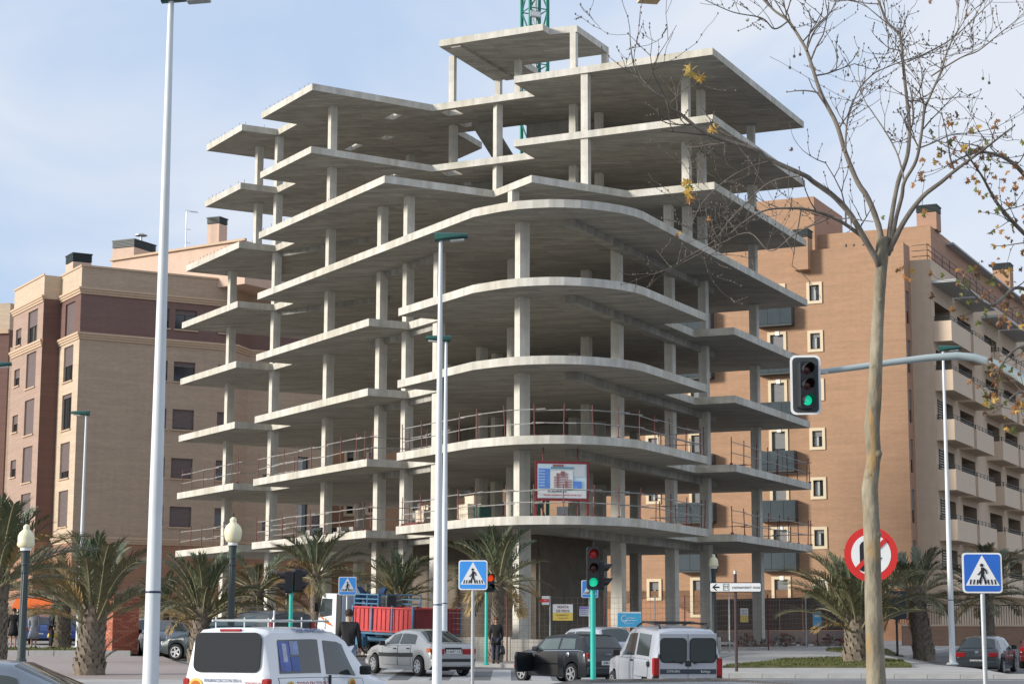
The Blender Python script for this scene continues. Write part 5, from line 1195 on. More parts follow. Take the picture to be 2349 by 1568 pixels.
for u, v, s, mi in ((1900, 195, .21, 4), (1925, 212, .15, 0), (1958, 362, .15, 0), (1968, 345, .10, 4), (1890, 505, .16, 0), (1897, 530, .16, 0), (1900, 550, .14, 1), (1896, 518, .12, 3), (1950, 600, .07, 1), (1864, 648, .07, 1), (1868, 640, .06, 0), (2080, 575, .08, 2), (1845, 236, .05, 2), (2360, 152, .05, 3), (2420, 240, .06, 2), (2320, 250, .05, 1), (2430, 598, .07, 3), (2630, 340, .06, 3), (2510, 52, .06, 2), (2560, 5, .07, 2), (2660, 40, .06, 2), (2470, 745, .08, 1), (2490, 760, .09, 1), (2510, 745, .09, 0), (2480, 735, .08, 2), (2505, 770, .07, 1), (2055, 55, .05, 3), (2175, 410, .06, 2)): leaf(TR, tuple(loc(S(u, v, YT - rl.uniform(-.3, .6)))), s, mi, rl, .3 if s > .11 else .65)
ball = MB(); ball.lathe([(.004, -.02), (.013, -.014), (.018, 0), (.013, .014), (.004, .02)], (0, 0, 0), 8); ball.tube([(0, 0, .018), (.006, 0, .06), (0, 0, .11)], .0025, 4); bm2 = ball.mesh('seed_ball', twigm)
for u, v in ((2172, 186), (2184, 155), (2332, 206), (2703, 216), (2720, 228), (2200, 150), (2765, 370)): link(bm2, 'seed_ball', TR, tuple(loc(S(u, v))))
# second plane tree, its trunk outside the view at the right
y2 = 24.0; q0 = at(2560, 1700, y2); T2 = thing('plane_tree', 'plane tree beyond the right edge hanging branches with brown and green leaves', 'tree', (q0.x, y2, gz(q0.x, y2))); TO2 = T2.location.copy()
TRs, TOs = TR, TO; TR, TO = T2, TO2
limb([Vector((q0.x, y2, TO2.z - .1)), at(2555, 1300, y2), at(2552, 900, y2), at(2550, 620, y2)], .15, .10, 'trunk', bark)
main2 = []
for pp, r0, r1 in (([(2552, 700), (2480, 560), (2400, 480), (2349, 400), (2300, 360), (2240, 350), (2180, 375)], .05, .006), ([(2552, 760), (2450, 640), (2380, 560), (2349, 535), (2290, 470), (2250, 400), (2200, 330)], .045, .007), ([(2552, 800), (2450, 720), (2380, 680), (2330, 660), (2270, 700), (2200, 640)], .04, .006), ([(2552, 880), (2450, 830), (2380, 800), (2330, 800), (2280, 860)], .04, .006), ([(2552, 960), (2460, 960), (2400, 950), (2345, 900), (2310, 920)], .035, .006)):
    main2.append(limb([at(u, v, y2 - .4 * i) for i, (u, v) in enumerate(pp)], r0, r1))
tw = MB(); tips = []; rg = random.Random(33)
for Q_, R_ in main2:
    n = len(Q_)
    for i in range(int(n * .3), n, 2):
        d = (Q_[min(i + 1, n - 1)] - Q_[i - 1]).normalized(); ax = Vector((rg.uniform(-1, 1), rg.uniform(-.8, .8), rg.uniform(-1, .7))).normalized(); twig(Q_[i], (d * .6 + ax * .8).normalized(), rg.uniform(.3, .6), min(R_[i] * .5, .009), 1, rg)
tw.obj('twig', twigm, T2, kind='stuff')
rg.shuffle(tips); k = 0
for p in tips[:150]:
    for j in range(rg.choice((1, 1, 2))):
        leaf(T2, tuple(p + Vector((rg.uniform(-.06, .06), rg.uniform(-.1, .1), rg.uniform(-.08, .02)))), rg.uniform(.055, .115), rg.choice((0, 1, 1, 2, 2, 3, 3)), rg); k += 1
for i in range(120):
    u, v = rg.choice(((2215, 640), (2260, 690), (2300, 600), (2330, 400), (2300, 470), (2250, 410), (2320, 860), (2290, 760), (2340, 700), (2195, 390), (2340, 520), (2335, 950)))
    leaf(T2, tuple(loc(at(u + rg.gauss(0, 26), v + rg.gauss(0, 34), y2 + rg.uniform(-.5, .5)))), rg.uniform(.05, .11), rg.choice((0, 1, 1, 2, 2, 2, 3, 3)), rg)
for p in tips[150:180]: link(bm2, 'seed_ball', T2, tuple(p))
TR, TO = TRs, TOs
# ---------------------------------------------------------------- vehicles
def paint(name, c, metal=.0, rough=.28): return MATS.get(name) or mk(name, c, rough, .03, 1.5, metal=metal, coat=.6)
p_white = paint('paint_white', (.74, .75, .77)); p_silver = paint('paint_silver', (.40, .405, .40), .35, .34); p_silver2 = paint('paint_silver_blue', (.44, .46, .50), .35, .34)
p_black = paint('paint_black', (.010, .013, .016)); p_green = paint('paint_dark_green', (.012, .028, .030)); p_grey = paint('paint_grey', (.10, .12, .14), .3); p_blue = paint('paint_blue', (.012, .03, .14)); p_dk = paint('paint_dark_grey', (.045, .052, .058), .3); p_red = paint('paint_dark_red', (.12, .012, .018)); p_bluegrey = paint('paint_blue_grey', (.16, .19, .23), .3)
trim = mk('black_trim', (.018, .018, .018), .6, .05); lampw = mk('head_lamp', (.6, .62, .62), .1, 0, coat=.5); plate_m = mk('number_plate', (.68, .68, .64), .5, .03); orange_l = mk('lamp_orange', (.55, .14, .02), .2, 0)
class Shell:
    """car body lofted through cross-sections: stations (x, belt z, roof z, half width at belt, half width at roof)"""
    def __init__(s, st, z0, wheels, wr, sill=.95):
        s.st = st; s.z0 = z0; s.wh = wheels; s.wr = wr; s.sill = sill
    def val(s, x):
        st = s.st
        if x <= st[0][0]: return st[0][1:]
        for a, b in zip(st, st[1:]):
            if x <= b[0]:
                f = (x - a[0]) / (b[0] - a[0]); return [p + (q - p) * f for p, q in zip(a[1:], b[1:])]
        return st[-1][1:]
    def sec(s, x, arch=True):
        v = s.val(x); bz, rz, bw, rw = v[:4]; z0 = v[4] if len(v) > 4 else s.z0
        if arch:
            for wx in s.wh:
                d = abs(x - wx); R = s.wr + .055
                if d < R: z0 = max(z0, s.wr + math.sqrt(R * R - d * d) * 1.0 - .0)
        z0 = min(z0, bz - .1); zm = z0 + (bz - z0) * .5; rc = min(.085, max(.012, (rz - bz) * .16))
        return [(bw * s.sill, z0), (bw, zm), (bw * .985, bz - .05), (bw * .955, bz), (rw, rz - rc), (rw - .07, rz - rc * .4), (rw * .5, rz - .005), (0, rz)]
    def pt(s, x, t, side=1):
        q = s.sec(x, False); i = min(len(q) - 2, int(t)); f = t - i; return Vector((x, side * (q[i][0] + (q[i + 1][0] - q[i][0]) * f), q[i][1] + (q[i + 1][1] - q[i][1]) * f))
    def body(s, m, parent, name='body'):
        xs = set(a[0] for a in s.st); lo, hi = s.st[0][0], s.st[-1][0]; n = int((hi - lo) / .1)
        xs |= {lo + (hi - lo) * i / n for i in range(n + 1)}
        for wx in s.wh:
            R = s.wr + .055
            xs |= {wx + R * math.cos(math.pi * k / 14) for k in range(15)} | {wx + (R + .004), wx - R - .004}
        xs = sorted(x for x in xs if lo <= x <= hi); mb = MB(); rows = []
        for x in xs:
            h = s.sec(x); rows.append([(x, y, z) for y, z in h] + [(x, -y, z) for y, z in reversed(h[:-1])])
        k = len(rows[0])
        mb.v = [p for r in rows for p in r]
        for i in range(len(rows) - 1):
            for j in range(k - 1): a = i * k + j; mb.f.append([a, a + 1, a + k + 1, a + k]); mb.m.append(0)
            a, b = i * k, i * k + k - 1; mb.f.append([a + k, b + k, b, a]); mb.m.append(1)
        mb.f.append(list(range(k))); mb.m.append(0); e = (len(rows) - 1) * k; mb.f.append([e + j for j in reversed(range(k))]); mb.m.append(0)
        o = mb.obj(name, [m, trim], parent); smooth_angle(o, 32); return o
    def patch(s, name, m, parent, x0, x1, t0, t1, side=1, off=.007, nx=10, ntt=5, xt=None, f0=0, f1=0):
        """panel lying on the body side between stations x0..x1 and heights t0..t1; f0/f1 lean the ends"""
        mb = MB(); vs_ = []
        for i in range(nx + 1):
            for j in range(ntt + 1):
                g = j / ntt; t = t0 + (t1 - t0) * g; a, b = x0 + f0 * g, x1 + f1 * g; x = a + (b - a) * i / nx; p = s.pt(x, t, side); vs_.append(p + Vector((0, side * off, .25 * off)))
        k = ntt + 1; fs = []
        for i in range(nx):
            for j in range(ntt): a = i * k + j; q = [a, a + k, a + k + 1, a + 1]; fs.append(q if side < 0 else q[::-1])
        mb.add(vs_, fs); o = mb.obj(name, m, parent, smooth=True)
        if name == 'door':
            g = MB(); ring = [vs_[i * k] for i in range(nx + 1)] + [vs_[nx * k + j] for j in range(1, k)] + [vs_[i * k + k - 1] for i in range(nx - 1, -1, -1)] + [vs_[j] for j in range(k - 2, -1, -1)]
            g.tube(ring, .0045, 4, 0, False); g.obj('door_gap', trim, o)
        return o
    def top(s, name, m, parent, x0, x1, wfr=.93, off=.008, nx=8, dirx=0):
        mb = MB(); vs_ = []; ts = [4.0, 5.0, 6.0, 7.0]
        for i in range(nx + 1):
            x = x0 + (x1 - x0) * i / nx; L = [s.pt(x, t, 1) for t in ts] + [s.pt(x, t, -1) for t in reversed(ts[:-1])]
            vs_ += [Vector((p.x + dirx * off, p.y * wfr, p.z + off)) for p in L]
        k = 7; fs = []
        for i in range(nx):
            for j in range(k - 1): a = i * k + j; fs.append([a, a + 1, a + k + 1, a + k])
        mb.add(vs_, fs); return mb.obj(name, m, parent, smooth=True)
WHM = {}
def wheel(parent, x, y, r, style=5, wd=.19):
    key = (round(r, 3), style)
    if key not in WHM:
        t = MB(); o = 0; prof = [(r * .62, -wd / 2), (r * .93, -wd / 2), (r, -wd * .32), (r, wd * .32), (r * .93, wd / 2), (r * .62, wd / 2)]; n = 28
        for rr, yy in prof:
            for k in range(n): a = 2 * math.pi * k / n; t.v.append((rr * math.cos(a), yy, rr * math.sin(a)))
        for i in range(5):
            for k in range(n): a, b = i * n + k, i * n + (k + 1) % n; t.f.append([a, a + n, b + n, b]); t.m.append(0)
        m_ = MB(); rr = r * .64
        for yy, q in ((wd * .30, 0), (-wd * .30, 1)):
            m_.add([(rr * math.cos(2 * math.pi * k / 24), yy, rr * math.sin(2 * math.pi * k / 24)) for k in range(24)], [list(range(24))[::-1] if q == 0 else list(range(24))], 1)
        for sg in (1, -1):
            for k in range(style): a = 2 * math.pi * k / style; m_.bar((.02 * math.cos(a), sg * wd * .40, .02 * math.sin(a)), (rr * math.cos(a), sg * wd * .44, rr * math.sin(a)), .065 if style < 8 else .045, .03, 0, (0, 1, 0))
            for k in range(24): a, b = 2 * math.pi * k / 24, 2 * math.pi * (k + 1) / 24; m_.bar((rr * .97 * math.cos(a), sg * wd * .45, rr * .97 * math.sin(a)), (rr * .97 * math.cos(b), sg * wd * .45, rr * .97 * math.sin(b)), .03, .03, 0, (0, 1, 0))
            m_.box((0, sg * wd * .42, 0), (.09, .03, .09))
        WHM[key] = (t.mesh('wheel', tyre), m_.mesh('rim', [alloy, trim]))
    t, m_ = WHM[key]; o = link(t, 'wheel', parent, (x, y, r)); link(m_, 'rim', o); return o
def bx(name, m, parent, c, d, rz=0, bv=.012, M=None):
    mb = MB(); mb.box((0, 0, 0), d, 0, 0, M); o = mb.obj(name, m, parent, loc=c, rz=rz)
    if bv: bevel(o, bv)
    return o
def common(t, S_, x_wh, wr, track, style=5):
    for wx in x_wh:
        for sg in (1, -1): wheel(t, wx, sg * (track - .085), wr, style)
    mb = MB(); lo, hi = S_.st[0][0] + .25, S_.st[-1][0] - .25; mb.box(((lo + hi) / 2, 0, S_.z0 + .14), (hi - lo, track * 1.25, .2)); mb.obj('underbody', trim, t)
def rear_face(t, x, wd, zl, lw, lh, lm, pz, bz, sides=True, plate_txt='0000', bump=trim):
    for sg in (1, -1):
        if lm: bx('tail_lamp', lm, t, (x + .02, sg * (wd - lw / 2 - .01), zl), (.07, lw, lh), 0, .02)
    pl = bx('number_plate', plate_m, t, (x - .01, 0, pz), (.02, .52, .12), 0, .004); text(plate_txt, .10, pl, (-.013, 0, 0), signblack, rad(-90), 90)
    bx('bumper', bump, t, (x + .05, 0, bz), (.17, wd * 1.96, .24), 0, .05)
def mirror(t, x, y, z, m): bx('wing_mirror', m, t, (x, y, z), (.10, .2, .15), 0, .03)
def place(u, y, heading, rear, name, label, cat, grp=None):
    """thing whose rear-centre (x = -rear) shows at display column u, depth y"""
    p = at(u, 1480, y); h = Vector((math.cos(heading), math.sin(heading))); c = Vector((p.x, y)) + h * rear
    z0, z1 = gz(*(c - h * 1.3)), gz(*(c + h * 1.3)); t = thing(name, label, cat, (c.x, c.y, (z0 + z1) / 2), heading, grp); t.rotation_euler = (0, -math.atan2(z1 - z0, 2.6), heading); return t
def hatch(u, y, hd, label, m, L=4.0, W=1.68, H=1.42, style=5, tail=tailred, sedan=False, plate_txt='A 2745 CK', name='parked_car', grp='cars parked or driving on the street', tailw=.3, dash=None, bumpm=None):
    l, w_ = L / 2, W / 2; wr = .30; wh = (-l + .72, l - .78); bz = .90
    if sedan: st = [(-l, .70, .74, w_ * .84, w_ * .60, .36), (-l + .06, .80, .90, w_ * .92, w_ * .78, .30), (-l + .16, bz, .985, w_ * .95, w_ * .82, .22), (-l + .42, bz + .02, 1.02, w_ * .97, w_ * .80, .20), (-l + 1.22, bz + .02, H - .045, w_, w_ * .70, .19), (-l + 1.7, bz, H, w_, w_ * .73, .18), (-.05, bz, H - .005, w_, w_ * .74, .18), (.42, bz - .02, H - .08, w_, w_ * .72, .18), (1.12, bz - .02, .965, w_ * .99, w_ * .84, .18), (l - .5, .80, .86, w_ * .96, w_ * .8, .2), (l - .12, .66, .72, w_ * .86, w_ * .66, .26), (l, .52, .58, w_ * .72, w_ * .5, .34)]; gx = (-l + .48, -l + 1.2)
    else: st = [(-l, .66, .70, w_ * .86, w_ * .66, .36), (-l + .07, .84, .90, w_ * .93, w_ * .80, .28), (-l + .16, bz, .97, w_ * .95, w_ * .80, .22), (-l + .55, bz + .02, H - .06, w_ * .98, w_ * .70, .2), (-l + .85, bz, H - .01, w_, w_ * .72, .19), (-l + 1.6, bz, H, w_, w_ * .74, .18), (.35, bz - .01, H - .06, w_, w_ * .73, .18), (1.02, bz - .02, .985, w_ * .99, w_ * .84, .18), (l - .45, .82, .88, w_ * .95, w_ * .8, .2), (l - .1, .66, .72, w_ * .86, w_ * .66, .26), (l, .52, .56, w_ * .72, w_ * .5, .34)]; gx = (-l + .19, -l + .54)
    t = place(u, y, hd, l, name, label, 'car', grp); S_ = Shell(st, .19, wh, wr); S_.body(m, t)
    S_.top('rear_window', carglass, t, gx[0], gx[1], .90, .010, 6, -1); S_.top('windscreen', carglass, t, .47 if sedan else .42, 1.04 if sedan else .96, .92, .010, 8, 1)
    rx0 = -l + (1.0 if sedan else .62)
    for sg in (1, -1):
        S_.patch('rear_side_window', carglass, t, rx0, -.22, 3.12, 3.86, sg, f0=.12 if sedan else .1); S_.patch('front_side_window', carglass, t, -.14, .72, 3.12, 3.86, sg, f1=-.34)
        d1 = S_.patch('door', m, t, -.16, .82, .35, 3.0, sg, .006); d2 = S_.patch('door', m, t, -1.0, -.19, .35, 3.0, sg, .006)
        for d, xx in ((d1, .0), (d2, -.85)): p = S_.pt(xx, 2.0, sg); bx('handle', trim if dash else m, d, (p.x, p.y + sg * .015, p.z - .04), (.17, .03, .035), 0, .008)
        if dash: S_.patch('side_strip', trim, t, -l + 1.05, l - 1.12, 1.05, 1.45, sg, .012)
        mirror(t, .72, sg * (w_ + .06), bz + .06, trim)
    rear_face(t, -l, w_ * .93, .76, tailw, .17, tail, .52 if not sedan else .76, .42, plate_txt=plate_txt, bump=bumpm or m)
    for sg in (1, -1): bx('head_lamp', lampw, t, (l - .12, sg * w_ * .60, .62), (.18, .34, .14), 0, .04)
    bx('front_bumper', bumpm or m, t, (l - .06, 0, .36), (.22, w_ * 1.7, .2), 0, .06)
    common(t, S_, wh, wr, w_, style); return t, S_
HL = math.atan2(.866, -.5)
# silver fastback saloon in the middle
t, S_ = hatch(1040, 60.3, rad(122), 'silver saloon with black side strips driving away between the white lamp posts', p_silver, 4.37, 1.70, 1.42, 7, tailred, True, 'A 8697 CX', 'silver_saloon', tailw=.46, dash=1, bumpm=p_silver)
bx('bumper_strip', trim, t, (-2.195, 0, .50), (.1, 1.5, .09), 0, .02); bx('boot_panel', trim, t, (-2.17, 0, .80), (.05, .58, .16), 0, .01)
for sg in (1, -1): bx('side_lamp', orange_l, t, (-2.05, sg * .80, .80), (.22, .04, .13), 0, .015)
# parked cars at the left and elsewhere
hatch(352, 79.5, rad(128), 'pale silver hatchback parked behind the tall white lamp post', p_silver2, 3.9, plate_txt='1187 BKD')
hatch(396, 75.5, rad(108), 'grey blue saloon parked right beside the tall white lamp post', p_bluegrey, 4.3, 1.7, 1.42, 6, tailred, True, 'A 3312 DN')
hatch(615, 73.5, rad(160), 'dark green car parked under the feathery palm', p_green, 4.2, plate_txt='V 5521 FZ')
hatch(150, 96, rad(92), 'deep blue car parked behind the palms at the left', p_blue, 3.8, plate_txt='4410 CPV')
hatch(86, 97, rad(96), 'blue car parked behind the woman in grey', paint('paint_mid_blue', (.03, .07, .22)), 3.8, plate_txt='A 9034 BT')
hatch(1428, 64, rad(118), 'pale silver car showing between the black car and the silver van', p_silver2, 4.2, 1.68, 1.46, plate_txt='7721 BDH')
t, S_ = hatch(2240, 73.2, rad(66), 'dark grey hatchback with red tail lamps parked by the right street', p_dk, 4.05, 1.68, 1.42, 5, tailred, False, 'GX 7575 CN', tailw=.34)
bx('badge', chrome, t, (-2.0, 0, .84), (.03, .13, .09), 0, .02)
hatch(2384, 78, rad(70), 'dark red car cut by the right edge of the view', p_red, 4.2, plate_txt='2093 CLR')
# two roofs at the lower edge
hatch(330, 20.2, rad(180), 'blue grey car whose roof just shows at the lower left corner', p_bluegrey, 4.3, 1.72, 1.42, 5, tailred, True, name='passing_car')
hatch(985, 10.9, rad(4), 'dark grey car whose roof just shows at the lower edge before the silver van', p_dk, 4.2, 1.70, 1.41, 5, tailred, False, name='passing_car')
# off-road car behind the white van
t = place(664, 66, rad(125), 2.1, 'off_road_car', 'dark off-road car with tall red tail lamps beyond the white van', 'car', 'cars parked or driving on the street'); l = 2.1; t.scale = (1.08, 1.08, 1.12)
st = [(-l, .95, 1.55, .80, .64, .42), (-l + .06, .98, 1.68, .84, .66, .36), (-l + .3, 1.0, 1.74, .86, .68), (-.3, 1.0, 1.76, .87, .68), (.2, 1.0, 1.70, .87, .67), (.72, 1.0, 1.12, .87, .74), (1.6, .95, 1.02, .84, .7), (l, .8, .86, .76, .6)]
S_ = Shell(st, .36, (-1.35, 1.3), .35); S_.body(p_black, t)
for sg in (1, -1): S_.patch('side_window', carglass, t, -1.95, -.95, 3.15, 3.9, sg); S_.patch('side_window', carglass, t, -.85, .1, 3.15, 3.9, sg); S_.patch('front_side_window', carglass, t, .15, .62, 3.1, 3.8, sg, f1=-.35)
for sg in (1, -1): bx('tail_lamp', tailred, t, (-l + .0, sg * .70, 1.15), (.08, .13, .62), 0, .02); mb = MB(); mb.tube([(-1.7, sg * .6, 1.76), (-1.6, sg * .6, 1.83), (0, sg * .6, 1.84), (.1, sg * .6, 1.74)], .02, 6); mb.obj('roof_rail', trim, t); mirror(t, .5, sg * .95, 1.08, trim)
bx('rear_window', carglass, t, (-l - .005, 0, 1.32), (.02, 1.12, .42), 0, .05); S_.top('windscreen', carglass, t, .24, .68, .9, .01, 6, 1); rear_face(t, -l, .8, 1, .1, .1, None, .75, .52, plate_txt='3076 BJJ'); common(t, S_, (-1.35, 1.3), .35, .85)
# black mini with its door open
t = place(1402, 54.6, rad(128), 1.81, 'black_hatchback', 'small black hatchback with white roof line stripe and its near door standing open', 'car', 'cars parked or driving on the street'); l, w_ = 1.81, .845; H = 1.42
glass_l = mk('glass_pale_reflection', (.11, .14, .14), .08, .1, 3); t.scale = (.93, .98, .97)  # pale reflection and see-through light painted into the side glass colour
st = [(-l, .62, .66, .74, .62, .34), (-l + .05, .82, .88, .80, .68, .28), (-l + .14, .95, 1.0, .82, .68, .22), (-l + .42, .96, H - .05, .84, .62, .2), (-l + .62, .96, H - .01, .845, .635), (-.4, .94, H, .845, .65), (.32, .92, H - .05, .845, .645), (.78, .90, .99, .84, .74), (l - .5, .86, .92, .82, .68), (l - .08, .70, .76, .74, .58, .26), (l, .56, .60, .66, .5, .32)]
S_ = Shell(st, .2, (-1.12, 1.25), .30); S_.body(p_black, t)
S_.top('rear_window', carglass, t, -l + .17, -l + .41, .90, .01, 6, -1); S_.top('windscreen', carglass, t, .36, .74, .92, .01, 6, 1)
S_.top('roof_panel', paint('paint_dark_blue', (.02, .028, .035)), t, -l + .64, .26, .99, .012, 6)
for sg in (1, -1):
    S_.patch('rear_side_window', glass_l, t, -1.25, -.55, 3.12, 3.88, sg, f0=.12)
    S_.patch('waist_line', chrome, t, -l + .12, .75, 2.86, 3.02, sg, .01, 14, 1)
    bx('tail_lamp', tailred, t, (-l + .06, sg * .70, .76), (.10, .14, .30), 0, .04); bx('reverse_lamp', lampw, t, (-l + .005, sg * .70, .70), (.03, .10, .07), 0, .01)
    for wx in (-1.12, 1.25): S_.patch('wheel_arch', trim, t, wx - .37, wx - .33, 0, 1.0, sg, .01, 2, 3)
S_.patch('front_side_window', carglass, t, -.46, .56, 3.12, 3.88, -1, f1=-.3); S_.patch('door_opening', trim, t, -.52, .66, .15, 3.0, 1, .006); S_.patch('door_opening', glass_l, t, -.46, .58, 3.1, 3.88, 1, .006, f1=-.3)
mb = MB(); mb.lathe([(.10, 0), (.10, .02), (.04, .03)], (0, 0, 0), 12); o = mb.obj('fuel_cap', chrome, t, loc=(-.98, -.845, .86)); o.rotation_euler = (rad(90), 0, 0)
mb = MB(); mb.lathe([(.075, 0), (.075, .02), (.03, .03)], (0, 0, 0), 12); o = mb.obj('fuel_cap', chrome, t, loc=(-1.0, .845, .84)); o.rotation_euler = (rad(-90), 0, 0)
dr = link(None, 'open_door', t, (.66, .845, 0), rad(-66)); dr.empty_display_size = .2
mb = MB(); plate(mb, [(0, .34), (-.92, .32), (-1.04, .46), (-1.08, .78), (-1.0, .90), (-.12, .86), (0, .74)], -.04, .04); bevel(mb.obj('door_panel', p_black, dr), .02)
bx('door_card', mk('door_card_grey', (.05, .05, .052), .7, .1), dr, (-.54, .05, .58), (.82, .04, .38), 0, .04); bx('armrest', trim, dr, (-.55, .09, .64), (.5, .07, .06), 0, .02); bx('wing_mirror', p_black, dr, (-.12, -.14, .98), (.12, .2, .14), 0, .04); bx('door_lamp', tailred, dr, (-.98, .06, .5), (.06, .03, .08), 0, 0)
st2 = MB(); st2.tube([(.32 + .17 * math.cos(a * .4) * .4, .38 + .17 * math.sin(a * .4), .98 + .17 * math.cos(a * .4)) for a in range(17)], .014, 6); st2.obj('steering_wheel', trim, t)
rear_face(t, -l, .78, .6, .1, .1, None, .62, .40, plate_txt='2586 DKT', bump=p_black); bx('chrome_strip', chrome, t, (-l + .045, 0, .74), (.03, .5, .03), 0, .008); text('D MINI', .07, t, (-l - .0, .0, .86), chrome, rad(-90)); common(t, S_, (-1.12, 1.25), .30, .83, 5)
# silver delivery van seen from behind
t = place(1576, 45.8, rad(103), 2.05, 'silver_van', 'silver van with twin rear doors and black roof bars, seen from behind', 'van'); l, w_, H = 2.05, .86, 1.80
st = [(-l, 1.02, 1.66, .80, .62, .42), (-l + .04, 1.03, 1.73, .84, .66, .36), (-l + .2, 1.04, 1.785, .86, .69, .26), (-.6, 1.03, 1.80, .862, .70, .2), (.1, 1.0, 1.76, .86, .69), (.45, .99, 1.66, .86, .66), (1.12, .98, 1.09, .85, .70), (1.75, .88, .94, .80, .62), (l - .06, .68, .74, .72, .54, .26), (l, .55, .6, .64, .44, .32)]
S_ = Shell(st, .2, (-1.30, 1.35), .31); S_.body(p_silver2, t)
for sg in (1, -1):
    S_.patch('side_window', carglass, t, -1.62, -.62, 3.12, 3.86, sg, f0=.08); S_.patch('front_side_window', carglass, t, -.45, .52, 3.10, 3.86, sg, f1=-.26); d1 = S_.patch('door', p_silver2, t, -.5, .72, .3, 3.0, sg, .006); d2 = S_.patch('door', p_silver2, t, -1.66, -.54, 1.0, 3.0, sg, .006)
    p = S_.pt(-.38, 2, sg); bx('handle', trim, d1, (p.x, p.y + sg * .015, p.z), (.16, .03, .05), 0, .01); mirror(t, .55, sg * .98, 1.10, trim)
    bx('tail_lamp', tailred, t, (-l + .04, sg * .765, .90), (.14, .15, .42), 0, .03); bx('lamp_base', trim, t, (-l + .045, sg * .765, .64), (.13, .15, .12), 0, .02)
    dd = bx('rear_door', p_silver2, t, (-l - .008, sg * .355, 1.04), (.03, .69, 1.26), 0, .03)
    mb = MB(); plate(mb, rrect(.60, .52, .09), -.012, .012); o = mb.obj('rear_window', carglass, dd, loc=(-.022, 0, .24), rz=rad(-90)); mb = MB(); plate(mb, rrect(.65, .57, .11), -.006, .006); mb.obj('window_seal', trim, dd, loc=(-.017, 0, .24), rz=rad(-90))
    mb = MB(); mb.bar((-.03, .22 * -sg, -.06), (-.035, -.05 * -sg, .01), .025); mb.obj('wiper', trim, dd); bx('hinge', trim, dd, (-.02, sg * .34, .1), (.04, .03, .1), 0, .01)
    mb = MB(); mb.tube([(-1.75, sg * .58, 1.77), (-1.65, sg * .58, 1.85), (-.4, sg * .58, 1.87), (.15, sg * .56, 1.75)], .024, 6); mb.obj('roof_rail', trim, t)
for xx in (-1.5, -.55): bx('roof_bar', trim, t, (xx, 0, 1.875), (.06, 1.3, .035), 0, .01)
bx('dark_strip', mk('strip_navy', (.03, .045, .06), .4, .03), t, (-l - .028, 0, .80), (.02, 1.36, .11), 0, .01); text('CITRO\u00cbN', .075, t, (-l - .042, .36, .80), lampw, rad(-90)); text('Berlingo', .085, t, (-l - .042, -.42, .80), lampw, rad(-90), sx=.8)
bx('latch', trim, t, (-l - .03, 0, .98), (.03, .15, .13), 0, .02); bx('plate_lamp', p_silver2, t, (-l - .03, .12, .62), (.05, .62, .05), 0, .015)
pl = bx('number_plate', plate_m, t, (-l - .03, .12, .52), (.02, .52, .12), 0, .004); text('1958 BXF', .1, pl, (-.013, 0, 0), signblack, rad(-90)); bx('bumper', trim, t, (-l + .03, 0, .38), (.22, 1.66, .24), 0, .06); S_.top('windscreen', carglass, t, .5, 1.06, .92, .01, 6, 1)
mb = MB(); mb.lathe([(.06, -.03), (.07, .0), (.06, .03)], (0, 0, 0), 10); o = mb.obj('filler_cap', trim, t, loc=(-1.75, .87, .95)); o.rotation_euler = (rad(90), 0, 0); text('TDI', .05, t, (-l - .03, -.52, 1.5), lampw, rad(-90)); common(t, S_, (-1.30, 1.35), .31, .84, 6)
# white awning firm's van
t = place(519, 31.2, rad(63), 2.0, 'white_van', 'white van lettered for an awning firm, with roof rack and big dark tailgate window', 'van'); l, w_, H = 2.0, .84, 1.80
st = [(-l, .96, 1.04, .79, .70, .42), (-l + .03, .98, 1.10, .82, .70, .36), (-l + .085, 1.0, 1.71, .83, .655, .3), (-l + .22, 1.0, 1.79, .84, .67, .26), (-.6, 1.0, 1.81, .84, .68, .2), (.15, .98, 1.76, .84, .67), (.5, .97, 1.66, .84, .64), (1.16, .96, 1.07, .83, .68), (1.65, .90, .97, .80, .62), (l - .06, .70, .76, .70, .52, .26), (l, .55, .6, .62, .44, .32)]
S_ = Shell(st, .2, (-1.28, 1.28), .30); S_.body(p_white, t)
mb = MB(); plate(mb, rrect(1.26, .62, .12), -.012, .012); tg = mb.obj('rear_window', mk('tailgate_glass', (.012, .012, .012), .05, 0, spec=.7), t, loc=(-l + .036, 0, 1.40), rz=rad(-90)); tg.rotation_euler = (rad(-5), 0, rad(-90))
bx('brake_lamp', tailred, t, (-l + .12, 0, 1.745), (.05, .40, .04), 0, .01)
poster = [mk('poster_%d' % i, c, .5, .3, 7) for i, c in enumerate([(.10, .14, .42), (.24, .30, .50), (.06, .12, .34), (.40, .42, .52)])]
for sg in (1, -1):
    S_.patch('side_window', carglass, t, -1.66, -.46, 3.1, 3.84, sg, .008, f0=.05); S_.patch('front_side_window', carglass, t, -.30, .62, 3.08, 3.84, sg, .008, f1=-.30); d1 = S_.patch('door', p_white, t, -.38, .80, .3, 3.0, sg, .006); d2 = S_.patch('door', p_white, t, -1.72, -.42, 1.0, 3.0, sg, .006)
    p = S_.pt(-.26, 2.2, sg); bx('handle', trim, d1, (p.x, p.y + sg * .02, p.z), (.07, .03, .17), 0, .015); mirror(t, .62, sg * .98, 1.10, trim); bx('tail_lamp', tailred, t, (-l + .05, sg * .75, .80), (.12, .14, .4), 0, .03)
S_.patch('window_poster', poster[0], t, -1.62, -1.32, 3.14, 3.80, -1, .013); S_.patch('window_poster', poster[1], t, -1.30, -1.06, 3.50, 3.80, -1, .013); S_.patch('window_poster', poster[2], t, -1.30, -1.06, 3.14, 3.46, -1, .013); S_.patch('window_poster', poster[3], t, -1.52, -1.40, 3.35, 3.75, -1, .016)
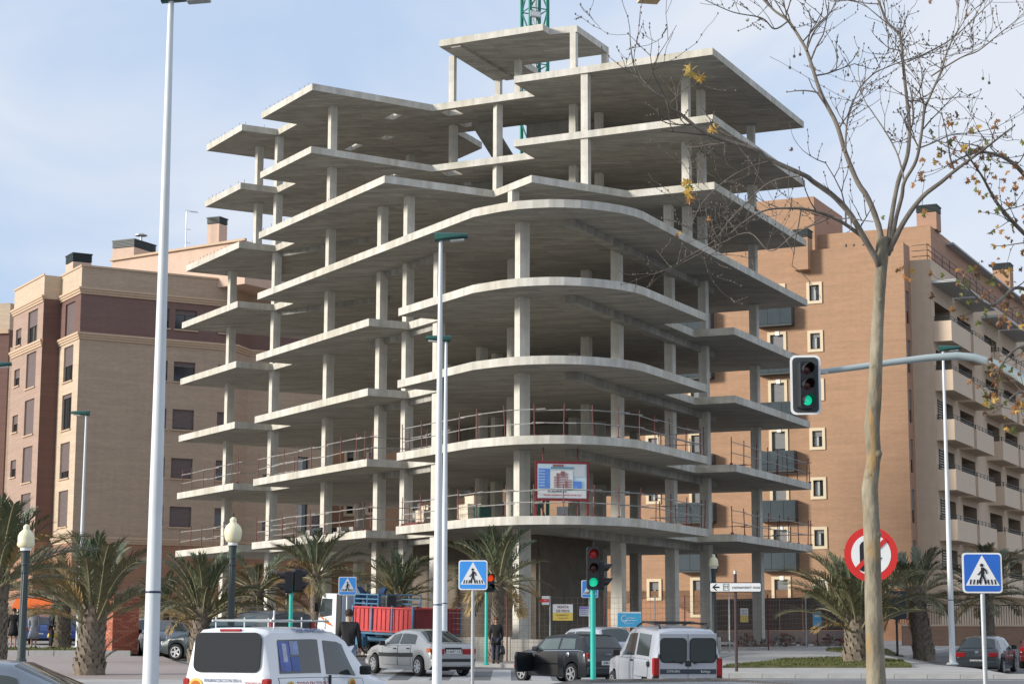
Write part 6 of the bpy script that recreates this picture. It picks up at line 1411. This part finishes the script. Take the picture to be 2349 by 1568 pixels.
tb = mk('letter_blue_grey', (.10, .14, .26), .5, 0); tr_ = mk('letter_red', (.45, .02, .03), .5, 0)
def side_text(s_, size, x, tt, m, sx=1.0):
    p = S_.pt(x, tt, -1); q = S_.pt(x, tt + .1, -1); tilt = math.degrees(math.atan2(q.z - p.z, -(p.y - q.y) * 1.0)) if False else 90
    d = (q - p).normalized(); ang = math.atan2(d.z, d.y); o = text(s_, size, t, (p.x, p.y - .018, p.z + .004), m, 0, math.degrees(ang), sx=sx); return o
side_text('FINANCIACION EN 6', .105, -.66, 4.7, tb, .95); side_text('MESES SIN INTERESES', .10, -.62, 4.1, tb, .95)
p = S_.pt(-.72, 2.55, -1); text('TODO EN TOLDOS', .115, t, (-.72, p.y - .02, .89), tr_); 
for yy, zz, s_, m_, sz in ((.05, .96, 'FINANCIACION EN 6', tb, .075), (.05, .87, 'MESES SIN INTERESES', tb, .075), (-.56, .92, 'TOLDOS A LA', tr_, .06), (-.56, .84, 'MEDIDA', tr_, .06)): text(s_, sz, t, (-l - .012, yy, zz), m_, rad(-90))
def roundel(par, loc, rz, s=.13, rx=0):
    e = link(None, 'logo', par, loc, rz); e.empty_display_size = .05
    for nm, r_, y_, m_ in (('logo_disc', s, -.004, yel), ('logo_inner', s * .72, -.008, MATS['shrub_leaf'] if False else orange_l)): mb = MB(); plate(mb, [(r_ * math.cos(k * .3142), r_ * math.sin(k * .3142)) for k in range(20)], y_, .002); mb.obj(nm, m_, e)
    mb = MB(); plate(mb, [(-s * .6, -s * .1), (s * .6, -s * .1), (s * .35, s * .3), (-s * .35, s * .3)], -.012, -.004); mb.obj('logo_band', mk('logo_green', (.06, .16, .04), .5, 0) if 'logo_green' not in MATS else MATS['logo_green'], e)
roundel(t, (-l - .010, .56, .86), rad(-90), .14); roundel(t, (-1.42, -.848, .84), 0, .11); roundel(t, (.42, -.852, .86), 0, .11)
mb = MB()
for sg in (1, -1):
    mb.tube([(-1.6, sg * .56, 1.90), (.1, sg * .56, 1.90)], .016, 6)
    for xx in (-1.5, -.7, .0): mb.tube([(xx, sg * .56, 1.77), (xx, sg * .56, 1.96)], .014, 6)
for xx in (-1.55, -1.0, -.45, .05): mb.tube([(xx, -.6, 1.905), (xx, .6, 1.905)], .016, 6)
mb.tube([(-1.5, -.56, 1.8), (-1.5, -.56, 2.06)], .017, 6); mb.obj('roof_rack', galv, t); mb = MB(); mb.tube([(-.5, 0, 1.8), (-.75, 0, 2.2)], .006, 4); mb.obj('aerial', trim, t)
bx('bumper', trim, t, (-l + .03, 0, .38), (.22, 1.62, .26), 0, .06); S_.top('windscreen', carglass, t, .54, 1.1, .92, .01, 6, 1); pl = bx('number_plate', plate_m, t, (-l - .02, 0, .58), (.02, .52, .12), 0, .004); text('6330 CRB', .1, pl, (-.013, 0, 0), signblack, rad(-90)); common(t, S_, (-1.28, 1.28), .30, .82, 6)
# tipper truck with crane
hd = rad(127); p = at(1000, 1450, 73.5); TK = thing('tipper_truck', 'truck with white cab, folded blue loading crane and red tipper body', 'truck', (p.x, 73.5, gz(p.x, 75)), hd); TK.rotation_euler = (0, -.035, hd); TK.scale = (.97, .95, .86)
redp = mk('truck_red', (.50, .05, .05), .55, .15, 3, streak=.15); red_shaded = mk('truck_red_shaded', (.22, .025, .03), .6, .2, 3, streak=.2); blu = mk('truck_blue', (.06, .16, .26), .5, .15, 3); navy = mk('crane_blue', (.015, .05, .14), .4, .15, 3)  # tailgate is the same red, darkened to paint in its shaded side
bx('chassis', blu, TK, (3.8, 0, .75), (7.4, .8, .22), 0, .02)
bd = link(None, 'tipper_body', TK, (0, 0, 0)); bd.empty_display_size = .3
bx('floor', blu, bd, (2.15, 0, 1.08), (4.3, 2.1, .14), 0, .01)
for sg in (1, -1):
    mb = MB(); mb.box((2.15, sg * 1.05, 1.68), (4.3, .05, 1.06)); n = 14
    for i in range(n): mb.box((.15 + i * 4.0 / (n - 1), sg * 1.088, 1.66), (.10, .05, .92))
    mb.box((2.15, sg * 1.10, 2.19), (4.34, .09, .07)); mb.box((2.15, sg * 1.10, 1.17), (4.34, .09, .07)); mb.obj('side_board', redp, bd)
    for xx in (.02, 1.45, 2.9, 4.28): mb = MB(); mb.box((xx, sg * 1.12, 1.70), (.09, .07, 1.16)); mb.obj('post', blu, bd)
mb = MB(); mb.box((-.03, 0, 1.68), (.06, 2.1, 1.06)); mb.obj('tailgate', red_shaded, bd); mb = MB(); mb.box((-.04, 0, 2.2), (.10, 2.16, .07)); mb.obj('tailgate_rail', redp, bd); mb = MB(); mb.box((4.33, 0, 1.95), (.06, 2.1, 1.6)); mb.obj('headboard', blu, bd)
mb = MB()
for zz in (2.75, 2.55, 2.35): mb.bar((2.6, 1.02, zz), (4.3, 1.02, zz), .05); mb.bar((2.6, -1.02, zz), (4.3, -1.02, zz), .05)
for xx in (2.6, 3.4, 4.3): mb.box((xx, 1.02, 2.5), (.05, .05, .6)); mb.box((xx, -1.02, 2.5), (.05, .05, .6))
mb.bar((2.6, -1.02, 2.75), (2.6, 1.02, 2.75), .05); mb.obj('cage_rail', blu, bd)
crn = link(None, 'loading_crane', TK, (4.85, 0, 0)); crn.empty_display_size = .3; mb = MB(); mb.box((0, 0, 1.7), (.42, .5, 1.7)); mb.obj('column', navy, crn)
mb = MB(); mb.bar((0, 0, 2.5), (-.2, .75, 3.0), .26); mb.bar((-.2, .75, 3.0), (-1.0, .55, 1.8), .26, .3); mb.bar((-.95, .3, 1.85), (-.35, -.5, 3.0), .2); mb.bar((.0, .3, 2.6), (-.3, .8, 2.2), .16); mb.obj('arm', navy, crn); mb = MB(); mb.tube([(.1, .2, 1.6), (-.15, .72, 2.6)], .06, 8); mb.tube([(-.3, .6, 2.7), (-.9, .3, 2.2)], .05, 8); mb.obj('hydraulic_ram', darkgrey, crn); bx('grab', darkgrey, crn, (-1.6, .1, 2.45), (.5, .5, .6), 0, .08)
cab = MB(); prof = [(5.25, .75), (7.05, .75), (7.10, 1.25), (7.0, 1.75), (6.78, 2.62), (6.6, 2.74), (5.25, 2.74)]
tmp = MB(); tmp.prism(prof, -1.05, 1.05); cab.add([(v[0], -v[2], v[1]) for v in tmp.v], tmp.f); co = bevel(cab.obj('cab', p_white, TK), .06, 3)
for sg in (1, -1):
    mb = MB(); plate(mb, [(5.95, 1.75), (6.95, 1.62), (6.72, 2.5), (5.95, 2.5)], -.008, .008); mb.obj('side_window', carglass, co, loc=(0, sg * 1.055, 0)); mb = MB(); plate(mb, [(5.25, .8), (5.62, .8), (5.62, 2.72), (5.25, 2.72)], -.012, .012); mb.obj('air_duct', trim, co, loc=(0, sg * 1.058, 0))
    mb = MB(); plate(mb, [(5.8, 1.25), (6.3, 1.35), (6.9, 1.7), (6.3, 1.55)], -.006, .006); mb.obj('orange_flash', orange_l, co, loc=(0, sg * 1.06, 0)); bx('wing_mirror', trim, co, (6.95, sg * 1.22, 2.1), (.1, .2, .42), 0, .03)
    bx('step', trim, co, (6.2, sg * 1.02, .68), (.5, .12, .1), 0, .01)
bx('windscreen', carglass, co, (6.94, 0, 2.15), (.02, 1.85, .75), 0, 0, Matrix.Rotation(rad(-14), 3, 'Y')); bx('bumper', trim, TK, (7.08, 0, .62), (.16, 2.1, .3), 0, .04)
bx('fuel_tank', blu, TK, (4.0, 1.0, .68), (1.0, .3, .42), 0, .06); bx('mudguard', trim, TK, (1.4, 0, 1.02), (1.2, 2.1, .05), 0, .01)
for xx in (1.4, 6.2):
    for sg in (1, -1): wheel(TK, xx, sg * .93, .46, 9, .24)
# street bin (recycling container) behind the white van
cont = mk('container_grey_blue', (.16, .22, .24), .55, .1, 2); p = at(532, 1425, 60); t = thing('waste_container', 'grey blue street waste container with a sloping lid behind the white van', 'container', (p.x, 60, gz(p.x, 60)), rad(8)); t.scale = (.6, .8, 1.0)
tmp = MB(); tmp.prism([(-.98, .2), (.9, .2), (1.0, 1.5), (-1.05, 1.5)], -.55, .55); mb = MB(); mb.add([(v[0], -v[2], v[1]) for v in tmp.v], tmp.f); bevel(mb.obj('tub', cont, t), .04)
tmp = MB(); tmp.prism([(-1.12, 1.505), (1.1, 1.505), (1.22, 1.84), (.2, 1.72), (-1.0, 1.66)], -.6, .6); mb = MB(); mb.add([(v[0], -v[2], v[1]) for v in tmp.v], tmp.f); bevel(mb.obj('lid', mk('container_lid', (.24, .31, .32), .5, .06), t), .03)
for xx in (-.75, .75):
    for yy in (-.4, .4): wheel(t, xx, yy, .1, 5, .06)
# dark back of a traffic board at the right
p = at(2056, 1387, 84); t = thing('road_board', 'dark back of a rectangular board on a short black post before the brick wall', 'road sign', (p.x, 84, gz(p.x, 84)), rad(-12)); zc = p.z - gz(p.x, 84)
mb = MB(); mb.tube([(0, 0, 0), (0, 0, zc)], .05, 8); mb.obj('post', blackp, t); mb = MB(); mb.box((0, 0, zc), (.82, .06, 1.18)); bevel(mb.obj('board', mk('board_back', (.012, .025, .032), .5, .1), t), .02)
mb = MB(); mb.box((0, -.04, zc + .3), (.7, .03, .05)); mb.box((0, -.04, zc - .3), (.7, .03, .05)); mb.obj('batten', darkgrey, t)
# ---------------------------------------------------------------- people
def skinmesh(name, verts, edges, radii, m, parent, sub=1, root=0):
    me = bpy.data.meshes.new(name); me.from_pydata([tuple(v) for v in verts], edges, []); me.materials.append(m); o = link(me, name, parent); md = o.modifiers.new('skin', 'SKIN'); md.use_smooth_shade = True
    for i, sv_ in enumerate(me.skin_vertices[0].data): sv_.radius = radii[i] if hasattr(radii[i], '__len__') else (radii[i],) * 2; sv_.use_root = (i == root)
    s_ = o.modifiers.new('sub', 'SUBSURF'); s_.levels = sub; s_.render_levels = sub; return o
def person(label, u, y, h, heading, top, bottom, hairm, pose=None, skirt=None, coat=None, zoff=.13, grp=None, hair='short', shoes=None):
    pose = pose or {}; p = at(u, 1470, y); k = h / 1.75; t = thing('person', label, 'person', (p.x, y, gz(p.x, y) + zoff), heading, grp); t.scale = (k,) * 3
    st_ = pose.get('stride', .0); aL, aR = pose.get('armL', 0.0), pose.get('armR', 0.0); lean = pose.get('lean', 0.0)
    J = {'pel': (0, 0, .95), 'wst': (0, -lean * .3, 1.12), 'chs': (0, -lean * .7, 1.36), 'nck': (0, -lean - .01, 1.50), 'hd1': (0, -lean - .02, 1.585), 'hd2': (0, -lean - .015, 1.69)}
    for s, sg, sw, ar in (('L', 1, st_, aL), ('R', -1, -st_, aR)):
        J['sh' + s] = (.17 * sg, -lean * .8, 1.42); J['el' + s] = (.235 * sg, -lean * .7 + .03 - ar * .25, 1.14); J['wr' + s] = (.23 * sg, -lean * .7 - .03 - ar * .55, .90 + abs(ar) * .10)
        J['hp' + s] = (.088 * sg, 0, .90); J['kn' + s] = (.095 * sg, -sw * .30 - .015, .49); J['an' + s] = (.095 * sg, -sw * .48 + .02, .085); J['to' + s] = (.11 * sg, -sw * .48 - .14, .035)
    def build(name, names, edges, rd, m, sub=1): ix = {n: i for i, n in enumerate(names)}; return skinmesh(name, [J[n] for n in names], [(ix[a], ix[b]) for a, b in edges], [rd[n] for n in names], m, t, sub)
    names = list(J); edges = [('pel', 'wst'), ('wst', 'chs'), ('chs', 'nck'), ('nck', 'hd1'), ('hd1', 'hd2')]; rd = {'pel': (.13, .09), 'wst': (.12, .085), 'chs': (.10, .07), 'nck': .048, 'hd1': (.066, .082), 'hd2': (.068, .085)}
    for s in 'LR':
        edges += [('chs', 'sh' + s), ('sh' + s, 'el' + s), ('el' + s, 'wr' + s), ('pel', 'hp' + s), ('hp' + s, 'kn' + s), ('kn' + s, 'an' + s), ('an' + s, 'to' + s)]
        rd.update({'sh' + s: .04, 'el' + s: .04, 'wr' + s: .028, 'hp' + s: .08, 'kn' + s: .055, 'an' + s: .038, 'to' + s: .03})
    body = build('body', names, edges, rd, skin)
    for s, sg in (('L', 1), ('R', -1)):
        w_ = Vector(J['wr' + s]); mb = MB(); d = Vector((0, -.15, -1)).normalized(); mb.tube([w_, w_ + d * .05, w_ + d * .09], [.026, .036, .034], 8)
        for f in range(4): b = w_ + d * .085 + Vector((0, (f - 1.5) * .018, 0)); mb.tube([b, b + d * (.035 + .004 * (f in (1, 2))), b + d * .06 + Vector((-sg * .018, 0, 0))], [.009, .0085, .007], 5)
        b = w_ + d * .03 + Vector((0, -.03, 0)); mb.tube([b, b + Vector((-sg * .01, -.03, -.03)), b + Vector((-sg * .02, -.035, -.055))], [.011, .01, .008], 5); mb.obj('hand', skin, t, smooth=True)
    hd = Vector(J['hd1']); mb = MB(); mb.tube([hd + Vector((0, -.085, .05)), hd + Vector((0, -.112, .015)), hd + Vector((0, -.088, .0))], [.01, .016, .012], 6)
    for sg in (1, -1): mb.lathe([(.004, -.03), (.018, -.015), (.02, .01), (.008, .03)], tuple(hd + Vector((sg * .078, .005, .03))), 6)
    mb.obj('face', skin, t, smooth=True); mb = MB()
    for sg in (1, -1): mb.lathe([(.003, -.009), (.011, 0), (.003, .009)], tuple(hd + Vector((sg * .03, -.082, .055))), 8)
    mb.box(tuple(hd + Vector((0, -.085, -.03))), (.05, .012, .008)); mb.obj('eyes_and_mouth', mk('face_dark', (.10, .035, .03), .5, 0) if 'face_dark' not in MATS else MATS['face_dark'], t)
    J['col'] = (0, -lean * .9 - .005, 1.465)
    tn = ['wst', 'col', 'chs', 'shL', 'elL', 'wrL', 'shR', 'elR', 'wrR', 'pel']; te = [('pel', 'wst'), ('wst', 'chs'), ('chs', 'col'), ('chs', 'shL'), ('shL', 'elL'), ('elL', 'wrL'), ('chs', 'shR'), ('shR', 'elR'), ('elR', 'wrR')]
    build('jacket', tn, te, {'col': .078, 'pel': (.165, .125), 'wst': (.155, .115), 'chs': (.185, .135), 'shL': .088, 'shR': .088, 'elL': .062, 'elR': .062, 'wrL': .048, 'wrR': .048}, top)
    if coat or skirt:
        zb_, rb_ = skirt or coat; mb = MB(); r_ = random.Random(int(u)); n = 20; prof = [(.135, 1.06), (.165, .95), (.165 + (rb_ - .165) * .5, (zb_ + .95) / 2), (rb_, zb_), (rb_ - .02, zb_ + .005), (.12, .96)]
        o_ = 0
        for r0, z in prof:
            for q in range(n): a = 2 * math.pi * q / n; rr = r0 * (1 + (.06 * math.sin(5 * a) if z < .9 else 0)); mb.v.append((rr * math.cos(a), rr * .72 * math.sin(a), z))
        for i in range(len(prof) - 1):
            for q in range(n): a, b = i * n + q, i * n + (q + 1) % n; mb.f.append([a + n, b + n, b, a]); mb.m.append(0)
        mb.obj('skirt' if skirt else 'coat_tails', top if coat else bottom, t, smooth=True)
    if not skirt:
        ln = ['pel', 'hpL', 'knL', 'anL', 'hpR', 'knR', 'anR']; build('trousers', ln, [('pel', 'hpL'), ('hpL', 'knL'), ('knL', 'anL'), ('pel', 'hpR'), ('hpR', 'knR'), ('knR', 'anR')], {'pel': (.14, .105), 'hpL': .10, 'hpR': .10, 'knL': .078, 'knR': .078, 'anL': .062, 'anR': .062}, bottom)
    for s in 'LR':
        a, b = Vector(J['an' + s]), Vector(J['to' + s]); mb = MB(); mb.tube([a + Vector((0, .05, -.045)), a + Vector((0, -.03, -.03)), b + Vector((0, .02, .005)), b + Vector((0, -.05, -.005))], [.04, .05, .045, .025], 8); mb.obj('shoe', shoes or blackp, t, smooth=True)
    mb = MB(); c = Vector(J['hd2']) + Vector((0, .012, -.012)); n = 14
    prof = [(.088, -.06 if hair == 'short' else -.14), (.096, -.02), (.09, .03), (.066, .07), (.03, .088), (.004, .093)]
    for r0, z in prof:
        for q in range(n): a = 2 * math.pi * q / n; f = 1.0 if math.sin(a) > -.35 else .86; zz = z if (math.sin(a) > -.3 or z > 0) else .01 + z * .1; mb.v.append(tuple(c + Vector((r0 * f * math.cos(a), r0 * f * 1.1 * math.sin(a), zz))))
    for i in range(len(prof) - 1):
        for q in range(n): a, b = i * n + q, i * n + (q + 1) % n; mb.f.append([a, b, b + n, a + n]); mb.m.append(0)
    mb.f.append([(len(prof) - 1) * n + q for q in range(n)]); mb.m.append(0); mb.obj('hair', hairm, t, smooth=True); return t, J, k
clo = lambda n, c: MATS.get(n) or mk(n, c, .85, .15, 12)
hair_d = clo('hair_dark', (.03, .02, .015)); hair_b = clo('hair_brown', (.10, .045, .025)); hair_g = clo('hair_grey', (.22, .21, .2))
person('man in a black jacket seen from behind beside the white van', 800, 43.6, 1.78, rad(172), clo('jacket_black', (.010, .010, .011)), clo('jeans_pale', (.22, .27, .36)), hair_d, {'stride': .25, 'armL': -.1, 'armR': .12}, zoff=.4)
t, J, k = person('woman in a black coat and dark jeans walking by the red pedestrian light', 1138, 69.6, 1.60, rad(-8), MATS['jacket_black'], clo('jeans_dark', (.02, .025, .05)), hair_b, {'stride': .18, 'armR': .1}, coat=(.72, .21), hair='long')
def bag(label, per, J, k, side, m, size=(.14, .32, .30), name='handbag'):
    T = Matrix.Translation(per.location) @ Matrix.Rotation(per.rotation_euler.z, 4, 'Z') @ Matrix.Scale(k, 4); q = T @ Vector((J['wr' + side][0] * 1.1, J['wr' + side][1] - .03, J['wr' + side][2] - .10)); b = thing(name, label, 'bag', (q.x, q.y, q.z), per.rotation_euler.z); sx, sy, sz = size
    mb = MB(); mb.tube([(0, 0, -.12), (0, 0, -.12 - sz * .25), (0, 0, -.12 - sz * .8), (0, 0, -.12 - sz)], [sx * .3, sx * .6, sx * .75, sx * .6], 10); o = mb.obj('pouch', m, b, smooth=True); o.scale = (1, sy / sx, 1)
    mb = MB(); mb.tube([(0, -.08, -.14), (0, -.05, -.02), (0, 0, .01), (0, .05, -.02), (0, .08, -.14)], .009, 6); mb.obj('strap', m, b)
bag('black handbag carried by the woman in the black coat', t, J, k, 'L', blackp)
person('woman in a pale grey coat and skirt standing on the left pavement', 77, 83, 1.62, rad(175), clo('coat_grey', (.30, .31, .33)), clo('skirt_grey', (.32, .33, .35)), hair_b, {}, skirt=(.42, .27), zoff=.14, hair='long')
t, J, k = person('person in a dark navy suit standing by the mottled palm', 117, 82.4, 1.72, rad(120), clo('suit_navy', (.010, .014, .030)), clo('trousers_black', (.010, .010, .012)), hair_g, {'armL': .12}, zoff=.14)
bag('yellow patterned bag carried by the person in the navy suit', t, J, k, 'L', yel, (.12, .3, .24))
person('person in a black coat beside the woman in grey, half behind the lamp post', 30, 82.6, 1.66, rad(190), MATS['jacket_black'], MATS['trousers_black'], hair_d, {}, skirt=(.55, .24), zoff=.14)
